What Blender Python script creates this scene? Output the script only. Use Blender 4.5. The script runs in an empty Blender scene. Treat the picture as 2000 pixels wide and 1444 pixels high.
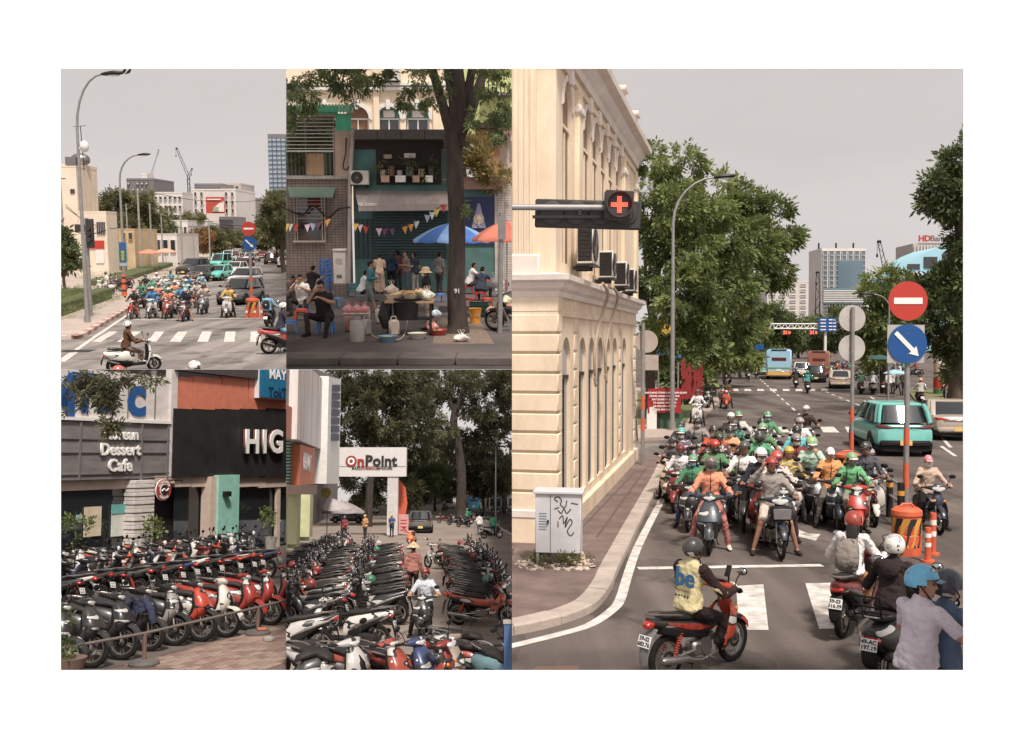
import bpy,math,random
import numpy as np
from mathutils import Vector,Matrix,Euler
from mathutils.geometry import tessellate_polygon
R = math.radians
random.seed(7)
np.random.seed(7)
scn = bpy.context.scene
COL = scn.collection
# ---------------------------------------------------------------- camera
FPX = 2000.0                       # focal length in photograph pixels (2000 wide)
CAMZ = 4.0
cam_d = bpy.data.cameras.new('camera')
cam_d.sensor_width = 36.0
cam_d.lens = 36.0 * FPX / 2000.0
cam_d.clip_start = 0.1
cam_d.clip_end = 6000
cam = bpy.data.objects.new('camera',cam_d)
COL.objects.link(cam)
cam.location = (0,0,CAMZ)
cam.rotation_euler = (R(90),0,0)
scn.camera = cam
# ---------------------------------------------------------------- daylight: bright hazy sky and a soft high sun
SUN_EL,SUN_AZ = R(57),R(162)     # azimuth measured clockwise from the view direction
world = bpy.data.worlds.new('World')
scn.world = world
world.use_nodes = True
wn,wl = world.node_tree.nodes,world.node_tree.links
bg = wn['Background']
tc = wn.new('ShaderNodeTexCoord')
sx = wn.new('ShaderNodeSeparateXYZ'); wl.new(tc.outputs['Generated'],sx.inputs[0])
ab = wn.new('ShaderNodeMath'); ab.operation = 'ABSOLUTE'; wl.new(sx.outputs[2],ab.inputs[0])
mx = wn.new('ShaderNodeMath'); mx.operation = 'MAXIMUM'; mx.inputs[1].default_value = 0.28; wl.new(ab.outputs[0],mx.inputs[0])
cx = wn.new('ShaderNodeCombineXYZ')
wl.new(sx.outputs[0],cx.inputs[0]); wl.new(sx.outputs[1],cx.inputs[1]); wl.new(mx.outputs[0],cx.inputs[2])
sky = wn.new('ShaderNodeTexSky')
sky.sky_type = 'NISHITA'
sky.sun_disc = False
sky.sun_elevation = SUN_EL
sky.sun_rotation = SUN_AZ
sky.air_density = 1.0; sky.dust_density = 6.0; sky.ozone_density = 1.0
wl.new(cx.outputs[0],sky.inputs[0])
hs = wn.new('ShaderNodeHueSaturation'); hs.inputs['Saturation'].default_value = 0.0
wl.new(sky.outputs[0],hs.inputs['Color'])
hz = wn.new('ShaderNodeMixRGB'); hz.blend_type = 'MIX'; hz.inputs[0].default_value = 0.62   # thick even haze over the whole sky
hz.inputs[2].default_value = (5.2,5.2,5.2,1)
wl.new(hs.outputs[0],hz.inputs[1])
tn = wn.new('ShaderNodeMixRGB'); tn.blend_type = 'MULTIPLY'; tn.inputs[0].default_value = 1
tn.inputs[2].default_value = (1.0,0.932,0.912,1)
wl.new(hz.outputs[0],tn.inputs[1])
# the haze thickens towards the horizon, with faint cloud banks
gr = wn.new('ShaderNodeMapRange'); gr.inputs[1].default_value = 0.0; gr.inputs[2].default_value = 0.6; gr.inputs[3].default_value = 1.16; gr.inputs[4].default_value = 0.9
wl.new(ab.outputs[0],gr.inputs[0])
mp = wn.new('ShaderNodeMapping'); mp.inputs['Scale'].default_value = (1.6,1.6,6.0); wl.new(tc.outputs['Generated'],mp.inputs[0])
cn_ = wn.new('ShaderNodeTexNoise'); cn_.inputs['Scale'].default_value = 2.2; cn_.inputs['Detail'].default_value = 5; wl.new(mp.outputs[0],cn_.inputs['Vector'])
cr_ = wn.new('ShaderNodeMapRange'); cr_.inputs[1].default_value = 0.3; cr_.inputs[2].default_value = 0.7; cr_.inputs[3].default_value = 0.955; cr_.inputs[4].default_value = 1.045; wl.new(cn_.outputs[0],cr_.inputs[0])
m1 = wn.new('ShaderNodeMath'); m1.operation = 'MULTIPLY'; wl.new(gr.outputs[0],m1.inputs[0]); wl.new(cr_.outputs[0],m1.inputs[1])
vm = wn.new('ShaderNodeVectorMath'); vm.operation = 'SCALE'; wl.new(tn.outputs[0],vm.inputs[0]); wl.new(m1.outputs[0],vm.inputs['Scale']); wl.new(vm.outputs[0],bg.inputs['Color'])
bg.inputs['Strength'].default_value = 0.1
sun_d = bpy.data.lights.new('sun','SUN')
sun_d.energy = 3.1
sun_d.angle = R(8)
sun_d.color = (1.0,0.93,0.84)
sun = bpy.data.objects.new('sun',sun_d)
COL.objects.link(sun)
_sd = Vector((math.sin(SUN_AZ) * math.cos(SUN_EL),math.cos(SUN_AZ) * math.cos(SUN_EL),math.sin(SUN_EL)))
sun.rotation_euler = _sd.to_track_quat('Z','Y').to_euler()
vs = scn.view_settings
vs.view_transform = 'Standard'; vs.look = 'None'; vs.gamma = 1; vs.use_curve_mapping = False
vs.exposure = 0.5
scn.cycles.max_bounces = 6
scn.cycles.transparent_max_bounces = 8
# ---------------------------------------------------------------- the five places: each has its own level, eye height and scale
class Frame:
 def __init__(s,name,H,h,sc,u0=None,u1=None,v0=None,v1=None):
  s.name,s.H,s.h,s.s = name,H,h,sc
  s.a = math.atan((722 - H) / FPX)
  s.T = Matrix.Translation((0,0,CAMZ)) @ Matrix.Rotation(s.a,4,'X') @ Matrix.Scale(sc,4) @ Matrix.Translation((0,0,-h))
  s.Ri = Matrix.Rotation(-s.a,3,'X')
  s.b = (u0,u1,v0,v1)
 def ray(s,u,v):
  return s.Ri @ Vector(((u - 1000) / FPX,1,(722 - v) / FPX))
 def g(s,u,v,z=0.0):
  d = s.ray(u,v); t = (z - s.h) / d.z
  return Vector((d.x * t,d.y * t,z))
 def at(s,u,v,y):
  d = s.ray(u,v); t = y / d.y
  return Vector((d.x * t,y,s.h + d.z * t))
 def z(s,v,y):
  return s.at(1000,v,y).z
 def x(s,u,y,v=None):
  return s.at(u,s.H if v is None else v,y).x
P1 = Frame('street',460,4.4,1.6,u1=559.0,v1=721.5)
P2 = Frame('stall',426,3.0,6.2,u0=559.0,u1=1000,v1=721.5)
P3 = Frame('cafe',890,4.1,1.0,u1=559.0,v0=722)
P4 = Frame('lot',964,3.2,1.0,u0=559.0,u1=1000,v0=722)
P5 = Frame('junction',662,4.0,1.0,u0=1000)
CUR = [P5]
KIDS,OWNER = {},{}
# ---------------------------------------------------------------- materials
MATS = {}
def lin(c,sat=.84):
 g_ = .3 * c[0] + .59 * c[1] + .11 * c[2]; c = [g_ + (x - g_) * sat for x in c]
 return tuple(((x / 255.0) / 12.92 if x <= 10 else ((x / 255.0 + 0.055) / 1.055) ** 2.4) for x in c)
def mat(name,col=(0.5,0.5,0.5),rough=0.6,metal=0.0,var=0.0,scale=4.0,bump=0.0,bscale=None,objcol=False,emit=0,spec=0.5,coat=0.0,var2=None,trans=0.0,stretch=None,bdist=.02):
 if name in MATS: return MATS[name]
 m = bpy.data.materials.new(name); m.use_nodes = True
 n,l = m.node_tree.nodes,m.node_tree.links
 b = n['Principled BSDF']
 b.inputs['Roughness'].default_value = rough
 b.inputs['Metallic'].default_value = metal
 b.inputs['Specular IOR Level'].default_value = spec
 b.inputs['Coat Weight'].default_value = coat
 col4 = tuple(col[:3]) + (1,)
 b.inputs['Base Color'].default_value = col4
 src = None
 if objcol:
  oi = n.new('ShaderNodeObjectInfo'); src = oi.outputs['Color']
 if var or bump:
  co = n.new('ShaderNodeTexCoord')
  vec = co.outputs['Object']
  if stretch:
   mp = n.new('ShaderNodeMapping'); mp.inputs['Scale'].default_value = stretch
   l.new(vec,mp.inputs[0]); vec = mp.outputs[0]
  nz = n.new('ShaderNodeTexNoise'); nz.inputs['Scale'].default_value = scale
  nz.inputs['Detail'].default_value = 6; nz.inputs['Roughness'].default_value = 0.65
  l.new(vec,nz.inputs['Vector'])
  if var:
   mr = n.new('ShaderNodeMapRange'); mr.inputs[1].default_value = 0.3; mr.inputs[2].default_value = 0.7
   l.new(nz.outputs[0],mr.inputs[0])
   mixn = n.new('ShaderNodeMixRGB'); mixn.blend_type = 'MIX'
   l.new(mr.outputs[0],mixn.inputs[0])
   if src is None:
    c2 = var2 if var2 else tuple(c * (1 - var) for c in col[:3])
    mixn.inputs[1].default_value = tuple(c2) + (1,)
    mixn.inputs[2].default_value = tuple(min(1,c * (1 + var * 0.6)) for c in col[:3]) + (1,)
    src = mixn.outputs[0]
   else:
    mu = n.new('ShaderNodeMixRGB'); mu.blend_type = 'MULTIPLY'; mu.inputs[0].default_value = 1
    mixn.inputs[1].default_value = (1 - var,) * 3 + (1,); mixn.inputs[2].default_value = (1,1,1,1)
    l.new(src,mu.inputs[1]); l.new(mixn.outputs[0],mu.inputs[2]); src = mu.outputs[0]
   ro = n.new('ShaderNodeMapRange'); ro.inputs[3].default_value = max(0.05,rough - 0.08); ro.inputs[4].default_value = min(1,rough + 0.1)
   l.new(nz.outputs[0],ro.inputs[0]); l.new(ro.outputs[0],b.inputs['Roughness'])
  if bump:
   nb = n.new('ShaderNodeTexNoise'); nb.inputs['Scale'].default_value = bscale or scale * 6
   nb.inputs['Detail'].default_value = 5
   l.new(vec,nb.inputs['Vector'])
   bp = n.new('ShaderNodeBump'); bp.inputs['Strength'].default_value = bump; bp.inputs['Distance'].default_value = bdist
   l.new(nb.outputs[0],bp.inputs['Height']); l.new(bp.outputs[0],b.inputs['Normal'])
 if src is not None: l.new(src,b.inputs['Base Color'])
 if emit:
  b.inputs['Emission Color'].default_value = col4; b.inputs['Emission Strength'].default_value = emit
 if trans: b.inputs['Transmission Weight'].default_value = trans
 MATS[name] = m
 return m
def cm(rgb,rough=0.6,**k):            # plain painted / plastic / cloth colour from an sRGB triple
 return mat('paint_%02x%02x%02x_%d%s' % (rgb[0],rgb[1],rgb[2],int(rough * 100),''.join(sorted(k))),lin(rgb),rough,var=k.pop('var',0.18),scale=k.pop('scale',3.0),**k)
def printed(rgb,rgb2,scale=16,lo=.52):      # fabric with a printed pattern
 m = mat('print_%02x%02x%02x' % tuple(rgb),lin(rgb),0.9,var=.12,scale=6,bump=1.0,bscale=11,spec=.15,bdist=.05); n,l = m.node_tree.nodes,m.node_tree.links
 b = n['Principled BSDF']; src = b.inputs['Base Color'].links[0].from_socket; tc_ = n.new('ShaderNodeTexCoord'); nz = n.new('ShaderNodeTexNoise'); nz.inputs['Scale'].default_value = scale; nz.inputs['Detail'].default_value = 2; l.new(tc_.outputs['Object'],nz.inputs['Vector'])
 mr = n.new('ShaderNodeMapRange'); mr.inputs[1].default_value = lo; mr.inputs[2].default_value = lo + .04; l.new(nz.outputs[0],mr.inputs[0]); mx_ = n.new('ShaderNodeMixRGB'); mx_.inputs[2].default_value = (*lin(rgb2),1); l.new(mr.outputs[0],mx_.inputs[0]); l.new(src,mx_.inputs[1]); l.new(mx_.outputs[0],b.inputs['Base Color']); return m
def cloth(rgb):
 return mat('cloth_%02x%02x%02x' % tuple(rgb),lin(rgb,.72),0.9,var=0.18,scale=6,bump=1.0,bscale=11,spec=0.15,bdist=.05)
# ---------------------------------------------------------------- mesh builder
class MB:
 def __init__(s): s.v,s.f,s.m,s.mi = [],[],[],0
 def add(s,vs,fs):
  o = len(s.v); s.v.extend(tuple(p) for p in vs)
  for f in fs: s.f.append(tuple(i + o for i in f)); s.m.append(s.mi)
 def quad(s,*p): s.add(p,[tuple(range(len(p)))])
 def box(s,c,d,rot=None,bev=0.0):
  hx,hy,hz = d[0] / 2,d[1] / 2,d[2] / 2
  if bev <= 0:
   vs = [Vector((x * hx,y * hy,z * hz)) for x in (-1,1) for y in (-1,1) for z in (-1,1)]
   fs = [(0,1,3,2),(4,6,7,5),(0,4,5,1),(2,3,7,6),(0,2,6,4),(1,5,7,3)]
  else:
   b = min(bev,hx * .95,hy * .95,hz * .95); vs = []
   for x in (-1,1):
    for y in (-1,1):
     for z in (-1,1):
      vs += [Vector((x * hx,y * (hy - b),z * (hz - b))),Vector((x * (hx - b),y * hy,z * (hz - b))),Vector((x * (hx - b),y * (hy - b),z * hz))]
   I = lambda x,y,z,a: ((x * 2 + y) * 2 + z) * 3 + a
   fs = []
   for x in (0,1):
    f = [I(x,0,0,0),I(x,0,1,0),I(x,1,1,0),I(x,1,0,0)]; fs.append(f if x == 0 else f[::-1])
   for y in (0,1):
    f = [I(0,y,0,1),I(1,y,0,1),I(1,y,1,1),I(0,y,1,1)]; fs.append(f if y == 0 else f[::-1])
   for z in (0,1):
    f = [I(0,0,z,2),I(0,1,z,2),I(1,1,z,2),I(1,0,z,2)]; fs.append(f if z == 0 else f[::-1])
   for x in (0,1):
    for y in (0,1): fs.append([I(x,y,0,0),I(x,y,1,0),I(x,y,1,1),I(x,y,0,1)])
    for z in (0,1): fs.append([I(x,0,z,0),I(x,1,z,0),I(x,1,z,2),I(x,0,z,2)])
   for y in (0,1):
    for z in (0,1): fs.append([I(0,y,z,1),I(1,y,z,1),I(1,y,z,2),I(0,y,z,2)])
   for x in (0,1):
    for y in (0,1):
     for z in (0,1): fs.append([I(x,y,z,0),I(x,y,z,1),I(x,y,z,2)])
  if rot is not None:
   M = rot if isinstance(rot,Matrix) else Euler(rot).to_matrix()
   vs = [M @ p for p in vs]
  c = Vector(c); s.add([p + c for p in vs],fs)
 def loft(s,rings,cap=True,closed=True):
  n = len(rings[0]); vs = [p for r in rings for p in r]; fs = []
  for i in range(len(rings) - 1):
   for j in range(n if closed else n - 1):
    k = (j + 1) % n
    fs.append((i * n + j,i * n + k,(i + 1) * n + k,(i + 1) * n + j))
  if cap and closed:
   fs.append(tuple(range(n - 1,-1,-1))); fs.append(tuple(range((len(rings) - 1) * n,len(rings) * n)))
  s.add(vs,fs)
 def tube(s,pts,r,n=8,cap=True,flat=1.0):
  pts = [Vector(p) for p in pts]; m = len(pts)
  rs = r if isinstance(r,(list,tuple)) else [r] * m
  t = [(pts[min(i + 1,m - 1)] - pts[max(i - 1,0)]).normalized() for i in range(m)]
  up = Vector((0,0,1)) if abs(t[0].z) < 0.9 else Vector((1,0,0))
  a = t[0].cross(up).normalized(); rings = []
  for i in range(m):
   a = (a - t[i] * a.dot(t[i])).normalized(); b = t[i].cross(a)
   rings.append([pts[i] + a * math.cos(2 * math.pi * k / n) * rs[i] + b * math.sin(2 * math.pi * k / n) * rs[i] * flat for k in range(n)])
  s.loft(rings,cap)
 def lathe(s,prof,n=16,M=None,closed=False):
  M = M or Matrix(); rings = []
  for r,z in prof:
   rings.append([M @ Vector((r * math.cos(2 * math.pi * k / n),r * math.sin(2 * math.pi * k / n),z)) for k in range(n)])
  if closed: rings.append(rings[0])
  s.loft(rings,cap=not closed)
 def ell(s,c,r,n=12,m=8,M=None,z0=-1.0,z1=1.0):
  c = Vector(c); M = M or Matrix.Identity(3); rings = []
  for i in range(m + 1):
   z = math.sin(math.asin(z0) + (math.asin(z1) - math.asin(z0)) * i / m); q = math.sqrt(max(1e-4,1 - z * z))
   rings.append([c + M @ Vector((r[0] * q * math.cos(2 * math.pi * k / n),r[1] * q * math.sin(2 * math.pi * k / n),r[2] * z)) for k in range(n)])
  s.loft(rings)
 def prism(s,poly,d,M=None,both=False):     # polygon in XZ extruded along Y from 0 to d
  M = M or Matrix(); n = len(poly)
  a = [M @ Vector((p[0],0,p[1])) for p in poly]; b = [M @ Vector((p[0],d,p[1])) for p in poly]
  tri = tessellate_polygon([[Vector((p[0],p[1],0)) for p in poly]])
  fs = [tuple(t) for t in tri] + [tuple(i + n for i in reversed(t)) for t in tri]
  fs += [(i,(i + 1) % n,n + (i + 1) % n,n + i) for i in range(n)]
  s.add(a + b,fs)
 def xf(s,M,i0=0): s.v[i0:] = [tuple(M @ Vector(p)) for p in s.v[i0:]]
 def mesh(s,name,mats,ang=40):
  me = bpy.data.meshes.new(name); me.from_pydata(s.v,[],s.f)
  for m in mats: me.materials.append(m)
  me.polygons.foreach_set('material_index',s.m)
  finish(me,ang)
  return me
def finish(me,ang):
 me.validate(); me.update()
 import bmesh
 bm = bmesh.new(); bm.from_mesh(me); bmesh.ops.recalc_face_normals(bm,faces=bm.faces); bm.to_mesh(me); bm.free()
 if ang:
  me.polygons.foreach_set('use_smooth',[True] * len(me.polygons))
  me.set_sharp_from_angle(angle=R(ang))
def sring(c,rx,ry,n=14,p=2.6,ax=Vector((1,0,0)),ay=Vector((0,0,1))):
 c = Vector(c); o = []
 for k in range(n):
  t = 2 * math.pi * k / n; x,y = math.cos(t),math.sin(t)
  o.append(c + ax * (rx * math.copysign(abs(x) ** (2 / p),x)) + ay * (ry * math.copysign(abs(y) ** (2 / p),y)))
 return o
# ---------------------------------------------------------------- objects
def link(name,data,parent=None):
 o = bpy.data.objects.new(name,data); COL.objects.link(o)
 if parent is not None:
  o.parent = parent; KIDS.setdefault(parent,[]).append(o)
 else: OWNER[o] = CUR[0]
 return o
def obj(name,mb,mats,parent=None,ang=40):
 if not isinstance(mats,(list,tuple)): mats = [mats]
 me = mb if isinstance(mb,bpy.types.Mesh) else mb.mesh(name,mats,ang)
 o = link(name,me,parent)
 if parent is None: o.matrix_world = CUR[0].T
 return o
def tag(o,label,cat=None,group=None,kind=None):
 if label: o['label'] = label
 if cat: o['category'] = cat
 if group: o['group'] = group
 if kind: o['kind'] = kind
 return o
def struct(name,mb,mats,ang=40,kind='structure',label=None):
 o = obj(name,mb,mats,None,ang); o['kind'] = kind
 if label: o['label'] = label
 return o
def thing(name,label,cat,loc=(0,0,0),rz=0.0,sc=1.0,group=None):
 o = link(name,None); o.empty_display_size = 0.2
 put(o,loc,rz,sc); tag(o,label,cat,group)
 return o
def put(o,loc,rz=0.0,sc=1.0,lean=0.0,pitch=0.0):
 if not isinstance(sc,(tuple,list)): sc = (sc,sc,sc)
 o.matrix_world = OWNER[o].T @ Matrix.Translation(loc) @ Matrix.Rotation(rz,4,'Z') @ Matrix.Rotation(lean,4,'Y') @ Matrix.Rotation(pitch,4,'X') @ Matrix.Diagonal((*sc,1))
 return o
def copy_tree(o,parent=None,skip=()):
 c = o.copy(); COL.objects.link(c)
 if parent is None: OWNER[c] = CUR[0]
 else: c.parent = parent; KIDS.setdefault(parent,[]).append(c)
 for k in KIDS.get(o,[]):
  if k.name.split('.')[0] not in skip: copy_tree(k,c,skip)
 return c
def drop_tree(o):
 for k in KIDS.pop(o,[]): drop_tree(k)
 OWNER.pop(o,None); bpy.data.objects.remove(o)
def kid(o,name):
 return [k for k in KIDS.get(o,[]) if k.name.split('.')[0] == name]
_txt = {}
def text_mesh(s,size,ext=0.01,bold=0.0,align='CENTER',mats=None,space=1.0,shear=0.0):
 cu = bpy.data.curves.new('lettering','FONT'); cu.body = s; cu.size = size; cu.extrude = ext; cu.offset = bold
 cu.align_x = align; cu.align_y = 'CENTER'; cu.resolution_u = 3; cu.space_character = space; cu.shear = shear
 o = bpy.data.objects.new('lettering',cu)
 me = bpy.data.meshes.new_from_object(o)
 bpy.data.objects.remove(o)
 me.materials.clear()
 for m in (mats or []): me.materials.append(m)
 return me
def lettering(s,size,m,M,parent=None,name='lettering',ext=0.01,bold=0.0,align='CENTER',space=1.0,shear=0.0):
 """M places the text: text x -> local x, text y -> local z, facing local -y"""
 me = text_mesh(s,size,ext,bold,align,[m],space,shear)
 me.transform(M @ Matrix.Rotation(R(90),4,'X'))
 o = link(name,me,parent)
 if parent is None: o.matrix_world = CUR[0].T
 return o
ORD = ['','first','second','third','fourth','fifth','sixth','seventh','eighth','ninth','tenth','eleventh','twelfth','thirteenth','fourteenth','fifteenth','sixteenth','seventeenth','eighteenth','nineteenth','twentieth','twenty-first','twenty-second','twenty-third','twenty-fourth','twenty-fifth','twenty-sixth','twenty-seventh','twenty-eighth','twenty-ninth','thirtieth']
# ---------------------------------------------------------------- shared materials
CARP = mat('car_paint',objcol=True,rough=0.3,var=0.1,scale=5,coat=0.4)
PAINT = mat('bike_paint',objcol=True,rough=0.36,var=0.22,scale=5,coat=0.25)
def decals(m,sc0=2.4,t0=.6):      # printed flashes on the bodywork, different on every bike
 n,l = m.node_tree.nodes,m.node_tree.links; b = n['Principled BSDF']; src = b.inputs['Base Color'].links[0].from_socket
 tc_ = n.new('ShaderNodeTexCoord'); oi = n.new('ShaderNodeObjectInfo'); mp_ = n.new('ShaderNodeMapping'); mp_.inputs['Scale'].default_value = (2.2,1.0,3.4); mp_.inputs['Rotation'].default_value = (.5,0,0)
 sc_ = n.new('ShaderNodeVectorMath'); sc_.operation = 'ADD'; l.new(tc_.outputs['Object'],sc_.inputs[0]); l.new(oi.outputs['Color'],sc_.inputs[1]); l.new(sc_.outputs[0],mp_.inputs[0])
 nz = n.new('ShaderNodeTexNoise'); nz.inputs['Scale'].default_value = sc0; nz.inputs['Detail'].default_value = 0; l.new(mp_.outputs[0],nz.inputs['Vector'])
 for lo,hi,c in ((t0,t0 + .005,(.022,.021,.021)),(.705,.71,(.5,.48,.46))):
  mr = n.new('ShaderNodeMapRange'); mr.inputs[1].default_value = lo; mr.inputs[2].default_value = hi; l.new(nz.outputs[0],mr.inputs[0])
  mx_ = n.new('ShaderNodeMixRGB'); mx_.inputs[2].default_value = (*c,1); l.new(mr.outputs[0],mx_.inputs[0]); l.new(src,mx_.inputs[1]); src = mx_.outputs[0]
 l.new(src,b.inputs['Base Color'])
decals(PAINT)
BLACKP = mat('black_plastic',lin((30,28,29)),0.6,var=0.3,scale=8,spec=.25)
SEATM = mat('seat_vinyl',lin((46,42,41)),0.6,spec=.3,var=0.3,scale=6,bump=0.15,bscale=60)
RUB = mat('rubber',lin((34,32,31)),0.9,spec=.2,var=0.35,scale=10,bump=0.3,bscale=50)
ALLOY = mat('alloy',lin((150,143,138)),0.35,metal=0.8,var=0.25,scale=8)
CHROME = mat('chrome',lin((205,200,196)),0.16,metal=1.0)
STEEL = mat('galvanised_steel',lin((150,146,143)),0.5,metal=0.35,var=0.2,scale=5)
DKMETAL = mat('dark_metal',lin((54,50,49)),0.5,metal=0.5,var=0.3,scale=9)
LENS = mat('lamp_lens',lin((222,220,216)),0.12,coat=0.6,spec=0.8)
REDLENS = mat('red_lens',lin((190,38,30)),0.2,coat=0.5)
MIRROR = mat('mirror_glass',lin((190,195,198)),0.05,metal=1.0)
GLASS = mat('dark_glass',lin((34,38,42)),0.08,spec=0.8,coat=0.4)
PLATE = mat('plate_white',lin((226,224,220)),0.5)
DIGIT = mat('plate_digit',lin((28,28,30)),0.5)
GREYP = mat('grey_plastic',lin((112,108,106)),0.5,var=0.15)
def wheel(parent,name,y,r,w,kind,mats=None):
 MR = Matrix.Translation((0,y,r)) @ Matrix.Rotation(R(90),4,'Y')
 t = MB()
 t.lathe([(r - .075,-w * .36),(r - .045,-w * .5),(r - .012,-w * .36),(r,0),(r - .012,w * .36),(r - .045,w * .5),(r - .075,w * .36),(r - .082,0)],28,MR,closed=True)
 ty = obj(name,t,RUB,parent)
 m = MB()
 m.lathe([(r - .08,-w * .32),(r - .105,-w * .28),(r - .105,w * .28),(r - .08,w * .32)],28,MR,closed=True)
 m.lathe([(.035,-w * .55),(.035,w * .55),(.005,w * .55),(.005,-w * .55)],12,MR,closed=True)
 if kind == 'spoke':
  for k in range(28):
   a = 2 * math.pi * k / 28; b = a + (0.35 if k % 2 else -0.35); sx = .5 if k % 4 < 2 else -.5
   m.tube([MR @ Vector((.035 * math.cos(b),.035 * math.sin(b),w * sx)),MR @ Vector(((r - .09) * math.cos(a),(r - .09) * math.sin(a),0))],.0028,3,False)
 else:
  for k in range(5):
   a = 2 * math.pi * k / 5
   for da in (-.16,.16):
    m.tube([MR @ Vector((.02 * math.cos(a),.02 * math.sin(a),0)),MR @ Vector(((r - .09) * math.cos(a + da),(r - .09) * math.sin(a + da),0))],[.02,.011],5,False,flat=.7)
 obj('rim',m,ALLOY,ty)
 d = MB(); d.lathe([(.095,w * .5),(.095,w * .5 + .006),(.055,w * .5 + .006),(.055,w * .5)],18,MR,closed=True)
 obj('brake_disc',d,CHROME if kind != 'spoke' else DKMETAL,ty)
 return ty
def mirrors(t,z,y,x=.22,r=.0):
 for s in (-1,1):
  m = MB(); m.tube([(s * x,y,z),(s * (x + .03),y - .01,z + .1),(s * (x + .10),y - .03,z + .19)],.007,6)
  C = Vector((s * (x + .13),y - .03,z + .225)); M = Matrix.Rotation(R(8 * s),3,'Z') @ Matrix.Rotation(R(-8),3,'X')
  m.ell(C,(.075,.024,.048),12,6,M)
  h = obj('mirror',m,BLACKP,t)
  g = MB(); g.ell(C + Vector((0,-.016,0)),(.064,.012,.038),12,6,M)
  obj('mirror_glass',g,MIRROR,h)
def plate(t,y,z,tilt,digits=True,txt=None,w=.19,h=.14):
 M = Matrix.Translation((0,y,z)) @ Matrix.Rotation(tilt,4,'X')
 m = MB(); m.box((0,0,0),(w,.006,h),bev=.004); m.xf(M)
 p = obj('number_plate',m,PLATE,t)
 if txt:
  for i,s in enumerate(txt):
   lettering(s,.066,DIGIT,M @ Matrix.Translation((0,-.0045,.032 - .064 * i)),p,'plate_characters',.001,.0025,space=1.0)
 else:
  g = MB(); rnd = random.Random(3)
  for row,n in ((.03,5),(-.032,6)):
   for k in range(n):
    x = (k - (n - 1) / 2) * .027
    if row > 0 and k == 2: g.box((x,-.004,row),(.012,.002,.006)); continue
    g.box((x - .006,-.004,row),(.005,.002,.042)); 
    g.box((x + .006,-.004,row + rnd.choice((-.01,0,.01))),(.005,.002,.026)); g.box((x,-.004,row + rnd.choice((-.018,0,.018))),(.014,.002,.006))
  g.xf(M); obj('plate_characters',g,DIGIT,p)
 return p
def stand(t):
 m = MB()
 for s in (-1,1): m.tube([(s * .08,-.22,.25),(s * .13,-.3,.02),(s * .16,-.32,.015)],.011,6)
 m.tube([(-.1,-.25,.17),(.1,-.25,.17)],.01,6)
 obj('centre_stand',m,DKMETAL,t)
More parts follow.
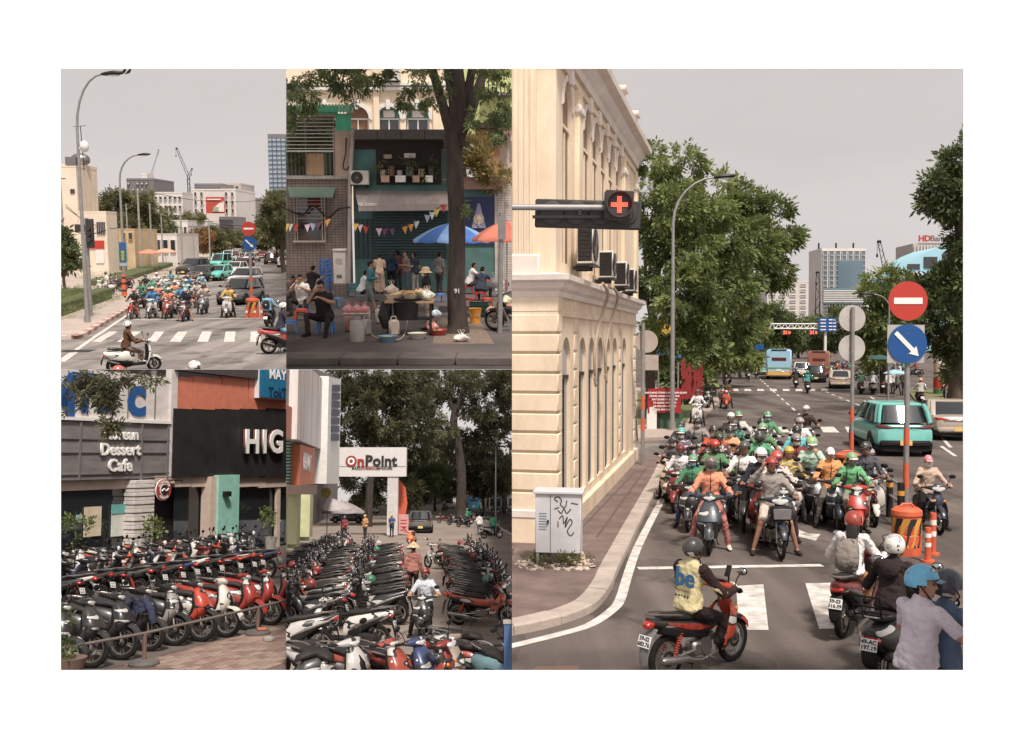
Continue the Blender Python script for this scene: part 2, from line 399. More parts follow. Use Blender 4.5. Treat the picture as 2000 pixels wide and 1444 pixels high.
def make_scooter(style='city'):
 t = thing('scooter','x','scooter')
 wr = {'city': .275,'sport': .285,'retro': .245}[style]
 wheel(t,'front_wheel',.64,wr,.085,'alloy'); wheel(t,'rear_wheel',-.62,wr,.1,'alloy')
 f = MB()
 for s in (-1,1): f.tube([(s * .068,.645,wr),(s * .062,.6,wr + .2),(s * .055,.55,.62)],[.017,.02,.016],8)
 obj('fork',f,ALLOY,t)
 # front fender
 f = MB(); rings = []
 for k in range(9):
  a = R(8 + 19.5 * k); rr = wr + .035
  c = Vector((0,.64 + rr * math.cos(a),wr + rr * math.sin(a))); nrm = Vector((0,math.cos(a),math.sin(a)))
  wd = .062 + .018 * math.sin(math.pi * k / 8) - (.03 if k == 0 else 0)
  rings.append([c + Vector((wd,0,0)) - nrm * .055,c + Vector((wd * .95,0,0)) - nrm * .01,c + Vector((wd * .5,0,0)) + nrm * .012,c + nrm * .018,c + Vector((-wd * .5,0,0)) + nrm * .012,c + Vector((-wd * .95,0,0)) - nrm * .01,c + Vector((-wd,0,0)) - nrm * .055])
 f.loft(rings,cap=False,closed=False)
 obj('front_fender',f,PAINT,t)
 # apron (leg shield with nose)
 A = {'city': [(.27,.36,.15,.05),(.36,.43,.185,.075),(.50,.535,.215,.10),(.64,.585,.225,.11),(.76,.56,.19,.10),(.87,.51,.13,.075),(.95,.475,.085,.055)],
   'sport': [(.27,.36,.13,.05),(.36,.44,.17,.08),(.50,.58,.21,.12),(.62,.64,.225,.14),(.74,.60,.205,.12),(.86,.535,.15,.085),(.95,.48,.09,.06)],
   'retro': [(.24,.36,.19,.04),(.36,.42,.215,.05),(.50,.475,.235,.06),(.66,.49,.235,.065),(.80,.475,.205,.06),(.90,.46,.12,.055),(.97,.45,.06,.05)]}[style]
 a = MB(); a.loft([sring((0,y,z),w,d,18,2.4,ay=Vector((0,1,0))) for z,y,w,d in A])
 ap = obj('front_shield',a,PAINT,t,50)
 b = MB(); b.loft([sring((0,y - d * .75,z),w * .86,d * .55,12,3,ay=Vector((0,1,0))) for z,y,w,d in A[:6]])
 obj('leg_shield',b,BLACKP,t)
 L = MB()
 if style == 'retro':
  L.box((0,.545,.55),(.035,.05,.3),bev=.015); obj('trim',L,GREYP,ap)
 else:
  zt = .03 if style == 'sport' else 0
  for s in (-1,1):
   L.loft([sring((s * x,y,z),w,.03,8,2,ay=Vector((0,.5,.9)).normalized()) for x,y,z,w in ((.05,.665 + zt,.56,.02),(.10,.66 + zt,.60,.034),(.155,.625 + zt,.68,.032),(.185,.56 + zt,.77,.01))])
  obj('headlight',L,LENS,ap)
  v = MB(); v.loft([sring((0,y,z),w,.02,8,2,ay=Vector((0,.8,.5)).normalized()) for y,z,w in ((.66 + zt,.5,.03),(.692 + zt,.60,.075),(.668 + zt,.72,.06),(.60,.82,.02))])
  obj('grille',v,BLACKP,ap)
  for s in (-1,1):
   q = MB(); q.loft([sring((s * x,y,z),.012,.03,6,2) for x,y,z in ((.165,.56 + zt,.43),(.205,.585 + zt,.50),(.222,.58 + zt,.57))]); obj('side_trim',q,BLACKP,ap)
 # handlebar cover, bars, grips, instrument
 h = MB()
 h.loft([sring((x,y,z),.038 + .05 * (1 - abs(x) / .26),hh,10,2.3,ax=Vector((0,1,0))) for x,y,z,hh in ((-.25,.40,1.005,.026),(-.15,.44,1.0,.05),(-.06,.465,.995,.07),(0,.47,.995,.075),(.06,.465,.995,.07),(.15,.44,1.0,.05),(.25,.40,1.005,.026))])
 hb = obj('handlebar_cover',h,PAINT,t,60)
 q = MB()
 if style == 'retro': q.ell((0,.545,1.0),(.075,.04,.075),14,8)
 else: q.loft([sring((0,.528,z),w,.035,10,2.4,ay=Vector((0,1,0))) for z,w in ((.96,.03),(.975,.085),(1.0,.11),(1.025,.07))])
 obj('headlight',q,LENS,hb)
 q = MB(); q.box((0,.43,1.062),(.15,.09,.02),(R(-28),0,0),.008); obj('instrument_panel',q,GLASS,hb)
 for s in (-1,1):
  q = MB(); q.tube([(s * .235,.405,1.005),(s * .36,.345,1.01)],.019,8); q.tube([(s * .25,.445,1.0),(s * .36,.40,.995)],.007,5); obj('grip',q,BLACKP,t)
 mirrors(t,1.02,.42)
 # floor and frame
 q = MB(); q.loft([sring((0,y,z),w,hh,10,4) for y,z,w,hh in ((.42,.30,.10,.05),(.32,.275,.14,.045),(.1,.265,.15,.045),(-.12,.275,.15,.06),(-.3,.34,.12,.09))])
 obj('footboard',q,BLACKP,t)
 # body and tail
 if style == 'retro': B = [(.02,.46,.12,.20),(-.06,.50,.18,.24),(-.25,.52,.235,.23),(-.5,.53,.25,.20),(-.72,.56,.21,.17),(-.88,.62,.12,.10),(-.93,.65,.05,.05)]
 elif style == 'sport': B = [(.04,.42,.09,.15),(-.06,.50,.13,.21),(-.25,.58,.165,.19),(-.45,.655,.165,.13),(-.68,.735,.13,.085),(-.9,.815,.075,.05),(-.97,.835,.04,.03)]
 else: B = [(.04,.42,.10,.15),(-.06,.49,.14,.21),(-.25,.56,.175,.19),(-.45,.63,.18,.14),(-.68,.70,.15,.10),(-.88,.755,.095,.065),(-.95,.775,.05,.04)]
 b = MB(); b.loft([sring((0,y,z),w,hh,16,2.5) for y,z,w,hh in B]); bd = obj('body',b,PAINT,t,50)
 q = MB(); q.loft([sring((0,y,z - hh * .62),w * (.94 if style == 'retro' else 1.02),hh * (.6 if style == 'retro' else .66),12,3) for y,z,w,hh in B[1:5]]); obj('lower_panel',q,BLACKP,bd)
 if style != 'retro':
  q = MB()
  for s in (-1,1): q.loft([sring((s * x,y,z),.012,hh,6,2) for x,y,z,hh in ((.142,-.08,.46,.01),(.178,-.3,.56,.035),(.17,-.52,.635,.03),(.12,-.78,.72,.01))])
  obj('side_trim',q,ALLOY,bd)
 # seat
 sz = B[3][1] + B[3][3]
 q = MB(); q.loft([sring((0,y,sz + dz),w,hh,12,2.8) for y,dz,w,hh in ((.05,-.075,.05,.015),(0,-.03,.095,.05),(-.15,.005,.125,.06),(-.32,.01,.135,.055),(-.42,.035,.13,.055),(-.62,.06,.115,.05),(-.76,.07,.08,.035),(-.81,.07,.03,.015))])
 obj('seat',q,SEATM,t,60)
 # grab rail, tail lamp, plate, mudguard
 q = MB(); zr = sz + .07
 q.tube([(.11,-.52,zr),(.13,-.66,zr + .03),(.11,-.84,zr + .05),(.05,-.93,zr + .055),(-.05,-.93,zr + .055),(-.11,-.84,zr + .05),(-.13,-.66,zr + .03),(-.11,-.52,zr)],.015,7)
 obj('grab_rail',q,ALLOY if style != 'retro' else CHROME,t)
 e = B[5]
 q = MB(); q.loft([sring((0,y,z),w,hh,10,2.6) for y,z,w,hh in ((e[0] + .03,e[1] - .03,e[2] * .95,.05),(e[0] - .04,e[1] - .035,e[2] * .95,.045),(e[0] - .075,e[1] - .03,e[2] * .6,.02))])
 obj('tail_light',q,REDLENS,t)
 q = MB(); q.loft([[Vector((w,y,z)),Vector((w * .8,y - .012,z + .012)),Vector((-w * .8,y - .012,z + .012)),Vector((-w,y,z)),Vector((-w * .8,y + .01,z - .01)),Vector((w * .8,y + .01,z - .01))] for w,y,z in ((.06,-.86,.66),(.09,-.93,.6),(.095,-.97,.48),(.07,-1.0,.34),(.03,-1.0,.29))])
 obj('rear_mudguard',q,BLACKP,t)
 plate(t,-.985,.545,R(-18))
 # engine and exhaust
 q = MB(); q.loft([sring((-.08,y,z),w,hh,10,3) for y,z,w,hh in ((-.1,.3,.06,.09),(-.35,.3,.085,.1),(-.62,wr + .02,.06,.075),(-.72,wr,.03,.03))]); q.tube([(.04,-.3,.3),(.15,-.3,.3)],.09,12)
 for s in (-.1,): q.tube([(s,-.62,wr),(s - .0,-.68,.6)],.02,6)
 obj('engine',q,DKMETAL,t)
 q = MB(); q.tube([(.12,-.12,.22),(.15,-.3,.21),(.165,-.42,.27)],.018,7); q.tube([(.165,-.4,.255),(.17,-.5,.3),(.175,-.82,.4),(.175,-.86,.41)],[.035,.055,.058,.03],10)
 ex = obj('exhaust',q,DKMETAL,t)
 q = MB(); q.tube([(.178,-.5,.32),(.184,-.76,.4)],[.052,.054],8,flat=.8); obj('heat_shield',q,ALLOY,ex)
 stand(t)
 return t
def make_underbone():
 t = thing('motorbike','x','motorbike')
 wr = .29
 wheel(t,'front_wheel',.64,wr,.065,'spoke'); wheel(t,'rear_wheel',-.62,wr,.075,'spoke')
 f = MB()
 for s in (-1,1): f.tube([(s * .07,.64,wr),(s * .065,.585,wr + .18),(s * .055,.50,.70)],[.021,.021,.016],8)
 obj('fork',f,ALLOY,t)
 f = MB(); rings = []
 for k in range(9):
  a = R(20 + 17.5 * k); rr = wr + .03
  c = Vector((0,.64 + rr * math.cos(a),wr + rr * math.sin(a))); nr = Vector((0,math.cos(a),math.sin(a))); wd = .05 + .012 * math.sin(math.pi * k / 8) - (.02 if k == 0 else 0)
  rings.append([c + Vector((wd,0,0)) - nr * .05,c + Vector((wd * .9,0,0)),c + nr * .018,c + Vector((-wd * .9,0,0)),c + Vector((-wd,0,0)) - nr * .05])
 f.loft(rings,cap=False,closed=False); obj('front_fender',f,PAINT,t)
 a = MB(); a.loft([sring((0,y,z),w,d,14,2.3,ay=Vector((0,1,0))) for z,y,w,d in ((.60,.53,.06,.03),(.68,.52,.10,.055),(.78,.49,.115,.065),(.88,.45,.09,.05),(.95,.42,.06,.04))])
 ap = obj('front_shield',a,PAINT,t,50)
 for s in (-1,1):
  a = MB(); a.loft([sring((s * x,y,z),.014,d,8,2.2,ay=Vector((0,1,0))) for x,y,z,d in ((.10,.47,.80,.02),(.17,.44,.70,.06),(.215,.36,.56,.085),(.225,.30,.42,.08),(.20,.25,.32,.05),(.17,.23,.27,.015))])
  obj('leg_shield',a,PAINT,t,60)
  q = MB(); q.ell((s * .13,.535,.72),(.035,.025,.03),8,6); obj('indicator',q,mat('amber_lens',lin((225,130,40)),.25),ap)
 h = MB(); h.loft([sring((x,y,z),.05 + .05 * (1 - abs(x) / .26),hh,10,2.3,ax=Vector((0,1,0))) for x,y,z,hh in ((-.24,.38,1.0,.024),(-.14,.43,1.0,.05),(0,.46,1.0,.07),(.14,.43,1.0,.05),(.24,.38,1.0,.024))])
 hb = obj('handlebar_cover',h,PAINT,t,60)
 q = MB(); q.loft([sring((0,.545,z),w,.035,12,2.6,ay=Vector((0,1,0))) for z,w in ((.945,.06),(.965,.12),(1.0,.145),(1.03,.11))]); obj('headlight',q,LENS,hb)
 q = MB(); q.box((0,.42,1.066),(.15,.08,.02),(R(-28),0,0),.008); obj('instrument_panel',q,GLASS,hb)
 for s in (-1,1):
  q = MB(); q.tube([(s * .23,.385,1.0),(s * .35,.325,1.005)],.018,8); q.tube([(s * .24,.43,.995),(s * .35,.39,.99)],.006,5); obj('grip',q,BLACKP,t)
 mirrors(t,1.02,.40)
 B = [(.30,.60,.05,.08),(.12,.56,.06,.10),(-.05,.58,.10,.12),(-.25,.62,.125,.12),(-.5,.67,.12,.09),(-.75,.74,.085,.06),(-.92,.79,.05,.035)]
 b = MB(); b.loft([sring((0,y,z),w,hh,14,2.5) for y,z,w,hh in B]); bd = obj('body',b,PAINT,t,50)
 q = MB(); q.loft([sring((0,y,z - .07),w * .9,.07,10,3) for y,z,w,hh in B[1:6]]); obj('lower_panel',q,BLACKP,bd)
 q = MB(); q.loft([sring((0,y,.735 + dz),w,hh,12,2.8) for y,dz,w,hh in ((.08,-.06,.05,.015),(.02,-.02,.09,.045),(-.15,.005,.12,.05),(-.35,.02,.125,.048),(-.6,.055,.105,.04),(-.75,.08,.07,.025))]); obj('seat',q,SEATM,t,60)
 q = MB(); q.tube([(.10,-.45,.79),(.125,-.62,.83),(.10,-.84,.865),(.05,-.92,.87),(-.05,-.92,.87),(-.10,-.84,.865),(-.125,-.62,.83),(-.10,-.45,.79)],.013,7); obj('grab_rail',q,ALLOY,t)
 q = MB(); q.loft([sring((0,y,z),w,hh,10,2.6) for y,z,w,hh in ((-.88,.755,.06,.05),(-.96,.74,.06,.045),(-.99,.74,.035,.02))]); obj('tail_light',q,REDLENS,t)
 q = MB(); q.loft([[Vector((w,y,z)),Vector((0,y - .02,z + .015)),Vector((-w,y,z)),Vector((0,y + .01,z - .01))] for w,y,z in ((.06,-.82,.68),(.08,-.92,.62),(.085,-.98,.48),(.06,-1.02,.32),(.02,-1.02,.27))]); obj('rear_mudguard',q,GREYP,t)
 plate(t,-.995,.56,R(-18))
 q = MB(); q.tube([(-.09,.02,.34),(.1,.02,.34)],.10,12); q.tube([(0,.02,.36),(0,.24,.42)],[.07,.055],10); q.box((0,-.1,.32),(.17,.2,.18),bev=.03); q.tube([(-.1,-.05,.3),(-.1,-.62,.3)],.045,6,flat=.5)
 for s in (-1,1): q.tube([(s * .07,-.15,.32),(s * .07,-.62,.29)],.02,6); q.tube([(s * .05,.02,.22),(s * .24,.02,.22)],.014,6)
 obj('engine',q,ALLOY,t)
 for s in (-1,1):
  q = MB(); q.tube([(s * .10,-.58,.32),(s * .085,-.42,.62)],.014,6)
  for k in range(9): q.tube([(s * (.098 - .0013 * k),-.56 + .014 * k,.36 + .026 * k),(s * (.097 - .0013 * k),-.555 + .014 * k,.37 + .026 * k)],.03,8)
  obj('rear_shock',q,mat('red_spring',lin((190,60,45)),.4),t)
 q = MB(); q.tube([(.08,.2,.38),(.10,.22,.24),(.12,-.1,.2),(.13,-.3,.24)],.016,7); q.tube([(.13,-.28,.235),(.14,-.4,.27),(.15,-.82,.33),(.15,-.85,.333)],[.03,.042,.045,.025],10); obj('exhaust',q,ALLOY,t)
 stand(t)
 return t
# ---------------------------------------------------------------- people
BODY,HEADM,MOUNT,ACC = {},{},{},{}
V = lambda *a: Vector(a)
def _hand(mb,wrist,d,nrm,side,curl,k=1.0):
 """palm + five bent fingers. d: pointing direction, nrm: back of the hand, side: +1/-1 where the thumb leaves"""
 d = d.normalized(); nrm = (nrm - d * nrm.dot(d)).normalized(); sd = d.cross(nrm) * side
 mb.loft([sring(wrist + d * t * k,w * k,h * k,10,2.4,ax=sd,ay=nrm) for t,w,h in ((-.02,.027,.02),(.02,.034,.019),(.06,.041,.017),(.088,.04,.014))])
 for i,(o,L) in enumerate(((.031,.068),(.0105,.078),(-.0105,.073),(-.031,.058))):
  p = wrist + (d * .085 + sd * o) * k; pts,a = [p - d * .015 * k],0.12
  for j,f in enumerate((.45,.3,.25)):
   pts.append(p); a += curl * (0.8 if j == 0 else 1.0)
   p = p + (d * math.cos(a) - nrm * math.sin(a)) * L * f * k
  pts.append(p); mb.tube(pts,[.0095 * k,.0098 * k,.0092 * k,.0085 * k,.006 * k],6)
 p = wrist + (d * .03 + sd * .034) * k
 mb.tube([wrist + (d * .015 + sd * .015) * k,p,p + (d * .028 + sd * .02 - nrm * .012) * k,p + (d * .055 + sd * (.024 - .015 * curl) - nrm * (.02 + .015 * curl)) * k],[.012 * k,.0125 * k,.0105 * k,.007 * k],6)
def make_body(name,pelvis,lean,arms,legs,yaw=0.0,nod=0.0,sleeve=1.0,trouser=1.0,dress=0.0,k=1.0,bulk=1.0,hair_long=False,twist=0.0,voxel=.0155):
 """joint positions for (left, right): arms = (elbow, wrist, finger dir, back-of-hand dir, curl); legs = (knee, ankle, toe dir)"""
 mb,seg = MB(),[]
 up = V(0,math.sin(lean),math.cos(lean)); fw = V(0,math.cos(lean),-math.sin(lean)); rt = V(1,0,0)
 if twist:
  q = Matrix.Rotation(twist,3,'Z'); fwt,rtt = q @ fw,q @ rt
 else: fwt,rtt = fw,rt
 P = Vector(pelvis)
 secs = ((-.10,.12,.10,0),(-.04,.168,.125,0),(.06,.165,.12,0),(.18,.148,.108,.01),(.30,.165,.12,.02),(.41,.19,.122,.015),(.475,.175,.10,.0),(.515,.10,.075,-.005),(.545,.06,.06,0))
 mb.loft([sring(P + up * t * k + fw * o,rx * k * bulk,ry * k * bulk,18,2.4,ax=(rt if t < .2 else rtt),ay=(fw if t < .2 else fwt)) for t,rx,ry,o in secs])
 seg += [(P + up * -.06,P - up * .03,.14 * k,1),(P + up * .1 * k,P + up * .44 * k,.14 * k,0)]
 if not dress:
  mb.loft([sring(P + up * t * k,rx * k * bulk,ry * k * bulk,20,2.3,ay=fw) for t,rx,ry in ((.2,.15,.11),(.1,.178,.137),(.0,.19,.155),(-.05,.194,.16),(-.055,.17,.13))]); seg.append((P - up * .01,P + up * .08,.165 * k,0))
 mb.loft([sring(P + up * t * k - fw * o,r * k,r * k * .95,14,2,ay=fw) for t,r,o in ((.5,.078,.0),(.53,.073,.0),(.555,.07,.004),(.557,.055,.004))]); seg.append((P + up * .5 * k,P + up * .545 * k,.066 * k,0))
 sh = [P + up * .455 * k + rtt * s * .165 * k * bulk for s in (-1,1)]
 nk = P + up * .52 * k
 hup = (up * .55 + V(0,0,1) * .45).normalized()
 hc = nk + hup * .135 * k + fw * .015
 mb.tube([nk - up * .05,nk + up * .03,hc - hup * .05],[.065 * k,.056 * k,.055 * k],10)
 seg.append((nk + up * .015,hc,.05 * k,2))
 HM = Matrix.Translation(hc) @ Matrix.Rotation(yaw,4,'Z') @ Matrix.Rotation(-nod,4,'X') @ Matrix.Scale(k,4)
 H3 = HM.to_3x3(); H3u = H3 * (1.0 / k)
 mb.ell(hc + H3 @ V(0,-.008,.02),(.077 * k,.098 * k,.105 * k),16,12,H3u)
 mb.ell(hc + H3 @ V(0,.022,-.055),(.058 * k,.07 * k,.07 * k),14,8,H3u)
 mb.tube([hc + H3 @ V(0,.088,.018),hc + H3 @ V(0,.108,-.02),hc + H3 @ V(0,.092,-.032)],[.01,.017,.014],8)
 for s in (-1,1): mb.ell(hc + H3 @ V(s * .08,-.008,-.012),(.012 * k,.022 * k,.034 * k),8,6,H3u)
 seg.append((hc + H3 @ V(0,0,.03),hc + H3 @ V(0,.02,-.05),.09 * k,2))
 for s,(el,wr,fd,bh,cu) in zip((0,1),arms):
  S,E,W = sh[s],Vector(el),Vector(wr)
  mb.tube([S + (P - S) * .05 - rtt * (.04 if s else -.04),S,S.lerp(E,.35),E,E.lerp(W,.3),W],[r * k * (bulk if i < 4 else 1) for i,r in enumerate((.078,.072,.064,.056,.05 if sleeve >= 1 else .042,.036 if sleeve >= 1 else .03))],10)
  mb.ell(S,(.068 * k * bulk,) * 3,10,8)
  seg.append((S,E,.055 * k,0))
  if sleeve >= 2: seg.append((E,W,.04,0))
  elif sleeve >= 1: seg += [(E,E.lerp(W,.88),.038,0),(E.lerp(W,.97),W,.03,2)]
  else: seg[-1] = (S,S.lerp(E,.62),.056 * k,0); seg += [(S.lerp(E,.8),E,.045,2),(E,W,.04,2)]
 for s,(kn,an,to) in zip((-1,1),legs):
  Hp,K,A = P + rt * s * .09 * k - up * .05,Vector(kn),Vector(an)
  mb.tube([Hp,Hp.lerp(K,.25),K,K.lerp(A,.3),A],[r * k * bulk for r in (.092,.09,.062,.06 if trouser >= 1 else .052,.05 if trouser >= 1 else .036)],12)
  mb.ell(K,(.06 * k,) * 3,10,8)
  td = Vector(to).normalized()
  mb.loft([sring(A + td * t + V(0,0,z),rx,rz,10,2.4,ax=td.cross(V(0,0,1)).normalized(),ay=V(0,0,1)) for t,z,rx,rz in ((-.075,-.035,.025,.03),(-.05,-.03,.036,.045),(.02,-.035,.04,.045),(.11,-.05,.045,.028),(.165,-.056,.038,.02),(.19,-.058,.015,.012))])
  seg.append((Hp,K,.08 * k,1))
  if trouser >= 1: seg.append((K,K.lerp(A,.9),.055,1))
  else: seg[-1] = (Hp,Hp.lerp(K,.8),.085,1); seg += [(K,A,.05,2)]
  seg.append((A - td * .05 + V(0,0,-.04),A + td * .15 + V(0,0,-.05),.04,3))
 if dress:
  kn = [Vector(l[0]) for l in legs]; mid = (kn[0] + kn[1]) / 2
  b = P.lerp(mid,dress); b2 = V(b.x,b.y,P.z - (P.z - mid.z) * dress)
  mb.loft([sring(P + up * .08,.15,.11,16,2.2),sring(P - V(0,0,.06),.19,.145,16,2.2),sring(P.lerp(b2,.6),.21,.165,16,2.2),sring(b2,.225,.18,16,2.2)])
  seg += [(P,b2,.19,1)]
 me = mb.mesh(name + '_raw',[],0)
 o = bpy.data.objects.new(name,me); COL.objects.link(o)
 m = o.modifiers.new('r','REMESH'); m.mode = 'VOXEL'; m.voxel_size = voxel
 m2 = o.modifiers.new('s','SMOOTH'); m2.factor = .5; m2.iterations = 2
 dg = bpy.context.evaluated_depsgraph_get()
 ev = bpy.data.meshes.new_from_object(o.evaluated_get(dg))
 bpy.data.objects.remove(o); bpy.data.meshes.remove(me)
 n = len(ev.vertices); co = np.empty(n * 3,np.float32); ev.vertices.foreach_get('co',co); co = co.reshape(-1,3)
 # cloth folds: a little displacement that the eye reads as creases
 npoly = len(ev.polygons); ce = np.empty(npoly * 3,np.float32); ev.polygons.foreach_get('center',ce); ce = ce.reshape(-1,3)
 best = np.full(npoly,1e9,np.float32); reg = np.zeros(npoly,np.int32)
 for a,b,r,g in seg:
  a,b = np.array(a),np.array(b); ab = b - a; t = np.clip(((ce - a) @ ab) / max(1e-9,ab @ ab),0,1)
  dd = np.linalg.norm(ce - (a + t[:,None] * ab),axis=1) - r
  w = dd < best; best[w] = dd[w]; reg[w] = g
 HI = np.array(HM.inverted()); hl = ce @ HI[:3,:3].T + HI[:3,3]
 head = (np.abs(hl) < np.array([.12,.14,.15])).all(1) & (reg == 2)
 hair = head & ((hl[:,2] > .075) | ((hl[:,1] < .02 - (hl[:,2] < -.02) * .05) & (hl[:,2] > -.075)) ) & ~((np.abs(hl[:,0]) > .078) & (hl[:,2] < .02))
 reg[hair] = 4
 vn = np.empty(n * 3,np.float32); ev.vertices.foreach_get('normal',vn); vn = vn.reshape(-1,3)
 vreg = np.zeros(n,bool)
 for i,p in enumerate(ev.polygons):
  if reg[i] < 2:
   for q in p.vertices: vreg[q] = True
 fold = (np.sin(co[:,2] * 55 + co[:,0] * 38 + np.sin(co[:,1] * 30) * 2) * np.sin(co[:,1] * 41 - co[:,0] * 26 + 1.3 * np.sin(co[:,2] * 19))) * .0055 + np.sin(co[:,2] * 27 + co[:,0] * 19 + 2 * np.sin(co[:,1] * 14)) * .0045
 co[vreg] += (vn * fold[:,None])[vreg]
 faces = [tuple(p.vertices) for p in ev.polygons]; vs_ = [tuple(c) for c in co]; mi = list(reg)
 bpy.data.meshes.remove(ev)
 hb = MB()
 for s,(el,wr,fd,bh,cu) in zip((1,-1),arms): _hand(hb,Vector(wr),Vector(fd),Vector(bh),s,cu,k)
 o0 = len(vs_); vs_ += hb.v; faces += [tuple(i + o0 for i in f) for f in hb.f]; mi += [5] * len(hb.f)
 me = bpy.data.meshes.new('person_' + name); me.from_pydata(vs_,[],faces)
 me.polygons.foreach_set('material_index',mi); me.polygons.foreach_set('use_smooth',[True] * len(faces))
 for q in range(6): me.materials.append(BLACKP)
 me.update()
 BODY[name],HEADM[name] = me,HM
 MOUNT[name] = (P,up,fw,hc,k)
 a = MB(); a.tube([P + up * t * k + fwt * o for t,o in ((-.03,.165),(.1,.142),(.2,.124),(.3,.146),(.41,.142),(.5,.085))],.007,5); ACC[name + 'zip'] = a.mesh('zip',[BLACKP],60)
 a = MB()
 for s in (-1,1): a.tube([P + up * t * k + fwt * o + rtt * s * x for t,o,x in ((.1,.12,.15),(.25,.135,.12),(.4,.14,.105),(.5,.03,.1),(.47,-.09,.1))],.02,6,flat=.5)
 ACC[name + 'straps'] = a.mesh('straps',[BLACKP],60)
BACKH = V(0,.25,1)
def grip(s,y=.345,z=1.02): return (V(s * .345,y - .085,z + .03))
def arm_grip(s,out=.0,ez=1.0,ey=.02): return (V(s * (.36 + out),ey,ez),grip(s),V(-s * .12,1,-.25),V(0,.25,1),1.05)
def leg_down(s,x=.33,y=.1): return (V(s * .25,.20,.56),V(s * x,y,.095),V(s * .25,1,0))
def leg_board(s): return (V(s * .17,.24,.66),V(s * .12,.22,.40),V(s * .15,1,.0))
PEL = V(0,-.22,.86)
make_body('rider_stop',PEL,R(4),(arm_grip(-1),arm_grip(1)),(leg_down(-1),leg_down(1)))
make_body('rider_short',PEL,R(6),(arm_grip(-1,.03),arm_grip(1,.03)),(leg_down(-1,.36,.16),leg_down(1,.36,.16)),sleeve=0,trouser=0)
make_body('rider_tee',PEL,R(5),(arm_grip(-1,.02),arm_grip(1,.02)),(leg_board(-1),leg_down(1)),sleeve=0,yaw=R(-10))
make_body('rider_lean',PEL,R(10),(arm_grip(-1,.02,.96),arm_grip(1,.02,.96)),(leg_down(-1,.3,.0),leg_board(1)),yaw=R(12),nod=R(4))
make_body('rider_ride',PEL,R(8),(arm_grip(-1),arm_grip(1)),(leg_board(-1),leg_board(1)))
make_body('rider_chin',PEL,R(10),((V(-.26,.08,1.08),V(-.05,.17,1.34),V(.2,.1,1),V(-.2,1,0),.9),arm_grip(1)),(leg_down(-1),leg_down(1)),nod=R(14))
make_body('rider_ear',PEL,R(4),(arm_grip(-1,.04),(V(.40,-.12,1.24),V(.19,-.02,1.50),V(-.25,.0,1),V(.9,.3,0),1.0)),(leg_down(-1,.38,.18),leg_down(1,.38,.18)),sleeve=1,trouser=0,yaw=R(14))
make_body('pillion',V(0,-.50,.92),R(6),((V(-.27,-.34,1.12),V(-.17,-.16,1.02),V(.3,1,-.2),V(0,.2,1),.7),(V(.27,-.34,1.12),V(.17,-.16,1.02),V(-.3,1,-.2),V(0,.2,1),.7)),((V(-.24,-.10,.68),V(-.20,-.2,.36),V(-.2,1,0)),(V(.24,-.10,.68),V(.20,-.2,.36),V(.2,1,0))),sleeve=0)
make_body('pillion_talk',V(0,-.50,.92),R(5),((V(-.27,-.36,1.14),V(-.2,-.12,1.03),V(.3,1,-.2),V(0,.2,1),.7),(V(.34,-.30,1.16),V(.30,-.06,1.26),V(.05,.8,.6),V(.9,.1,.3),.45)),((V(-.24,-.10,.68),V(-.20,-.2,.36),V(-.2,1,0)),(V(.24,-.10,.68),V(.20,-.2,.36),V(.2,1,0))),sleeve=0,yaw=R(-50))
_dn = lambda s,y=0.0: (V(s * .23,-.03,1.10),V(s * .24,.04 + y,.86),V(0,.1,-1),V(s,.1,0),.35)
_hold = lambda s: (V(s * .24,.0,1.10),V(s * .10,.26,1.12),V(-s * .5,1,.1),V(s * .3,0,1),.8)
make_body('stand',V(0,0,.90),R(2),(_dn(-1),_dn(1)),((V(-.09,.02,.49),V(-.10,-.01,.095),V(-.1,1,0)),(V(.09,.02,.49),V(.10,-.01,.095),V(.1,1,0))))
make_body('stand_tee',V(0,0,.90),R(3),(_hold(-1),_dn(1)),((V(-.09,.03,.49),V(-.11,.04,.095),V(-.1,1,0)),(V(.09,.0,.49),V(.11,-.05,.095),V(.1,1,0))),sleeve=0)
make_body('walk',V(0,0,.90),R(4),(_dn(-1,.14),_dn(1,-.1)),((V(-.08,-.02,.48),V(-.08,-.26,.16),V(0,1,-.3)),(V(.08,.14,.50),V(.08,.24,.095),V(0,1,.1))))
make_body('walk_skirt',V(0,0,.88),R(5),(_hold(-1),_hold(1)),((V(-.08,-.04,.48),V(-.09,-.2,.13),V(0,1,-.2)),(V(.08,.10,.48),V(.08,.18,.095),V(0,1,.05))),trouser=0,dress=.95,sleeve=1,nod=R(20))
make_body('stand_dress',V(0,0,.88),R(22),((V(-.22,.18,1.02),V(-.12,.40,1.0),V(.3,1,0),V(0,0,1),.6),(V(.22,.18,1.02),V(.12,.40,1.0),V(-.3,1,0),V(0,0,1),.6)),((V(-.08,.0,.46),V(-.09,-.02,.095),V(-.1,1,0)),(V(.08,.0,.46),V(.09,-.02,.095),V(.1,1,0))),trouser=0,dress=1.45,sleeve=0,nod=R(25))
_sl = lambda s: (V(s * .24,.36,.44),V(s * .20,.40,.095),V(s * .3,1,0))
make_body('sit_eat',V(0,0,.40),R(16),((V(-.27,.20,.68),V(-.10,.38,.80),V(.7,.6,.3),V(0,.3,1),.7),(V(.27,.20,.70),V(.07,.34,.90),V(-.4,.3,.9),V(.6,.6,.2),1.0)),(_sl(-1),_sl(1)),nod=R(28),sleeve=0)
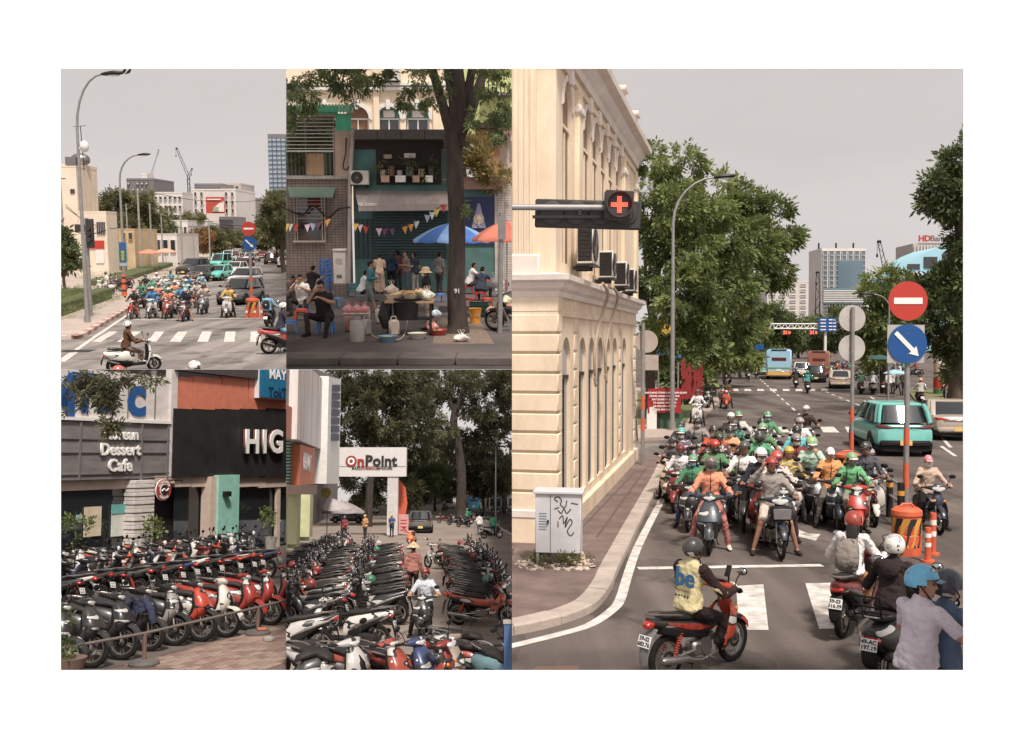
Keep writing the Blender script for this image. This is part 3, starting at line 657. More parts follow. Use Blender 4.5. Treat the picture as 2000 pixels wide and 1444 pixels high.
make_body('sit_back',V(0,0,.40),R(20),((V(-.25,.26,.72),V(-.16,.48,.74),V(.3,1,0),V(0,0,1),.6),(V(.25,.26,.72),V(.16,.48,.74),V(-.3,1,0),V(0,0,1),.6)),(_sl(-1),_sl(1)),nod=R(20),sleeve=0)
# ---- head wear and extras, modelled about the head centre
def _shell(r,keep,n=22,m=16,thick=.012):
 vs,fs = [],[]
 mb = MB(); rings = []
 for i in range(m + 1):
  ph = -math.pi / 2 + math.pi * i / m
  rings.append([V(r[0] * math.cos(ph) * math.cos(2 * math.pi * k / n),r[1] * math.cos(ph) * math.sin(2 * math.pi * k / n),r[2] * math.sin(ph)) for k in range(n)])
 for q in (1.0,1 - thick / r[0]):
  for i in range(m):
   for k in range(n):
    f = [rings[i][k] * q,rings[i][(k + 1) % n] * q,rings[i + 1][(k + 1) % n] * q,rings[i + 1][k] * q]
    c = (f[0] + f[1] + f[2] + f[3]) / 4
    if keep(c): mb.quad(*f)
 return mb
HELM = mat('helmet_shell',objcol=True,rough=0.34,var=0.16,scale=7,coat=0.25); decals(HELM,5.5,.67)
def _w(mb): 
 me = mb.mesh('h',[HELM],50); return me
def _build_head():
 D = {}
 m = _shell((.118,.142,.132),lambda c: c.z > -.018 - .035 * (c.y < -.02) + .035 * (c.y > .05)); m.xf(Matrix.Translation((0,-.012,.042))); D['half'] = _w(m)
 m = MB(); m.loft([[V(x,y + .005,z) for x,y,z in ((-.1,.085,.05),(0,.128,.06),(.1,.085,.05))],[V(-.09,.13,.035),V(0,.185,.038),V(.09,.13,.035)]],closed=False,cap=False)
 D['peak'] = _w(m)
 m = _shell((.128,.152,.142),lambda c: not (c.y > .045 and -.09 < c.z < .035 + .02 * (abs(c.x) < .08)) and c.z > (-.105 if c.y < .05 else -.135)); m.xf(Matrix.Translation((0,-.004,.022))); D['full'] = _w(m)
 m = _shell((.122,.146,.138),lambda c: not (c.y > .03 and c.z < .035) and c.z > -.085 + .05 * (c.y > -.02)); m.xf(Matrix.Translation((0,-.01,.034))); D['open'] = _w(m)
 m = _shell((.096,.116,.12),lambda c: c.z > .0); m.xf(Matrix.Translation((0,-.008,.03)))
 m.loft([[V(-.075,.07,.035),V(0,.108,.042),V(.075,.07,.035)],[V(-.07,.15,.015),V(0,.185,.012),V(.07,.15,.015)]],closed=False,cap=False); D['cap'] = _w(m)
 m = MB(); m.lathe([(.012,.2),(.06,.165),(.22,.03),(.235,.012),(.22,.022),(.05,.14)],24); D['cone'] = _w(m)
 m = MB(); m.lathe([(.01,.16),(.07,.155),(.105,.12),(.11,.05),(.17,.015),(.185,.0),(.17,.008),(.1,.03)],24); D['bucket'] = _w(m)
 m = _shell((.083,.098,.08),lambda c: c.y > .02 and -.07 < c.z < .022); m.xf(Matrix.Translation((0,.024,-.045))); D['mask'] = _w(m)
 m = _shell((.132,.156,.146),lambda c: c.y > .04 and -.07 < c.z < .05); m.xf(Matrix.Translation((0,.0,.02))); D['visor'] = m.mesh('h',[mat('visor',lin((70,66,64)),.08,coat=.6,spec=.8)],50)
 m = MB()
 for s in (-1,1): m.tube([(s * .1,-.03,.02),(s * .09,.03,-.06),(s * .03,.06,-.115),(0,.062,-.12)],.007,5)
 D['strap'] = m.mesh('h',[BLACKP],50)
 m = MB()
 for s in (-1,1):
  m.ell((s * .032,.0855,.012),(.014,.008,.0075),8,6); m.tube([(s * .015,.092,.03),(s * .034,.092,.034),(s * .05,.082,.03)],.004,5)
 m.mi = 1; m.tube([(-.024,.085,-.062),(0,.092,-.06),(.024,.085,-.062)],.006,5)
 D['face'] = m.mesh('h',[mat('eye_dark',lin((35,26,24)),.3),mat('lip',lin((150,84,74)),.5)],60)
 m = MB(); m.loft([sring((0,y,z),w,d,12,2.2,ay=V(0,1,0)) for y,z,w,d in ((-.03,.09,.07,.07),(-.06,.02,.088,.07),(-.085,-.08,.09,.06),(-.105,-.18,.085,.05),(-.115,-.27,.07,.04),(-.11,-.33,.03,.02))]); D['hair'] = m.mesh('h',[mat('hair',lin((40,33,31)),.5,var=.3,scale=12,bump=.8,bscale=60,stretch=(1,1,.15))],60)
 m = MB(); m.ell((0,-.105,.03),(.045,.045,.045),10,8); D['bun'] = m.mesh('h',[MATS['hair']],60)
 return D
HEADW = _build_head()
NAMES = {'peak': 'helmet_peak','half': 'helmet','full': 'helmet','open': 'helmet','cap': 'cap','cone': 'conical_hat','bucket': 'sun_hat','mask': 'face_mask','visor': 'visor','strap': 'chin_strap','face': 'facial_features','hair': 'hair','bun': 'hair_bun'}
SKIN = [(176,128,102),(160,112,88),(186,142,116),(146,100,78)]
def headpart(p,body,kind,col=None,parent=None):
 o = link(NAMES[kind],HEADW[kind],p)
 o.matrix_local = HEADM[body]
 if col: o.color = (*lin(col),1)
 return o
def person(body,loc,rz,label,shirt,trousers,sc=1.0,skin=None,shoes=(48,42,40),hair=(38,31,29),hands=None,helmet=None,mask=None,visor=False,long_hair=False,bun=False,group=None,face=True,flip=False,acc=None,pattern=None):
 o = link('person',BODY[body]); tag(o,label,'person',group)
 sk = skin or SKIN[sum(map(ord,label)) % 4]
 skm = mat('skin_%02x%02x%02x' % sk,lin(sk),.55,var=.12,scale=10)
 for i,m in enumerate((cloth(shirt),cloth(trousers),skm,cloth(shoes),cloth(hair),cloth(hands) if hands else skm)):
  o.material_slots[i].link = 'OBJECT'; o.material_slots[i].material = m
 put(o,loc,rz,sc if not flip else (-sc,sc,sc))
 if acc: link('jacket_zip' if acc == 'zip' else 'bag_straps',ACC[body + acc],o)
 if pattern: o.material_slots[0].material = printed(shirt,pattern)
 if face and not (mask and visor): headpart(o,body,'face')
 if helmet: headpart(o,body,helmet[0],helmet[1])
 if helmet and helmet[0] in ('half','open'):
  headpart(o,body,'strap'); g_ = helmet[1]; headpart(o,body,'peak',(226,222,216) if helmet[0] == 'open' and g_[1] > g_[0] else tuple(int(x * .6) for x in g_))
 if mask: headpart(o,body,'mask',mask)
 if visor: headpart(o,body,'visor')
 if long_hair: headpart(o,body,'hair')
 if bun: headpart(o,body,'bun')
 return o
PROTO = {}
def bike(kind,loc,rz,col,label,sc=1.0,lean=0.0,group=None,cat=None,tint=None,dark=False):
 c = copy_tree(PROTO[kind])
 for k in KIDS[c]:
  k.color = (*lin(col),1)
  for q in KIDS.get(k,[]): q.color = (*lin(tint or col),1)
 if tint:
  for nm in ('front_fender',):
   for k in kid(c,nm): k.color = (*lin(tint),1)
 if dark:
  for nm_ in ('body','front_fender','handlebar_cover'):
   for k in kid(c,nm_): k.color = (*lin((52,50,51)),1)
 put(c,loc,rz,sc,lean)
 tag(c,label,cat or ('motorbike' if kind == 'wave' else 'scooter'),group)
 if not group and 'group' in c: del c['group']
 return c
PROTO_HIDE = []
for _k,_f in (('city',lambda: make_scooter('city')),('sport',lambda: make_scooter('sport')),('retro',lambda: make_scooter('retro')),('wave',make_underbone)):
 PROTO[_k] = _f(); PROTO_HIDE.append(PROTO[_k])
# ---------------------------------------------------------------- foliage
def leaf_mat(name,dark,light,trans=.35):
 if name in MATS: return MATS[name]
 m = bpy.data.materials.new(name); m.use_nodes = True; n,l = m.node_tree.nodes,m.node_tree.links
 b = n['Principled BSDF']; b.inputs['Roughness'].default_value = .5; b.inputs['Specular IOR Level'].default_value = .35
 at = n.new('ShaderNodeAttribute'); at.attribute_name = 'rnd'
 mx_ = n.new('ShaderNodeMixRGB'); mx_.inputs[1].default_value = (*lin(dark),1); mx_.inputs[2].default_value = (*lin(light),1)
 l.new(at.outputs['Fac'],mx_.inputs[0]); l.new(mx_.outputs[0],b.inputs['Base Color'])
 tr = n.new('ShaderNodeBsdfTranslucent'); l.new(mx_.outputs[0],tr.inputs[0])
 ms = n.new('ShaderNodeMixShader'); ms.inputs[0].default_value = trans
 l.new(b.outputs[0],ms.inputs[1]); l.new(tr.outputs[0],ms.inputs[2]); l.new(ms.outputs[0],n['Material Output'].inputs[0])
 MATS[name] = m; return m
LEAF_A = leaf_mat('leaf_olive',(52,68,36),(150,164,88),.4)
LEAF_B = leaf_mat('leaf_deep',(50,64,38),(128,140,82))
LEAF_C = leaf_mat('leaf_dull',(64,68,42),(140,138,88))
LEAF_D = leaf_mat('leaf_shade',(46,50,34),(112,110,74),.34)
BARK = mat('bark',lin((92,76,64)),.95,var=.5,scale=5,bump=1.0,bscale=16,stretch=(1,1,.25))
BARKD = mat('bark_dark',lin((66,54,48)),.95,var=.65,scale=6,bump=1.0,bscale=22,stretch=(1,1,.25))
def leaf_cloud(name,blobs,size,material,seed=1,sprig=7,droop=.5,parent=None,aspect=.34,hollow=.45):
 rs = np.random.RandomState(seed); P,D,CLU = [],[],[]
 for c,r,n in blobs:
  n = int(n); d = rs.normal(size=(n,3)); d /= np.linalg.norm(d,axis=1)[:,None]
  # sub-clumps make an uneven outline with gaps
  k = max(5,n // 45); cd = rs.normal(size=(k,3)); cd /= np.linalg.norm(cd,axis=1)[:,None]; cr = hollow + (1 - hollow) * rs.rand(k,1) ** .5
  idx = rs.randint(0,k,n); pos = cd[idx] * cr[idx] + d * (.10 + .20 * rs.rand(n,1) ** .6)
  P.append(np.array(c) + pos * np.array(r)); o = cd[idx] * .6 + d * .8; o[:,2] -= droop; D.append(o / np.linalg.norm(o,axis=1)[:,None]); CLU.append(rs.rand(k)[idx])
 P,D,CLU = np.concatenate(P),np.concatenate(D),np.concatenate(CLU); N = len(P)
 up = rs.normal(size=(N,3)); S = np.cross(D,up); S /= np.linalg.norm(S,axis=1)[:,None] + 1e-9; U = np.cross(S,D)
 vs_,rn = [],[]
 sz = size * (.7 + .6 * rs.rand(N,1))
 for j in range(sprig):
  f = (j // 2 + 1) / ((sprig + 1) / 2); sd = (1 if j % 2 else -1) if j < sprig - 1 or sprig % 2 == 0 else 0
  base = P + D * sz * f * .9; ld = D * .45 + S * sd * .85 + U * (rs.rand(N,1) - .65) * .7
  if sd == 0: ld = D + U * (rs.rand(N,1) - .7) * .5
  ld /= np.linalg.norm(ld,axis=1)[:,None]; L = sz * (.62 if sd else .75) * (.8 + .4 * rs.rand(N,1)); w = np.cross(ld,U + S * .4 * (rs.rand(N,1) - .5)); w /= np.linalg.norm(w,axis=1)[:,None] + 1e-9
  mid = base + ld * L * .5; W = w * L * aspect * .5
  vs_.append(np.stack([base,mid + W,base + ld * L,mid - W],1)); rn.append(np.clip(.55 * CLU + .45 * rs.rand(N),0,1))
 v = np.concatenate(vs_).reshape(-1,3); rn = np.concatenate(rn); q = len(v) // 4
 me = bpy.data.meshes.new(name); me.vertices.add(len(v)); me.vertices.foreach_set('co',v.astype(np.float32).ravel())
 me.loops.add(q * 4); me.loops.foreach_set('vertex_index',np.arange(q * 4,dtype=np.int32))
 me.polygons.add(q); me.polygons.foreach_set('loop_start',np.arange(0,q * 4,4,dtype=np.int32))
 at = me.attributes.new('rnd','FLOAT','FACE'); at.data.foreach_set('value',rn.astype(np.float32))
 me.materials.append(material); me.update(); me.validate()
 o = link(name,me,parent)
 if parent is None: o.matrix_world = CUR[0].T
 return o
def tree(label,base,branches,blobs,size,leafm=None,seed=1,bark=None,sprig=7,droop=.5,group=None,name='tree',aspect=.34):
 t = thing(name,label,'tree',(0,0,0),group=group)
 m = MB()
 for pts,rs in branches:
  i0 = len(m.v); sp = smooth_pts(pts,6); rr_ = [rs[min(int(i / 6),len(rs) - 1)] + (rs[min(int(i / 6) + 1,len(rs) - 1)] - rs[min(int(i / 6),len(rs) - 1)]) * (i % 6) / 6 for i in range(len(sp))]
  rn = random.Random(seed); rid = [rn.uniform(-.09,.09) for _ in range(14)]; m.tube(sp,rr_,14)
  for i in range(len(sp)):
   for k in range(14): p = Vector(m.v[i0 + i * 14 + k]); m.v[i0 + i * 14 + k] = tuple(p + (p - sp[i]) * (rid[k] + rn.uniform(-.05,.05)))
 obj('trunk',m,bark or BARK,t,60)
 if blobs: leaf_cloud('crown',blobs,size,leafm or LEAF_A,seed,sprig,droop,t,aspect)
 return t
def simple_tree(label,base,H,cw,ch,n,size,leafm=None,seed=1,group=None,droop=.45,lobes=9,bark=None):
 rnd = random.Random(seed); b = Vector(base); z0 = H - ch
 br = [([b,b + V(rnd.uniform(-.2,.2),0,z0 * .6),b + V(rnd.uniform(-.3,.3),0,z0 + ch * .2),b + V(0,0,H - ch * .3)],[H * .03,H * .024,H * .016,H * .006])]
 bl = []
 for i in range(lobes):
  a = 2 * math.pi * i / lobes + rnd.random(); rr = rnd.uniform(.3,.75); zc = z0 + ch * rnd.uniform(.22,.8)
  c = b + V(cw * .5 * rr * math.cos(a),cw * .5 * rr * math.sin(a),zc)
  bl.append((c,(cw * rnd.uniform(.2,.3),cw * rnd.uniform(.2,.3),ch * rnd.uniform(.18,.28)),n // lobes))
  br.append(([b + V(0,0,z0 * .85),b.lerp(c,.5) + V(0,0,(z0 + zc) * .25),c],[H * .012,H * .009,H * .003]))
 return tree(label,base,br,bl,size,leafm,seed,bark,7,droop,group)
# ---------------------------------------------------------------- cars and buses
TYRE_R = .33
def car_wheel(parent,x,y,r=.33,w=.21):
 s = 1 if x > 0 else -1
 M = Matrix.Translation((x,y,r)) @ Matrix.Rotation(R(90) * s,4,'Y')
 t = MB(); t.lathe([(r - .11,-w / 2),(r - .03,-w / 2),(r,-w * .35),(r,w * .35),(r - .03,w / 2),(r - .11,w / 2)],22,M,closed=True); o = obj('wheel',t,RUB,parent)
 m = MB(); m.lathe([(r - .11,w * .3),(r - .13,w * .1),(.0,w * .1)],18,M); 
 for k in range(5):
  a = 2 * math.pi * k / 5; m.tube([M @ V(0,0,w * .4),M @ V((r - .11) * math.cos(a),(r - .11) * math.sin(a),w * .36)],[.05,.03],5)
 obj('rim',m,ALLOY,o)
def make_car(kind):
 t = thing('car','x','car')
 L,W,Z = {'suv': (4.45,1.84,1.66),'sedan': (4.45,1.74,1.47),'van': (4.7,1.85,1.95),'mini': (3.9,1.68,1.55)}[kind]
 h = L / 2; hw = W / 2; belt = {'suv': 1.1,'sedan': .93,'van': 1.05,'mini': .95}[kind]; sill = .24
 if kind == 'sedan': S = [(-h,.62,.2,.72),(-h + .06,.60,.30,.88),(-h + .5,.60,.36,.98),(-h + 1.2,.585,.345,1.0),(0,.585,.345,1.0),(h - 1.3,.575,.335,1.0),(h - .6,.53,.29,.96),(h - .15,.48,.23,.84),(h,.45,.16,.66)]
 elif kind == 'suv': S = [(-h,.62,.26,.74),(-h + .08,.63,.36,.9),(-h + .5,.64,.39,.99),(-h + 1.2,.635,.385,1.0),(0,.63,.385,1.0),(h - 1.3,.625,.38,1.0),(h - .5,.60,.35,.97),(h - .12,.56,.28,.87),(h,.53,.2,.7)]
 else: S = [(-h,.66,.36,.84),(-h + .08,.65,.40,.95),(-h + .5,.645,.405,1.0),(0,.645,.405,1.0),(h - 1.1,.63,.39,1.0),(h - .4,.58,.34,.96),(h - .1,.53,.27,.86),(h,.5,.19,.68)]
 b = MB(); b.loft([sring((0,y,z),hw * w,hh,26,4.2) for y,z,hh,w in S]); body = obj('body',b,CARP,t,35)
 q = MB(); q.loft([sring((0,y,sill + .02),hw * w * 1.005,.09,20,5) for y,z,hh,w in S]); obj('sill_trim',q,BLACKP,body)
 # glasshouse
 yb,yf = {'suv': (-h + .18,h - 1.15),'sedan': (-h + .75,h - 1.25),'van': (-h + .08,h - .95),'mini': (-h + .15,h - 1.0)}[kind]
 rb,rf = {'suv': (-h + .52,h - 1.95),'sedan': (-h + 1.35,h - 2.0),'van': (-h + .2,h - 1.65),'mini': (-h + .45,h - 1.75)}[kind]
 def rr(z,y0,y1,w,n=24): return [p for p in sring((0,(y0 + y1) / 2,z),w,(y1 - y0) / 2,n,5.5,ay=V(0,1,0))]
 k = lambda f: (yb + (rb - yb) * f,yf + (rf - yf) * f)
 zz = lambda f: belt - .04 + (Z - .07 - belt + .04) * f
 q = MB(); q.loft([rr(zz(f),*k(f),hw * (.93 - .15 * f)) for f in (0,.33,.66,1)]); win = obj('window_glass',q,GLASS,t,30)
 q = MB(); q.loft([rr(zz(.97),*k(.97),hw * .79),rr(Z - .05,rb - .02,rf + .02,hw * .795),rr(Z - .015,rb + .05,rf - .1,hw * .74),rr(Z,rb + .3,rf - .3,hw * .55)]); obj('roof',q,CARP,t,50)
 for s in (-1,1):
  ys = [(yf - .08,rf - .04,.05),((yf + yb) / 2 + .02,(rf + rb) / 2 - .03,.045),(yb + .16,rb + .1,.1)]
  for y0,y1,r in ys:
   q = MB(); q.tube([(s * hw * .925,y0,belt - .05),(s * hw * .86,y0 + (y1 - y0) * .5,(belt + Z) / 2),(s * hw * .785,y1,Z - .06)],r,6,flat=.45); obj('pillar',q,CARP,t)
  q = MB(); q.ell((s * (hw + .1),yf - .2,belt + .06),(.11,.06,.075),10,6); q.tube([(s * hw * .93,yf - .15,belt - .02),(s * (hw + .06),yf - .2,belt + .03)],.025,5); obj('wing_mirror',q,BLACKP,t)
  q = MB(); q.loft([sring((s * x,y,z),.02,hh,8,2.5,ax=V(0,1,0)) for x,y,z,hh in ((hw * .45,h - .02,S[-1][1] + .13,.04),(hw * .65,h - .07,S[-1][1] + .16,.075),(hw * .84,h - .2,S[-1][1] + .19,.06),(hw * .93,h - .38,S[-1][1] + .2,.02))]); obj('headlight',q,LENS,t)
  zl = {'suv': .93,'sedan': .80,'van': 1.0,'mini': .88}[kind]
  q = MB(); q.loft([sring((s * x,y,z),.03,hh,8,2.5,ax=V(0,1,0)) for x,y,z,hh in ((hw * .38,-h + .015,zl - .01,.025),(hw * .62,-h + .02,zl,.06),(hw * .86,-h + .07,zl + .02,.06),(hw * .95,-h + .25,zl + .03,.03))]); obj('tail_light',q,REDLENS if kind != 'suv' else mat('smoked_red',lin((120,46,44)),.2,coat=.5),t)
  for y in (h - .82,-h + .8):
   car_wheel(t,s * (hw - .1),y)
   q = MB(); q.lathe([(.40,0),(.40,.012),(.0,.012)],22,Matrix.Translation((s * (hw - .008),y,.36)) @ Matrix.Rotation(R(90) * s,4,'Y')); obj('wheel_arch',q,BLACKP,body)
 for s in (-1,1): q = MB(); q.tube([(s * hw * .84,yb + .03,belt - .06),(s * hw * .78,yb + (rb - yb) * .5,(belt + Z) / 2),(s * hw * .70,rb + .0,Z - .06)],.1,8,flat=.6); obj('rear_pillar',q,CARP,t)
 q = MB(); q.box((0,-h - .005,belt - .16),(W * .6,.05,.035),bev=.01); obj('chrome_strip',q,CHROME,t)
 q = MB(); q.box((0,-h + .0,.42),(W * .86,.16,.2),bev=.06); obj('rear_bumper',q,BLACKP if kind in ('suv',) else CARP,t)
 q = MB(); q.box((0,h - .03,.34),(W * .8,.14,.16),bev=.05); q.box((0,h - .005,.52),(W * .5,.07,.12),bev=.03); obj('front_grille',q,BLACKP,t)
 for y,z in ((-h - .09,.46),(h + .045,.40)):
  q = MB(); q.box((0,y,z),(.36,.012,.17)); obj('number_plate',q,mat('plate_yellow',lin((225,190,110)),.5),t)
 return t
def make_bus():
 t = thing('bus','x','bus')
 b = MB(); b.box((0,0,1.75),(2.45,9.0,2.5),bev=.14); obj('body',b,CARP,t)
 b = MB(); b.box((0,0,.66),(2.47,9.02,.62),bev=.1); obj('lower_body',b,CARP,t)
 b = MB(); b.box((0,0,.75),(2.3,8.9,.7),bev=.1); obj('skirt',b,BLACKP,t)
 b = MB(); b.box((0,-4.50,2.05),(1.4,.05,.34),bev=.02); obj('rear_display',b,mat('maroon_display',lin((96,34,34)),.3),t)
 b = MB(); b.box((0,-4.50,2.96),(1.5,.1,.12),bev=.02); obj('roof_unit',b,BLACKP,t)
 b = MB(); b.box((0,-4.515,1.18),(2.2,.04,.12)); obj('green_stripe',b,cm((110,160,90),.4),t)
 for s in (-1,1):
  for k in range(6):
   q = MB(); q.box((s * 1.225,-3.4 + k * 1.35,2.1),(.03,1.2,.9),bev=.01); obj('window',q,GLASS,t)
  for y in (-2.6,2.9): car_wheel(t,s * 1.1,y,.46,.28)
  for k in range(4):
   q = MB(); q.tube([(s * 1.1,-4.53,.62 + .13 * k),(s * 1.1,-4.49,.62 + .13 * k)],.05,8); obj('tail_light',q,REDLENS,t)
  q = MB(); q.box((s * 1.32,4.3,2.3),(.12,.1,.35),bev=.03); obj('wing_mirror',q,BLACKP,t)
 q = MB(); q.box((0,-4.52,.95),(.5,.03,.2)); obj('number_plate',q,PLATE,t)
 return t
for _k in ('suv','sedan','van','mini'): PROTO[_k] = make_car(_k); PROTO_HIDE.append(PROTO[_k])
PROTO['bus'] = make_bus(); PROTO_HIDE.append(PROTO['bus'])
def car(kind,loc,rz,col,label,sc=1.0,lower=None,cat=None):
 c = copy_tree(PROTO[kind])
 for k in KIDS[c]:
  k.color = (*lin(col),1)
  if lower and k.name.startswith('lower_body'): k.color = (*lin(lower),1)
 put(c,loc,rz,sc); tag(c,label,cat or ('bus' if kind == 'bus' else 'car')); return c
# ---------------------------------------------------------------- street furniture and building pieces
WHITE = mat('white_paint',lin((222,218,213)),.6,var=.12,scale=6)
CONC = mat('concrete',lin((160,152,145)),.9,var=.25,scale=2.5,bump=.4,bscale=30)
ORANGE = mat('orange_plastic',lin((222,92,56)),.5,var=.2,scale=5)
ROADW = None
def lamp_post(label,base,H,reach,rz=0.0,r=.09,group=None,m=None,head=True,arc=None,hs=1.0):
 t = thing('street_lamp',label,'street lamp',base,rz,group=group); m = m or STEEL
 q = MB(); q.tube([(0,0,0),(0,0,H * .45),(0,0,H - (arc or reach) * .75)],[r,r * .85,r * .62],12); q.tube([(0,0,0),(0,0,.35)],r * 1.5,12); obj('pole',q,m,t)
 q = MB(); a = arc or reach
 q.tube([(0,0,H - a * .75 - .02)] + [(reach * (1 - math.cos(x)) * .92,0,H - a * .75 * (1 - math.sin(x))) for x in (R(15),R(30),R(45),R(60),R(75),R(88))],[r * .62,r * .6,r * .55,r * .5,r * .48,r * .45,r * .42],10); obj('arm',q,m,t)
 if head:
  q = MB(); q.loft([sring((reach * .86 + x * hs,0,H + z * hs),(.02 + w) * hs,hh * hs,10,2.3,ax=V(0,1,0)) for x,z,w,hh in ((0,0,.03,.04),(.16,.015,.1,.07),(.45,.04,.14,.09),(.75,.055,.1,.06),(.85,.06,.02,.02))]); hd = obj('lamp_head',q,DKMETAL,t)
  q = MB(); q.ell((reach * .86 + .45 * hs,0,H - .04 * hs),(.24 * hs,.1 * hs,.04 * hs),10,6); obj('lamp_glass',q,LENS,hd)
 return t
def disc_sign(parent,name,c,r,m,th=.012,edge=None):
 q = MB(); q.lathe([(r,0),(r,th),(0.001,th)],36,Matrix.Translation(c) @ Matrix.Rotation(R(90),4,'X')); return obj(name,q,m,parent,30)
def ac_unit(label,loc,rz,w=.8,d=.3,h=.55,fan=True,sc=1.0):
 t = thing('air_conditioner',label,'air conditioner',loc,rz,sc)
 q = MB(); q.box((0,0,h / 2),(w,d,h),bev=.02); obj('casing',q,cm((205,196,186),.5),t)
 if fan:
  q = MB(); q.lathe([(h * .42,0),(h * .42,.02),(.001,.02)],24,Matrix.Translation((-w * .14,-d / 2,h / 2)) @ Matrix.Rotation(R(90),4,'X')); g_ = obj('fan_grille',q,DKMETAL,t)
  q = MB()
  for k in range(8): a = math.pi * k / 8; q.tube([V(-w * .14 - h * .4 * math.cos(a),-d / 2 - .026,h / 2 - h * .4 * math.sin(a)),V(-w * .14 + h * .4 * math.cos(a),-d / 2 - .026,h / 2 + h * .4 * math.sin(a))],.004,4)
  q.lathe([(.05,0),(.05,.012),(.001,.012)],10,Matrix.Translation((-w * .14,-d / 2 - .02,h / 2)) @ Matrix.Rotation(R(90),4,'X')); obj('guard',q,GREYP,g_)
 box_obj('louvre_recess',(-w / 2,0,h / 2),(.006,d * .84,h * .86),DKMETAL,t)
 for k in range(9):
  q = MB(); q.box((-w / 2 - .004,0,.08 + k * (h - .14) / 8),(.012,d * .8,.018)); obj('louvre',q,DKMETAL,t)
 q = MB(); q.box((0,0,-.02),(w * 1.05,d * 1.1,.03)); q.box((-w * .3,d * .3,-.07),(.04,d,.08)); q.box((w * .3,d * .3,-.07),(.04,d,.08)); obj('bracket',q,DKMETAL,t)
 return t
def box_obj(name,c,d,m,parent=None,rot=None,bev=0.0):
 q = MB(); q.box(c,d,rot,bev); return obj(name,q,m,parent)
def arch_poly(w,h,n=10):     # outline of an arched opening, foot at z=0, centred in x
 r = w / 2; return [(-r,0),(r,0)] + [(r * math.cos(math.pi * k / n),h - r + r * math.sin(math.pi * k / n)) for k in range(n + 1)]
def wall_sheet(mb,M,outer,holes,depth):
 """wall in XZ plane facing -Y with openings; reveals run back to y=depth"""
 polys = [[Vector((p[0],p[1],0)) for p in outer]] + [[Vector((p[0],p[1],0)) for p in h] for h in holes]
 flat = [M @ Vector((p.x,0,p.y)) for q in polys for p in q]
 mb.add(flat,[tuple(t) for t in tessellate_polygon(polys)])
 for h in holes:
  n = len(h); a = [M @ Vector((p[0],0,p[1])) for p in h]; b = [M @ Vector((p[0],depth,p[1])) for p in h]
  mb.add(a + b,[(i,(i + 1) % n,n + (i + 1) % n,n + i) for i in range(n)])
def ring_poly(mb,M,poly_in,grow,d0,d1,skip_base=True):   # raised moulding round an opening
 c = Vector((sum(p[0] for p in poly_in) / len(poly_in),sum(p[1] for p in poly_in) / len(poly_in)))
 idx = [i for i in range(len(poly_in))]
 out = [Vector(p) + (Vector(p) - c).normalized() * grow for p in poly_in]
 pin = poly_in[1:] + poly_in[:1] if skip_base else poly_in; pout = out[1:] + out[:1] if skip_base else out
 prof = []
 for (a,b) in zip(pin,pout): prof.append([M @ V(a[0],d0,a[1]),M @ V(a[0],d1,a[1]),M @ V(b[0],d1,b[1]),M @ V(b[0],d0,b[1])])
 mb.loft(prof,cap=True)
def dirM(o,d,z=0.0):      # local frame: x along d, z up, -y facing out (to the right of d is the viewer for d pointing right)
 d = Vector((d[0],d[1],0)).normalized()
 return Matrix.Translation((o[0],o[1],z)) @ Matrix(((d.x,-d.y,0,0),(d.y,d.x,0,0),(0,0,1,0),(0,0,0,1)))
def block(label,c,d,wallm,rows,cols,glass,rz=0.0,win=(.7,.62),faces=('f',),frame=None,cat='building',roofm=None,skip=lambda r,c_: False,inset=.06,base=0.0):
 """a far building: walls, parapet, and each window a recessed-looking framed pane on the given faces"""
 t = thing('building',label,cat,c,rz)
 q = MB(); q.box((0,0,d[2] / 2),d); obj('wall',q,wallm,t)
 q = MB(); q.box((0,0,d[2] + d[2] * .012),(d[0] * 1.01,d[1] * 1.01,d[2] * .03)); obj('parapet',q,roofm or wallm,t)
 for fc in (faces if rows and cols else ()):
  W = d[0] if fc == 'f' else d[1]; cw = W / cols; rh = d[2] * (1 - base) / rows; th = cw * .04
  m = MB(); m.box((0,-inset / 2,0),(cw * win[0],inset,rh * win[1])); mw = m.mesh('window',[glass])
  f = MB()
  for sx_,sz_,ww,hh in ((0,1,cw * win[0] + th * 2,th),(0,-1,cw * win[0] + th * 2,th),(1,0,th,rh * win[1]),(-1,0,th,rh * win[1])):
   f.box((sx_ * (cw * win[0] / 2 + th / 2),-inset * .75,sz_ * (rh * win[1] / 2 + th / 2)),(ww,inset * 1.5,hh))
  mf = f.mesh('window_frame',[frame or wallm])
  for r in range(rows):
   for k in range(cols):
    if skip(r,k): continue
    o = link('window',mw,t); z = d[2] * base + rh * (r + .5); x = -W / 2 + cw * (k + .5)
    o.matrix_local = Matrix.Translation((x,-d[1] / 2,z)) if fc == 'f' else Matrix.Translation(((d[0] / 2) * (1 if fc == 'r' else -1),x,z)) @ Matrix.Rotation(R(90 if fc == 'r' else -90),4,'Z')
    e = link('window_frame',mf,o)
 return t
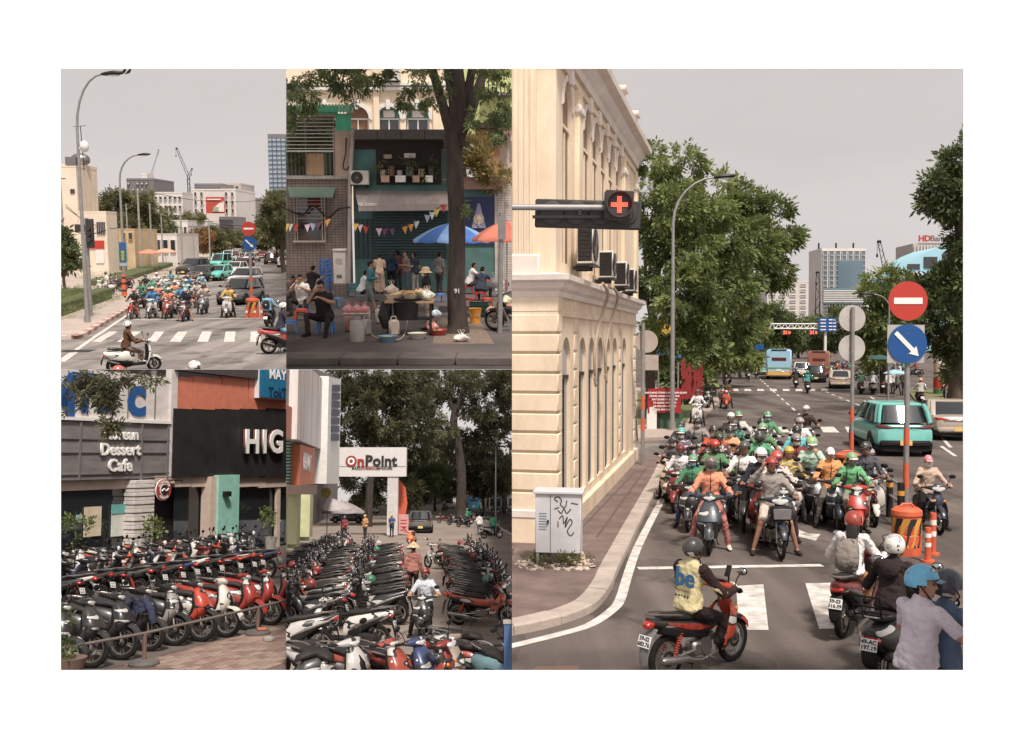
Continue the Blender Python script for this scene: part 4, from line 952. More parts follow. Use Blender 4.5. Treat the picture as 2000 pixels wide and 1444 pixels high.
def umbrella(label,loc,r,H,cols,tilt=0.0,ribs=8,depth=.3,cat='umbrella',pole=True,group=None):
 t = thing('market_umbrella',label,cat,loc,group=group)
 for k in range(ribs):
  a0,a1 = 2 * math.pi * k / ribs,2 * math.pi * (k + 1) / ribs; q = MB(); rings = []
  for j in range(6):
   f = j / 5; z = H - depth * r * f ** 1.6; am = (a0 + a1) / 2
   rings.append([V(r * f * math.cos(a0),r * f * math.sin(a0),z),V(r * f * .985 * math.cos(am),r * f * .985 * math.sin(am),z - .025 * r * f),V(r * f * math.cos(a1),r * f * math.sin(a1),z)])
  rings.append([p + V(0,0,-.06 * r) for p in rings[-1]])
  q.loft(rings,closed=False,cap=False); q.xf(Matrix.Translation((0,0,H)) @ Matrix.Rotation(tilt,4,'Y') @ Matrix.Translation((0,0,-H))); obj('canopy_panel',q,cols[k % len(cols)],t,60)
 if pole: q = MB(); q.tube([(0,0,0),(0,0,H + .06)],.022,8); obj('pole',q,STEEL,t)
 return t
def stool(label,loc,col,rz=0.0,sc=1.0,n=1,group=None):
 for i in range(n):
  t = thing('plastic_stool',label if n == 1 else label % ORD[n - i],'stool',Vector(loc) + V(0,0,i * .11 * sc),rz + .05 * i,sc,group)
  m = mat('stool_%02x%02x%02x' % col,lin(col),.45,var=.12,scale=5)
  q = MB(); q.box((0,0,.30),(.27,.27,.025),bev=.01); obj('seat',q,m,t)
  q = MB()
  for s in (-1,1): q.box((s * .14,0,.27),(.012,.27,.05)); q.box((0,s * .14,.27),(.27,.012,.05))
  obj('apron',q,m,t)
  for sx_ in (-1,1):
   for sy in (-1,1):
    q = MB(); q.loft([sring((sx_ * x,sy * x,z),w,w,4,4,ay=V(0,1,0)) for x,z,w in ((.155,0,.022),(.14,.15,.026),(.125,.29,.03))]); obj('leg',q,m,t)
def spare_helmet(label,loc,col,rz=0.0):
 o = link('helmet',HEADW['open']); tag(o,label,'helmet','helmets left on parked scooters'); put(o,loc,rz,1.0); o.color = (*lin(col),1)
def bag(label,loc,r,col,cat='plastic bag',squash=.8,seed=0):
 rs = random.Random(seed); q = MB(); q.ell((0,0,r * squash),(r,r * .8,r * squash),16,10); ph = [rs.uniform(0,6) for _ in range(6)]
 def df(x,y,z):
  a,h = math.atan2(y,x),z / (r * squash); k = 1 + .16 * math.sin(3 * a + ph[0] + 2 * h) + .1 * math.sin(7 * a + ph[1] - 3 * h) + rs.uniform(-.07,.07) - .42 * max(0,h - 1.15); return (x * k,y * k,max(0,z * (.92 + .1 * math.sin(2 * a + ph[2]))))
 q.v = [df(*p) for p in q.v]
 t = thing('plastic_bag',label,cat,loc); obj('bag_body',q,mat('film_%02x%02x%02x' % col,lin(col),.3,var=.3,scale=12,bump=.8,bscale=30),t,30)
 q = MB()
 for s in (-1,1): q.tube([(s * r * .2,0,r * squash * 1.85),(s * r * .45,0,r * squash * 2.5),(s * r * .15,0,r * squash * 2.7),(0,0,r * squash * 2.0)],[r * .12,r * .1,r * .08,r * .12],5,flat=.4)
 obj('handle',q,MATS['film_%02x%02x%02x' % col],t); return t
# ================================================================ right-hand place: junction with the cream colonial building
CUR[0] = P5
def road_mat(name,col):
 m = mat(name,lin(col),.92,var=.2,scale=.5,bump=.5,bscale=90,spec=.2); n,l = m.node_tree.nodes,m.node_tree.links; b = n['Principled BSDF']; src = b.inputs['Base Color'].links[0].from_socket; tc_ = n.new('ShaderNodeTexCoord')
 for sc_,st,lo,hi,k in ((1.0,(1.3,.06,1),.4,.62,.7),(.9,(.7,.5,1),.58,.66,.55),(.35,(1,.6,1),.52,.525,.78),(30,(1,1,1),.35,.7,.84)):     # wheel tracks, oil stains, repaired patches, aggregate
  mp_ = n.new('ShaderNodeMapping'); mp_.inputs['Scale'].default_value = st; mp_.inputs['Rotation'].default_value = (0,0,.2); l.new(tc_.outputs['Object'],mp_.inputs[0]); nz = n.new('ShaderNodeTexNoise'); nz.inputs['Scale'].default_value = sc_; nz.inputs['Detail'].default_value = 4; l.new(mp_.outputs[0],nz.inputs['Vector'])
  mr = n.new('ShaderNodeMapRange'); mr.inputs[1].default_value = lo; mr.inputs[2].default_value = hi; l.new(nz.outputs[0],mr.inputs[0]); mu = n.new('ShaderNodeMixRGB'); mu.blend_type = 'MULTIPLY'; mu.inputs[2].default_value = (k,k,k,1); l.new(mr.outputs[0],mu.inputs[0]); l.new(src,mu.inputs[1]); src = mu.outputs[0]
 l.new(src,b.inputs['Base Color']); return m
ASPH = road_mat('asphalt',(118,106,100)); ASPH2 = road_mat('asphalt_light',(136,126,120))
ROADW = mat('road_paint',lin((208,200,192)),.85,var=.5,scale=3.5,bump=.3,bscale=60,var2=lin((150,142,136)))
KERB = mat('kerb_stone',lin((176,160,148)),.9,var=.3,scale=1.6,bump=.5,bscale=30)
def strip(mb,pts,w,z):
 pts = [Vector((p[0],p[1],0)) for p in pts]; L,Rr = [],[]
 for i,p in enumerate(pts):
  d = (pts[min(i + 1,len(pts) - 1)] - pts[max(i - 1,0)]).normalized(); n = V(-d.y,d.x,0) * w / 2
  L.append(p + n + V(0,0,z)); Rr.append(p - n + V(0,0,z))
 for i in range(len(pts) - 1): mb.quad(L[i],Rr[i],Rr[i + 1],L[i + 1])
def smooth_pts(pts,n=4):
 pts = [Vector(p) for p in pts]; o = []
 for i in range(len(pts) - 1):
  p0,p1,p2,p3 = pts[max(i - 1,0)],pts[i],pts[i + 1],pts[min(i + 2,len(pts) - 1)]
  for k in range(n):
   t = k / n; o.append(.5 * ((2 * p1) + (p2 - p0) * t + (2 * p0 - 5 * p1 + 4 * p2 - p3) * t * t + (3 * p1 - p0 - 3 * p2 + p3) * t ** 3))
 o.append(pts[-1]); return o
def G(pts,z=0.0): return [CUR[0].g(u,v,z) for u,v in pts]
def rider(u,vh,vt,body,bk,bcol,rz,lp,lb,shirt,trousers,sc=None,hz=1.53,bgroup=None,pgroup=None,tint=None,lean=0.0,face_cam=True,**kw):
 F = CUR[0]; sg = 1 if math.cos(rz) < 0 else -1
 if vt is not None:
  y = F.g(u,vt).y + .66 * abs(math.cos(rz))
  s_ = sc or max(.8,min(1.25,F.z(vh,y + .12 * sg) / hz)); y = F.g(u,vt).y + .66 * abs(math.cos(rz)) * s_
 else:
  s_ = sc or 1.0; d = F.ray(u,vh); y = (hz * s_ - F.h) / d.z * d.y - .12 * sg
 x = F.at(u,vh,y + .1 * sg).x
 loc = (x,y,0)
 b = bike(bk,loc,rz,bcol,lb,s_,lean,group=bgroup,tint=tint)
 p = person(body,loc,rz,lp,shirt,trousers,sc=s_,group=pgroup,**kw)
 return b,p
# ---- ground
q = MB(); q.quad((-1,9,0),(60,9,0),(400,900,0),(-40,900,0)); struct('road',q,ASPH)
q = MB()
strip(q,smooth_pts(G([(960,1272),(1000,1262),(1085,1241),(1150,1222),(1192,1195),(1211,1172),(1225,1127),(1243,1075),(1270,1020),(1292,978),(1318,925)])),.16,.004)
strip(q,G([(1246,1111),(1606,1105)]),.2,.008)
struct('road_markings',q,ROADW)
def stripe(pts,name='crossing_stripe',z=.004):
 q = MB(); q.quad(*[p + V(0,0,z) for p in G(pts)]); o = struct(name,q,ROADW); return o
stripe([(1438,1145),(1491,1142),(1501,1231),(1443,1231)]); stripe([(1573,1140),(1622,1139),(1650,1228),(1600,1229)])
for k in range(7): stripe([(1410 + 48 * k,834),(1436 + 48 * k,834),(1448 + 48 * k,845),(1416 + 48 * k,845)])
for k in range(9): stripe([(1404 + 25 * k,760),(1416 + 25 * k,760),(1418 + 25 * k,764),(1404 + 25 * k,764)])
def dashes(a,b,n,w=.13,duty=.5):
 A,B = P5.g(*a),P5.g(*b)
 for k in range(n): q = MB(); strip(q,[A.lerp(B,k / n),A.lerp(B,(k + duty) / n)],w,.004); struct('lane_dash',q,ROADW)
dashes((1480,737),(1575,822),12); dashes((1612,765),(1735,815),7); dashes((1700,775),(1900,915),6); dashes((1790,800),(1880,900),3)
q = MB(); A = P5.g(1560,1047); q.quad(*[A + V(x,y,.004) for x,y in ((-.25,.3),(.2,-.5),(.5,.2))]); q.quad(*[A + V(x,y,.004) for x,y in ((.15,-.05),(-.05,.9),(.15,.95),(.3,.0))]); struct('lane_arrow',q,ROADW)
# ---- pavement with kerb stones
kerb = smooth_pts(G([(900,1262),(1000,1242),(1057,1231),(1113,1215),(1159,1195),(1182,1172),(1196,1150),(1204,1127),(1218,1097),(1244,1042),(1272,985),(1287,955),(1303,918),(1305,900),(1280,897)]),3)
inner = []
for i,p in enumerate(kerb):
 d = (kerb[min(i + 1,len(kerb) - 1)] - kerb[max(i - 1,0)]).normalized(); inner.append(p + V(-d.y,d.x,0) * .3)
PAVE = mat('paving',lin((118,97,90)),.9,var=.4,scale=1.6,bump=.8,bscale=26)
poly = [(p.x,p.y) for p in inner] + [(-2,inner[-1].y),(-2,inner[0].y)]
q = MB(); tri = tessellate_polygon([[V(x,y,0) for x,y in poly]]); q.add([V(x,y,.135) for x,y in poly],[tuple(t) for t in tri]); pav = struct('pavement',q,PAVE)
acc = 0; seg0 = 0; cum = [0]
for i in range(1,len(kerb)): cum.append(cum[-1] + (kerb[i] - kerb[i - 1]).length)
def along(pl,cum,s):
 for i in range(1,len(pl)):
  if cum[i] >= s: return pl[i - 1].lerp(pl[i],(s - cum[i - 1]) / max(1e-6,cum[i] - cum[i - 1]))
 return pl[-1]
s = 0.0; rk = random.Random(2)
while s < cum[-1] - .05:
 e = min(s + .85,cum[-1]); q = MB(); a = [along(kerb,cum,s + (e - s - .012) * t / 3) for t in range(4)]; b = [along(inner,cum,s + (e - s - .012) * t / 3) for t in range(4)]
 h = .14 + rk.uniform(-.006,.006); dr = [(y - x) * .06 for x,y in zip(a,b)]
 q.loft([[x + V(0,0,-.02),x + V(0,0,h - .03) + d_ * .3,x + d_ * 2 + V(0,0,h),y + V(0,0,h),y + V(0,0,-.02)] for x,y,d_ in zip(a,b,dr)]); obj('kerb_stone',q,KERB,pav); s = e
# tactile paving joints: long slabs
for u0,v0,u1,v1 in ((1165,1050,1262,915),(1128,1040,1235,928)):
 q = MB(); strip(q,[P5.g(u0,v0,.135),P5.g(u1,v1,.135)],.05,.139); obj('joint',q,mat('joint_dark',lin((92,78,72)),.95),pav)
# ---- colonial building
CREAM = mat('cream_render',lin((238,216,186)),.85,var=.06,scale=1.0,bump=.3,bscale=30,var2=lin((212,186,156)),stretch=(1.1,1.1,.4))
TRIM = mat('trim_render',lin((226,212,200)),.8,var=.18,scale=1.4,bump=.2)
SHUT = mat('grey_panel',lin((172,164,160)),.7,var=.2,scale=1.5,stretch=(1,1,.2))
CO = P5.g(1085,1075); FA = P5.g(1240,905); WL = (FA - CO).length; BM = dirM(CO,FA - CO,.135)
bld = thing('colonial_building','cream two-storey colonial building with arched windows and white cornices on the corner','building',(0,0,0))
lowc = [1.15,3.2,4.55,5.95,7.35,8.75,10.9]; upc = [1.2,3.75,5.1,6.5,7.9,9.4]
q = MB(); LO = [[(x + c,z + .55) for x,z in arch_poly(.98,3.35)] for c in lowc]; UP = [[(x + c,z + 5.35) for x,z in arch_poly(1.0,3.6)] for c in upc]
wall_sheet(q,BM,[(0,-.1),(WL,-.1),(WL,9.9),(0,9.9)],LO + UP,.09)
FM = BM @ Matrix.Rotation(R(-90),4,'Z')      # end face: local x runs from far left towards the corner
q2 = MB()
for a in ((-3,0),): q.quad(FM @ V(-3,0,-.1),FM @ V(0,0,-.1),FM @ V(0,0,9.9),FM @ V(-3,0,9.9))
q.quad(BM @ V(WL,0,-.1),BM @ V(WL,4,-.1),BM @ V(WL,4,9.9),BM @ V(WL,0,9.9)); q.quad(BM @ V(0,0,9.9),BM @ V(WL,0,9.9),BM @ V(WL,4,9.9),BM @ V(0,4,9.9))
wl_ = obj('wall',q,CREAM,bld)
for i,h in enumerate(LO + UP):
 low = i < len(LO); q = MB(); tri = tessellate_polygon([[V(p[0],p[1],0) for p in h]]); q.add([BM @ V(p[0],.08,p[1]) for p in h],[tuple(t) for t in tri]); w_ = obj('arched_window',q,SHUT if low else mat('arch_shade_brown',lin((142,116,96)),.8,var=.2,scale=2),bld)  # upper infill brown: shade of the deep arches put into the colour
 c = (lowc + upc)[i]; zb = .55 if low else 5.35
 q = MB(); q.box((c,.055,zb + (2.55 if low else 2.7)),(.96,.04,.07)); q.box((c,.06,zb + 1.3),(.05,.03,2.6)); q.xf(BM); obj('window_bar',q,DKMETAL if low else CREAM,w_)
 if not low:
  q = MB(); ring_poly(q,BM,[(x + c,z + 5.35) for x,z in arch_poly(1.0,3.6)][2:],.14,.0,-.04,skip_base=False); obj('arch_moulding',q,TRIM,w_)
  q = MB(); q.box((c,-.08,9.03),(.2,.12,.34),bev=.03); q.xf(BM); obj('keystone',q,TRIM,w_)
# quoins: courses with recessed joints on the corner and on the two piers
for k in range(11):
 z = .62 + k * .375
 q = MB(); q.box((.16,.72,z + .165),(.44,1.56,.33),bev=.018); q.xf(BM); obj('quoin_course',q,CREAM,bld)
 for c,w in ((2.22,.42),(9.85,.36),(WL - .3,.5)):
  q = MB(); q.box((c,.02,z + .165),(w,.1,.33),bev=.015); q.xf(BM); obj('quoin_course',q,CREAM,bld)
q = MB(); q.box((.15,.72,.16),(.5,1.62,.62)); q.xf(BM); obj('plinth',q,CREAM,bld)
q = MB(); q.box((.15,.72,.55),(.54,1.64,.16),bev=.02); q.xf(BM); obj('plinth_band',q,TRIM,bld)
q = MB(); q.box((WL / 2,-.03,.12),(WL,.16,.5),bev=.02); q.xf(BM); obj('wall_plinth',q,CREAM,bld)
# cornices (profile swept along both faces)
def cornice(z,prof,mt,name):
 q = MB(); rings = []
 for P0,nx,ny in ((FM @ V(-3,0,0),None,None),(BM @ V(0,0,0),None,None),(BM @ V(WL,0,0),None,None),(BM @ V(WL,3,0),None,None)):
  rings.append(P0)
 ex = (BM.to_3x3() @ V(1,0,0)); ey = (BM.to_3x3() @ V(0,-1,0))
 outs = [-ex,(-ex + ey),(ex + ey),ex]
 q.loft([[P_ + o_ * d + V(0,0,z + h) for d,h in prof] for P_,o_ in zip(rings,outs)]); obj(name,q,mt,bld,30)
cornice(4.66,[(-.05,0),(.07,0),(.08,.1),(.16,.16),(.2,.26),(.3,.3),(.31,.4),(-.05,.46)],TRIM,'mid_cornice')
cornice(4.3,[(-.05,0),(.05,0),(.05,.12),(-.05,.12)],CREAM,'string_course')
cornice(9.3,[(-.05,0),(.08,0),(.1,.18),(.22,.3),(.26,.44),(.45,.5),(.47,.64),(.1,.74),(-.05,.74)],TRIM,'roof_cornice')
cornice(9.05,[(-.05,0),(.06,0),(.06,.1),(-.05,.1)],CREAM,'string_course')
q = MB(); q.box((WL / 2,.3,10.3),(WL,.3,.5)); q.xf(BM); obj('parapet',q,CREAM,bld)
for c in (2.4,10.4,WL - .2):
 q = MB(); q.box((c,.2,10.45),(.5,.5,.95),bev=.03); q.box((c,.2,10.95),(.66,.66,.14),bev=.03); q.xf(BM); obj('parapet_pier',q,TRIM,bld)
for c,w in ((2.4,.5),(10.4,.42),(WL - .25,.5)):
 q = MB(); q.box((c,-.02,7.0),(w,.14 if w > .35 else .07,4.1),bev=.01); q.xf(BM); pl = obj('pilaster',q,CREAM,bld)
 q = MB(); q.box((c,-.05,8.62 if w > .35 else 7.6),(w + .12,.18,.2),bev=.04); q.xf(BM); obj('capital',q,TRIM,pl)
q = MB(); q.box((.11,.7,7.1),(.4,.66,4.1)); q.xf(BM); pl = obj('corner_pilaster',q,CREAM,bld)
for k in range(6):
 q = MB(); q.box((-.095,.46 + k * .105,7.2),(.03,.062,3.7),bev=.008); q.xf(BM); obj('flute_rib',q,CREAM,pl)
q = MB(); q.box((.1,.7,5.2),(.5,.82,.5),bev=.03); q.box((.1,.7,5.0),(.56,.9,.16),bev=.02); q.xf(BM); obj('pilaster_base',q,TRIM,pl)
for s_,tz,tp in ((1.7,5.5,'big louvred'),(4.7,5.4,'second'),(7.4,5.35,'third'),(9.3,5.3,'farthest')):
 p = BM @ V(s_,-.34,tz - .14); ac_unit({'big louvred': 'largest grey air conditioner with side louvres on the cornice nearest the corner','second': 'second air conditioner on the cornice below the crossing traffic light arm','third': 'third air conditioner along the cornice of the cream building','farthest': 'farthest air conditioner at the end of the cornice row'}[tp],p,math.atan2((FA - CO).y,(FA - CO).x),.62 if tp != 'big louvred' else .75,.34,.62 if tp != 'big louvred' else .78)
for s_,l in ((4.1,1.9),(5.9,1.75)):
 q = MB(); q.tube(smooth_pts([BM @ V(s_ - .35,-.36,5.1),BM @ V(s_ + .1,-.42,4.85),BM @ V(s_ + .25,-.2,4.2),BM @ V(s_ - .05,-.14,3.6),BM @ V(s_ + .02,-.14,3.05),BM @ V(s_ + .15,-.14,2.9),BM @ V(s_ + .02,-.16,2.8),BM @ V(s_ - .05,-.14,3.0)]),.035,7)
 obj('cable',q,cm((170,150,130),.7),bld)
# ---- utility cabinet with scrawls
CP = P5.g(1092,1100,.135); cab = thing('utility_cabinet','pale grey steel utility cabinet covered in black graffiti scrawls on the corner','cabinet',CP,R(-8))
CABM = mat('cabinet_grey',lin((196,194,196)),.6,var=.14,scale=2.5)
box_obj('body',(0,0,.72),(.78,.42,1.02),CABM,cab,bev=.012); box_obj('lid',(0,0,1.25),(.86,.5,.05),CABM,cab,bev=.01)
for sx_ in (-.35,.35):
 for sy in (-.17,.17): box_obj('leg',(sx_,sy,.11),(.05,.05,.22),STEEL,cab)
box_obj('door_seam',(-.13,-.212,.72),(.012,.006,.98),GREYP,cab); box_obj('handle',(-.17,-.225,.75),(.03,.03,.06),DKMETAL,cab)
for k in range(7): box_obj('vent_slot',(-.26,-.2125,.62 + k * .045),(.13,.006,.016),cm((110,128,148),.6),cab)
INK = mat('black_ink',lin((40,38,40)),.7)
for k,pts in enumerate(([(0,1.1),(-.06,1.14),(0,1.18),(.06,1.12),(.04,1.05),(.12,1.0),(.15,1.12)],[(.0,.95),(.06,.9),(.1,.98),(.15,.9),(.22,.98)],[(.02,.8),(.08,.86),(.1,.72),(.16,.84),(.12,.66),(.2,.8),(.24,.74),(.16,.6),(.22,.52),(.27,.58)],[(.22,1.08),(.34,1.06)],[(-.06,.97),(.02,1.0)],[(.0,.76),(.0,.66)])):
 q = MB(); q.tube(smooth_pts([V(x,-.2135,z) for x,z in pts]),.0085,4); obj('graffiti_line',q,INK,cab)
q = MB()
rnd = random.Random(5)
for a,b,c in ((V(.1,-.1,.2),V(.3,-.25,.06),V(.42,-.3,.03)),(V(.25,0,.2),V(.4,-.1,.1),V(.5,-.3,.03)),(V(.35,.05,.22),V(.42,-.02,.12),V(.38,-.2,.03))):
 q.tube(smooth_pts([a,b,c]),.035,8)
pb = obj('conduit_pipes',q,cm((186,160,140),.7),cab)
weeds = leaf_cloud('weeds',[(CP + V(-.15,-.15,.1),(.55,.25,.13),260),(CP + V(-.75,-.05,.05),(.4,.25,.07),140),(CP + V(.3,-.2,.05),(.3,.15,.07),70)],.09,LEAF_C,3,3,-.6); tag(weeds,'scrubby weeds growing under and beside the grey utility cabinet',kind='stuff')
q = MB()
for k in range(60):
 c = CP + V(rnd.uniform(-1.1,.6),rnd.uniform(-.6,.15),.012); q.box(c,(rnd.uniform(.04,.16),rnd.uniform(.03,.1),rnd.uniform(.01,.035)),(rnd.uniform(-.3,.3),rnd.uniform(-.3,.3),rnd.uniform(0,3)))
struct('rubble',q,cm((190,172,158),.9),kind='stuff',label='loose rubble and litter on the corner pavement')
# ---- traffic signal on its arm
TY = 14.0; c0 = P5.at(1000,405,TY); c1 = P5.at(1235,408,TY)
ts = thing('traffic_signal','dark horizontal traffic signal seen from behind on a grey arm, with a red cross lamp','traffic light',(0,0,0))
q = MB(); q.tube([c0 + V(-3,0,0),c0,P5.at(1180,406,TY)],.042,10); obj('arm',q,STEEL,ts)
SIG = mat('signal_black',lin((56,50,48)),.55,var=.2)
a,b = P5.at(1045,392,TY + .12),P5.at(1252,447,TY + .12); cc = (a + b) / 2
q = MB(); q.box(cc,(b.x - a.x,.12,a.z - b.z),(0,R(1.5),0),.02); obj('housing',q,SIG,ts)
for k in range(4):
 c = P5.at(1078 + 48 * k,416,TY + .05); q = MB(); q.lathe([(.16,0),(.16,.02),(.13,.03),(.001,.03)],20,Matrix.Translation(c) @ Matrix.Rotation(R(90),4,'X')); obj('lamp_back',q,SIG,ts)
q = MB(); q.box(P5.at(1112,424,TY - .0),(1.0,.05,.04)); q.box(P5.at(1132,412,TY),(.05,.06,.12)); obj('clamp',q,DKMETAL,ts)
c = P5.at(1208,402,TY - .12); q = MB(); q.box(c,(.385,.22,.385),(0,R(3),0),.015); un = obj('cross_lamp_unit',q,SIG,ts)
q = MB(); q.lathe([(.165,0),(.178,.09),(.168,.09),(.15,.0)],24,Matrix.Translation(c + V(0,-.11,0)) @ Matrix.Rotation(R(90),4,'X'),closed=True); obj('visor_hood',q,SIG,un)
LED = mat('red_led',(1.0,.09,.05),.4,emit=1.6)
q = MB()
for i in range(-5,6):
 for j in range(-5,6):
  if abs(i) <= 1 or abs(j) <= 1: q.box(c + V(i * .0205,-.118,j * .0205),(.016,.01,.016))
obj('red_cross_leds',q,LED,un)
# ---- signs
RED = mat('sign_red',lin((200,48,36)),.45,var=.06); BLUE = mat('sign_blue',lin((10,78,152)),.45,var=.06); SIGNW = mat('sign_white',lin((232,228,222)),.5)
def pole_sign(label,base,H,r,bands=((.95,1.4),(1.75,2.2)),name='sign_post'):
 t = thing(name,label,'sign',base); q = MB(); q.tube([(0,0,0),(0,0,H)],r,12); obj('pole',q,STEEL,t)
 for a,b in bands: q = MB(); q.tube([(0,0,a),(0,0,b)],r * 1.06,12); obj('orange_band',q,ORANGE,t)
 return t
B = P5.g(1769,985); PX = 2000 / B.y
zz = lambda v: P5.z(v,B.y - .1)
t = pole_sign('no entry disc above a blue keep right arrow disc on one steel post',B,zz(640),.065,bands=((zz(955),zz(905)),(zz(870),zz(838))))
dx = P5.at(1773,588,B.y - .1).x - B.x; r_ = 38 / PX
disc_sign(t,'no_entry_disc',(dx,-.10,zz(588)),r_,RED,.02); box_obj('white_bar',(dx,-.128,zz(588)),(r_ * 1.46,.01,r_ * .32),SIGNW,t)
box_obj('backing_plate',(dx - .03,-.085,zz(672)),(r_ * 1.9,.01,r_ * 1.95),cm((176,172,170),.5),t)
disc_sign(t,'keep_right_disc',(dx,-.10,zz(672)),r_,BLUE,.02)
q = MB(); A_,B_ = V(-.62,0,.58) * r_,V(.52,0,-.58) * r_; d = (B_ - A_).normalized(); n_ = V(-d.z,0,d.x)
pl = [A_ + n_ * r_ * .11,A_ - n_ * r_ * .11,A_ + d * r_ * 1.25 - n_ * r_ * .11,A_ + d * r_ * 1.25 - n_ * r_ * .27,B_ + d * r_ * .06,A_ + d * r_ * 1.25 + n_ * r_ * .27,A_ + d * r_ * 1.25 + n_ * r_ * .11]
q.prism([(p.x,p.z) for p in pl],.012,Matrix.Translation((dx,-.134,zz(672)))); obj('white_arrow',q,SIGNW,t)
for dz in (.52,-.52):
 for v_ in (588,672): q = MB(); q.ell((dx,-.124,zz(v_) + dz * r_),(.012,.006,.012),8,4); obj('rivet',q,ALLOY,t)
B2 = P5.g(1663,912); PX2 = 2000 / B2.y; z2 = lambda v: P5.z(v,B2.y)
t = pole_sign('two grey backs of round signs on a slim post with orange bands',B2,z2(600),.06,bands=((z2(890),z2(845)),(z2(825),z2(798))))
for v_ in (622,680):
 disc_sign(t,'sign_back',(0,.09,z2(v_)),26 / PX2,cm((186,178,172),.45),.02)
for k in range(2): box_obj('clamp',(0,.05,z2(622 + 58 * k)),(.16,.05,.05),STEEL,t)
B3 = P5.g(1255,908,.135); z3 = lambda v: P5.z(v,B3.y); PX3 = 2000 / B3.y
t = pole_sign('round sign back and plate on an orange-banded post beside the cream building',B3,z3(640),.06,bands=((z3(850),z3(825)),(z3(808),z3(782))))
disc_sign(t,'sign_back',(.12,.08,z3(676)),22 / PX3,cm((176,158,146),.5),.02); box_obj('plate_back',(.22,.08,z3(717)),(34 / PX3,.02,30 / PX3),cm((176,158,146),.5),t)
# ---- median: barrels, rail posts, delineators
BLK = mat('stripe_black',lin((44,40,40)),.6); YEL = mat('stripe_yellow',lin((220,150,50)),.55)
def barrel(label,base,r,h):
 t = thing('traffic_barrel',label,'barrel',base); q = MB(); q.lathe([(r * 1.02,0),(r * 1.02,h * .42),(r * .98,h * .44),(r * 1.0,h * .46),(r * 1.0,h * .82),(r * 1.08,h * .84),(r * 1.05,h * .93),(r * .8,h * .99),(.01,h)],26); obj('drum',q,ORANGE,t,30)
 q = MB(); q.lathe([(r * 1.025,h * .47),(r * 1.025,h * .8)],26); 
 for k in range(26):
  q = MB() if k == 0 else q
 for k in range(13):
  q = MB(); rr = r * 1.045
  a0 = 2 * math.pi * k / 13; a1 = a0 + 2 * math.pi / 13; sk = .75
  q.quad(*[V(rr * math.cos(a),rr * math.sin(a),z) for a,z in ((a0,h * .18),(a1,h * .18),(a1 + sk,h * .78),((a0 + a1) / 2 + sk,h * .79),(a0 + sk,h * .78))][:5]); obj('diagonal_stripe',q,(BLK,YEL)[k % 2],t)
 q = MB(); q.tube([(r * .5,0,h),(r * .3,0,h * 1.06),(-r * .3,0,h * 1.06),(-r * .5,0,h)],.025,6); obj('lid_handle',q,ORANGE,t)
barrel('large orange traffic barrel with black and yellow diagonal stripes by the keep right sign',P5.g(1770,1082),.26,.88)
barrel('smaller orange barrel behind the green-jacketed rider on the median',P5.g(1655,935),.32,.75)
for i,(u,v) in enumerate(((1812,1098),(1822,1084))):
 t = thing('delineator_post',('shorter','taller')[i] + ' orange flexible post with white bands in front of the barrel','bollard',P5.g(u,v)); h = (.62,.78)[i]
 q = MB(); q.tube([(0,0,0),(0,0,h)],.055,12); q.tube([(0,0,0),(0,0,.04)],.12,12); obj('post',q,ORANGE,t)
 for f in (.45,.72): q = MB(); q.tube([(0,0,h * f),(0,0,h * (f + .12))],.057,12); obj('white_band',q,SIGNW,t)
fence = thing('median_rail','dark median railing of short posts with grey rails behind the red scooter','railing',(0,0,0))
RP = [P5.g(1759,1030),P5.g(1737,1010),P5.g(1690,950)]
for p in RP:
 q = MB(); q.tube([p,p + V(0,0,.95)],.075,10); po = obj('post',q,DKMETAL,fence)
 q = MB(); q.tube([p + V(0,0,.68),p + V(0,0,.78)],.078,10); obj('yellow_band',q,YEL,po)
for z in (.5,.88):
 q = MB(); q.tube([p + V(0,0,z) for p in RP],.03,8); obj('rail',q,STEEL,fence)
# ---- street lamp, banner, marker stone on the far corner pavement
fp = G([(1246,862),(1330,858),(1405,790),(1400,760),(1240,760)]); q = MB(); q.quad(*[p + V(0,0,.12) for p in fp]); 
for a,b in zip(fp,fp[1:]): q.quad(a,b,b + V(0,0,.12),a + V(0,0,.12))
struct('far_pavement',q,cm((170,150,138),.9))
q = MB(); q.quad(*[p + V(0,0,.124) for p in G([(1245,835),(1338,832),(1385,770),(1245,770)])]); struct('verge',q,cm((96,104,58),.95))
cs = G([(1235,905),(1320,905),(1330,866),(1235,868)]); q = MB(); q.quad(*[p + V(0,0,.005) for p in cs]); struct('side_street',q,ASPH2)
LB = P5.g(1313,840,.12); lamp_post('tall grey curved street lamp in front of the big leafy tree',LB,P5.z(352,LB.y),P5.x(1405,LB.y) - LB.x,0,.1,arc=2.6,hs=1.1)
A,B = P5.at(1265,760,44),P5.at(1330,808,44)
bn = thing('banner','red banner with white lettering lines hung on a green board behind the white stone','banner',(0,0,0))
q = MB(); rings = [[V(A.x + (B.x - A.x) * f,44 + .03 * math.sin(f * 9),z + .06 * math.sin(f * 3.1) * (-1 if z > 2 else .6)) for f in [k / 12 for k in range(13)]] for z in (A.z,(A.z + B.z) / 2,B.z)]
q.loft(rings,closed=False,cap=False); obj('cloth',q,mat('banner_red',lin((168,34,34)),.8,var=.15),bn)
for k,(w,s) in enumerate(((1.0,'TOAN DANG TOAN DAN TOAN QUAN'),(.8,'DONG LONG CHUNG SUC'),(.7,'XAY DUNG VA BAO VE'),(.66,'TO QUOC VIET NAM'),(.5,'XA HOI CHU NGHIA'),(.4,'DAI HOI DANG'))):
 lettering(s,.105,SIGNW,Matrix.Translation(((A.x + B.x) / 2,43.93,A.z - .16 - k * .145)),bn,'lettering',.002,.004)
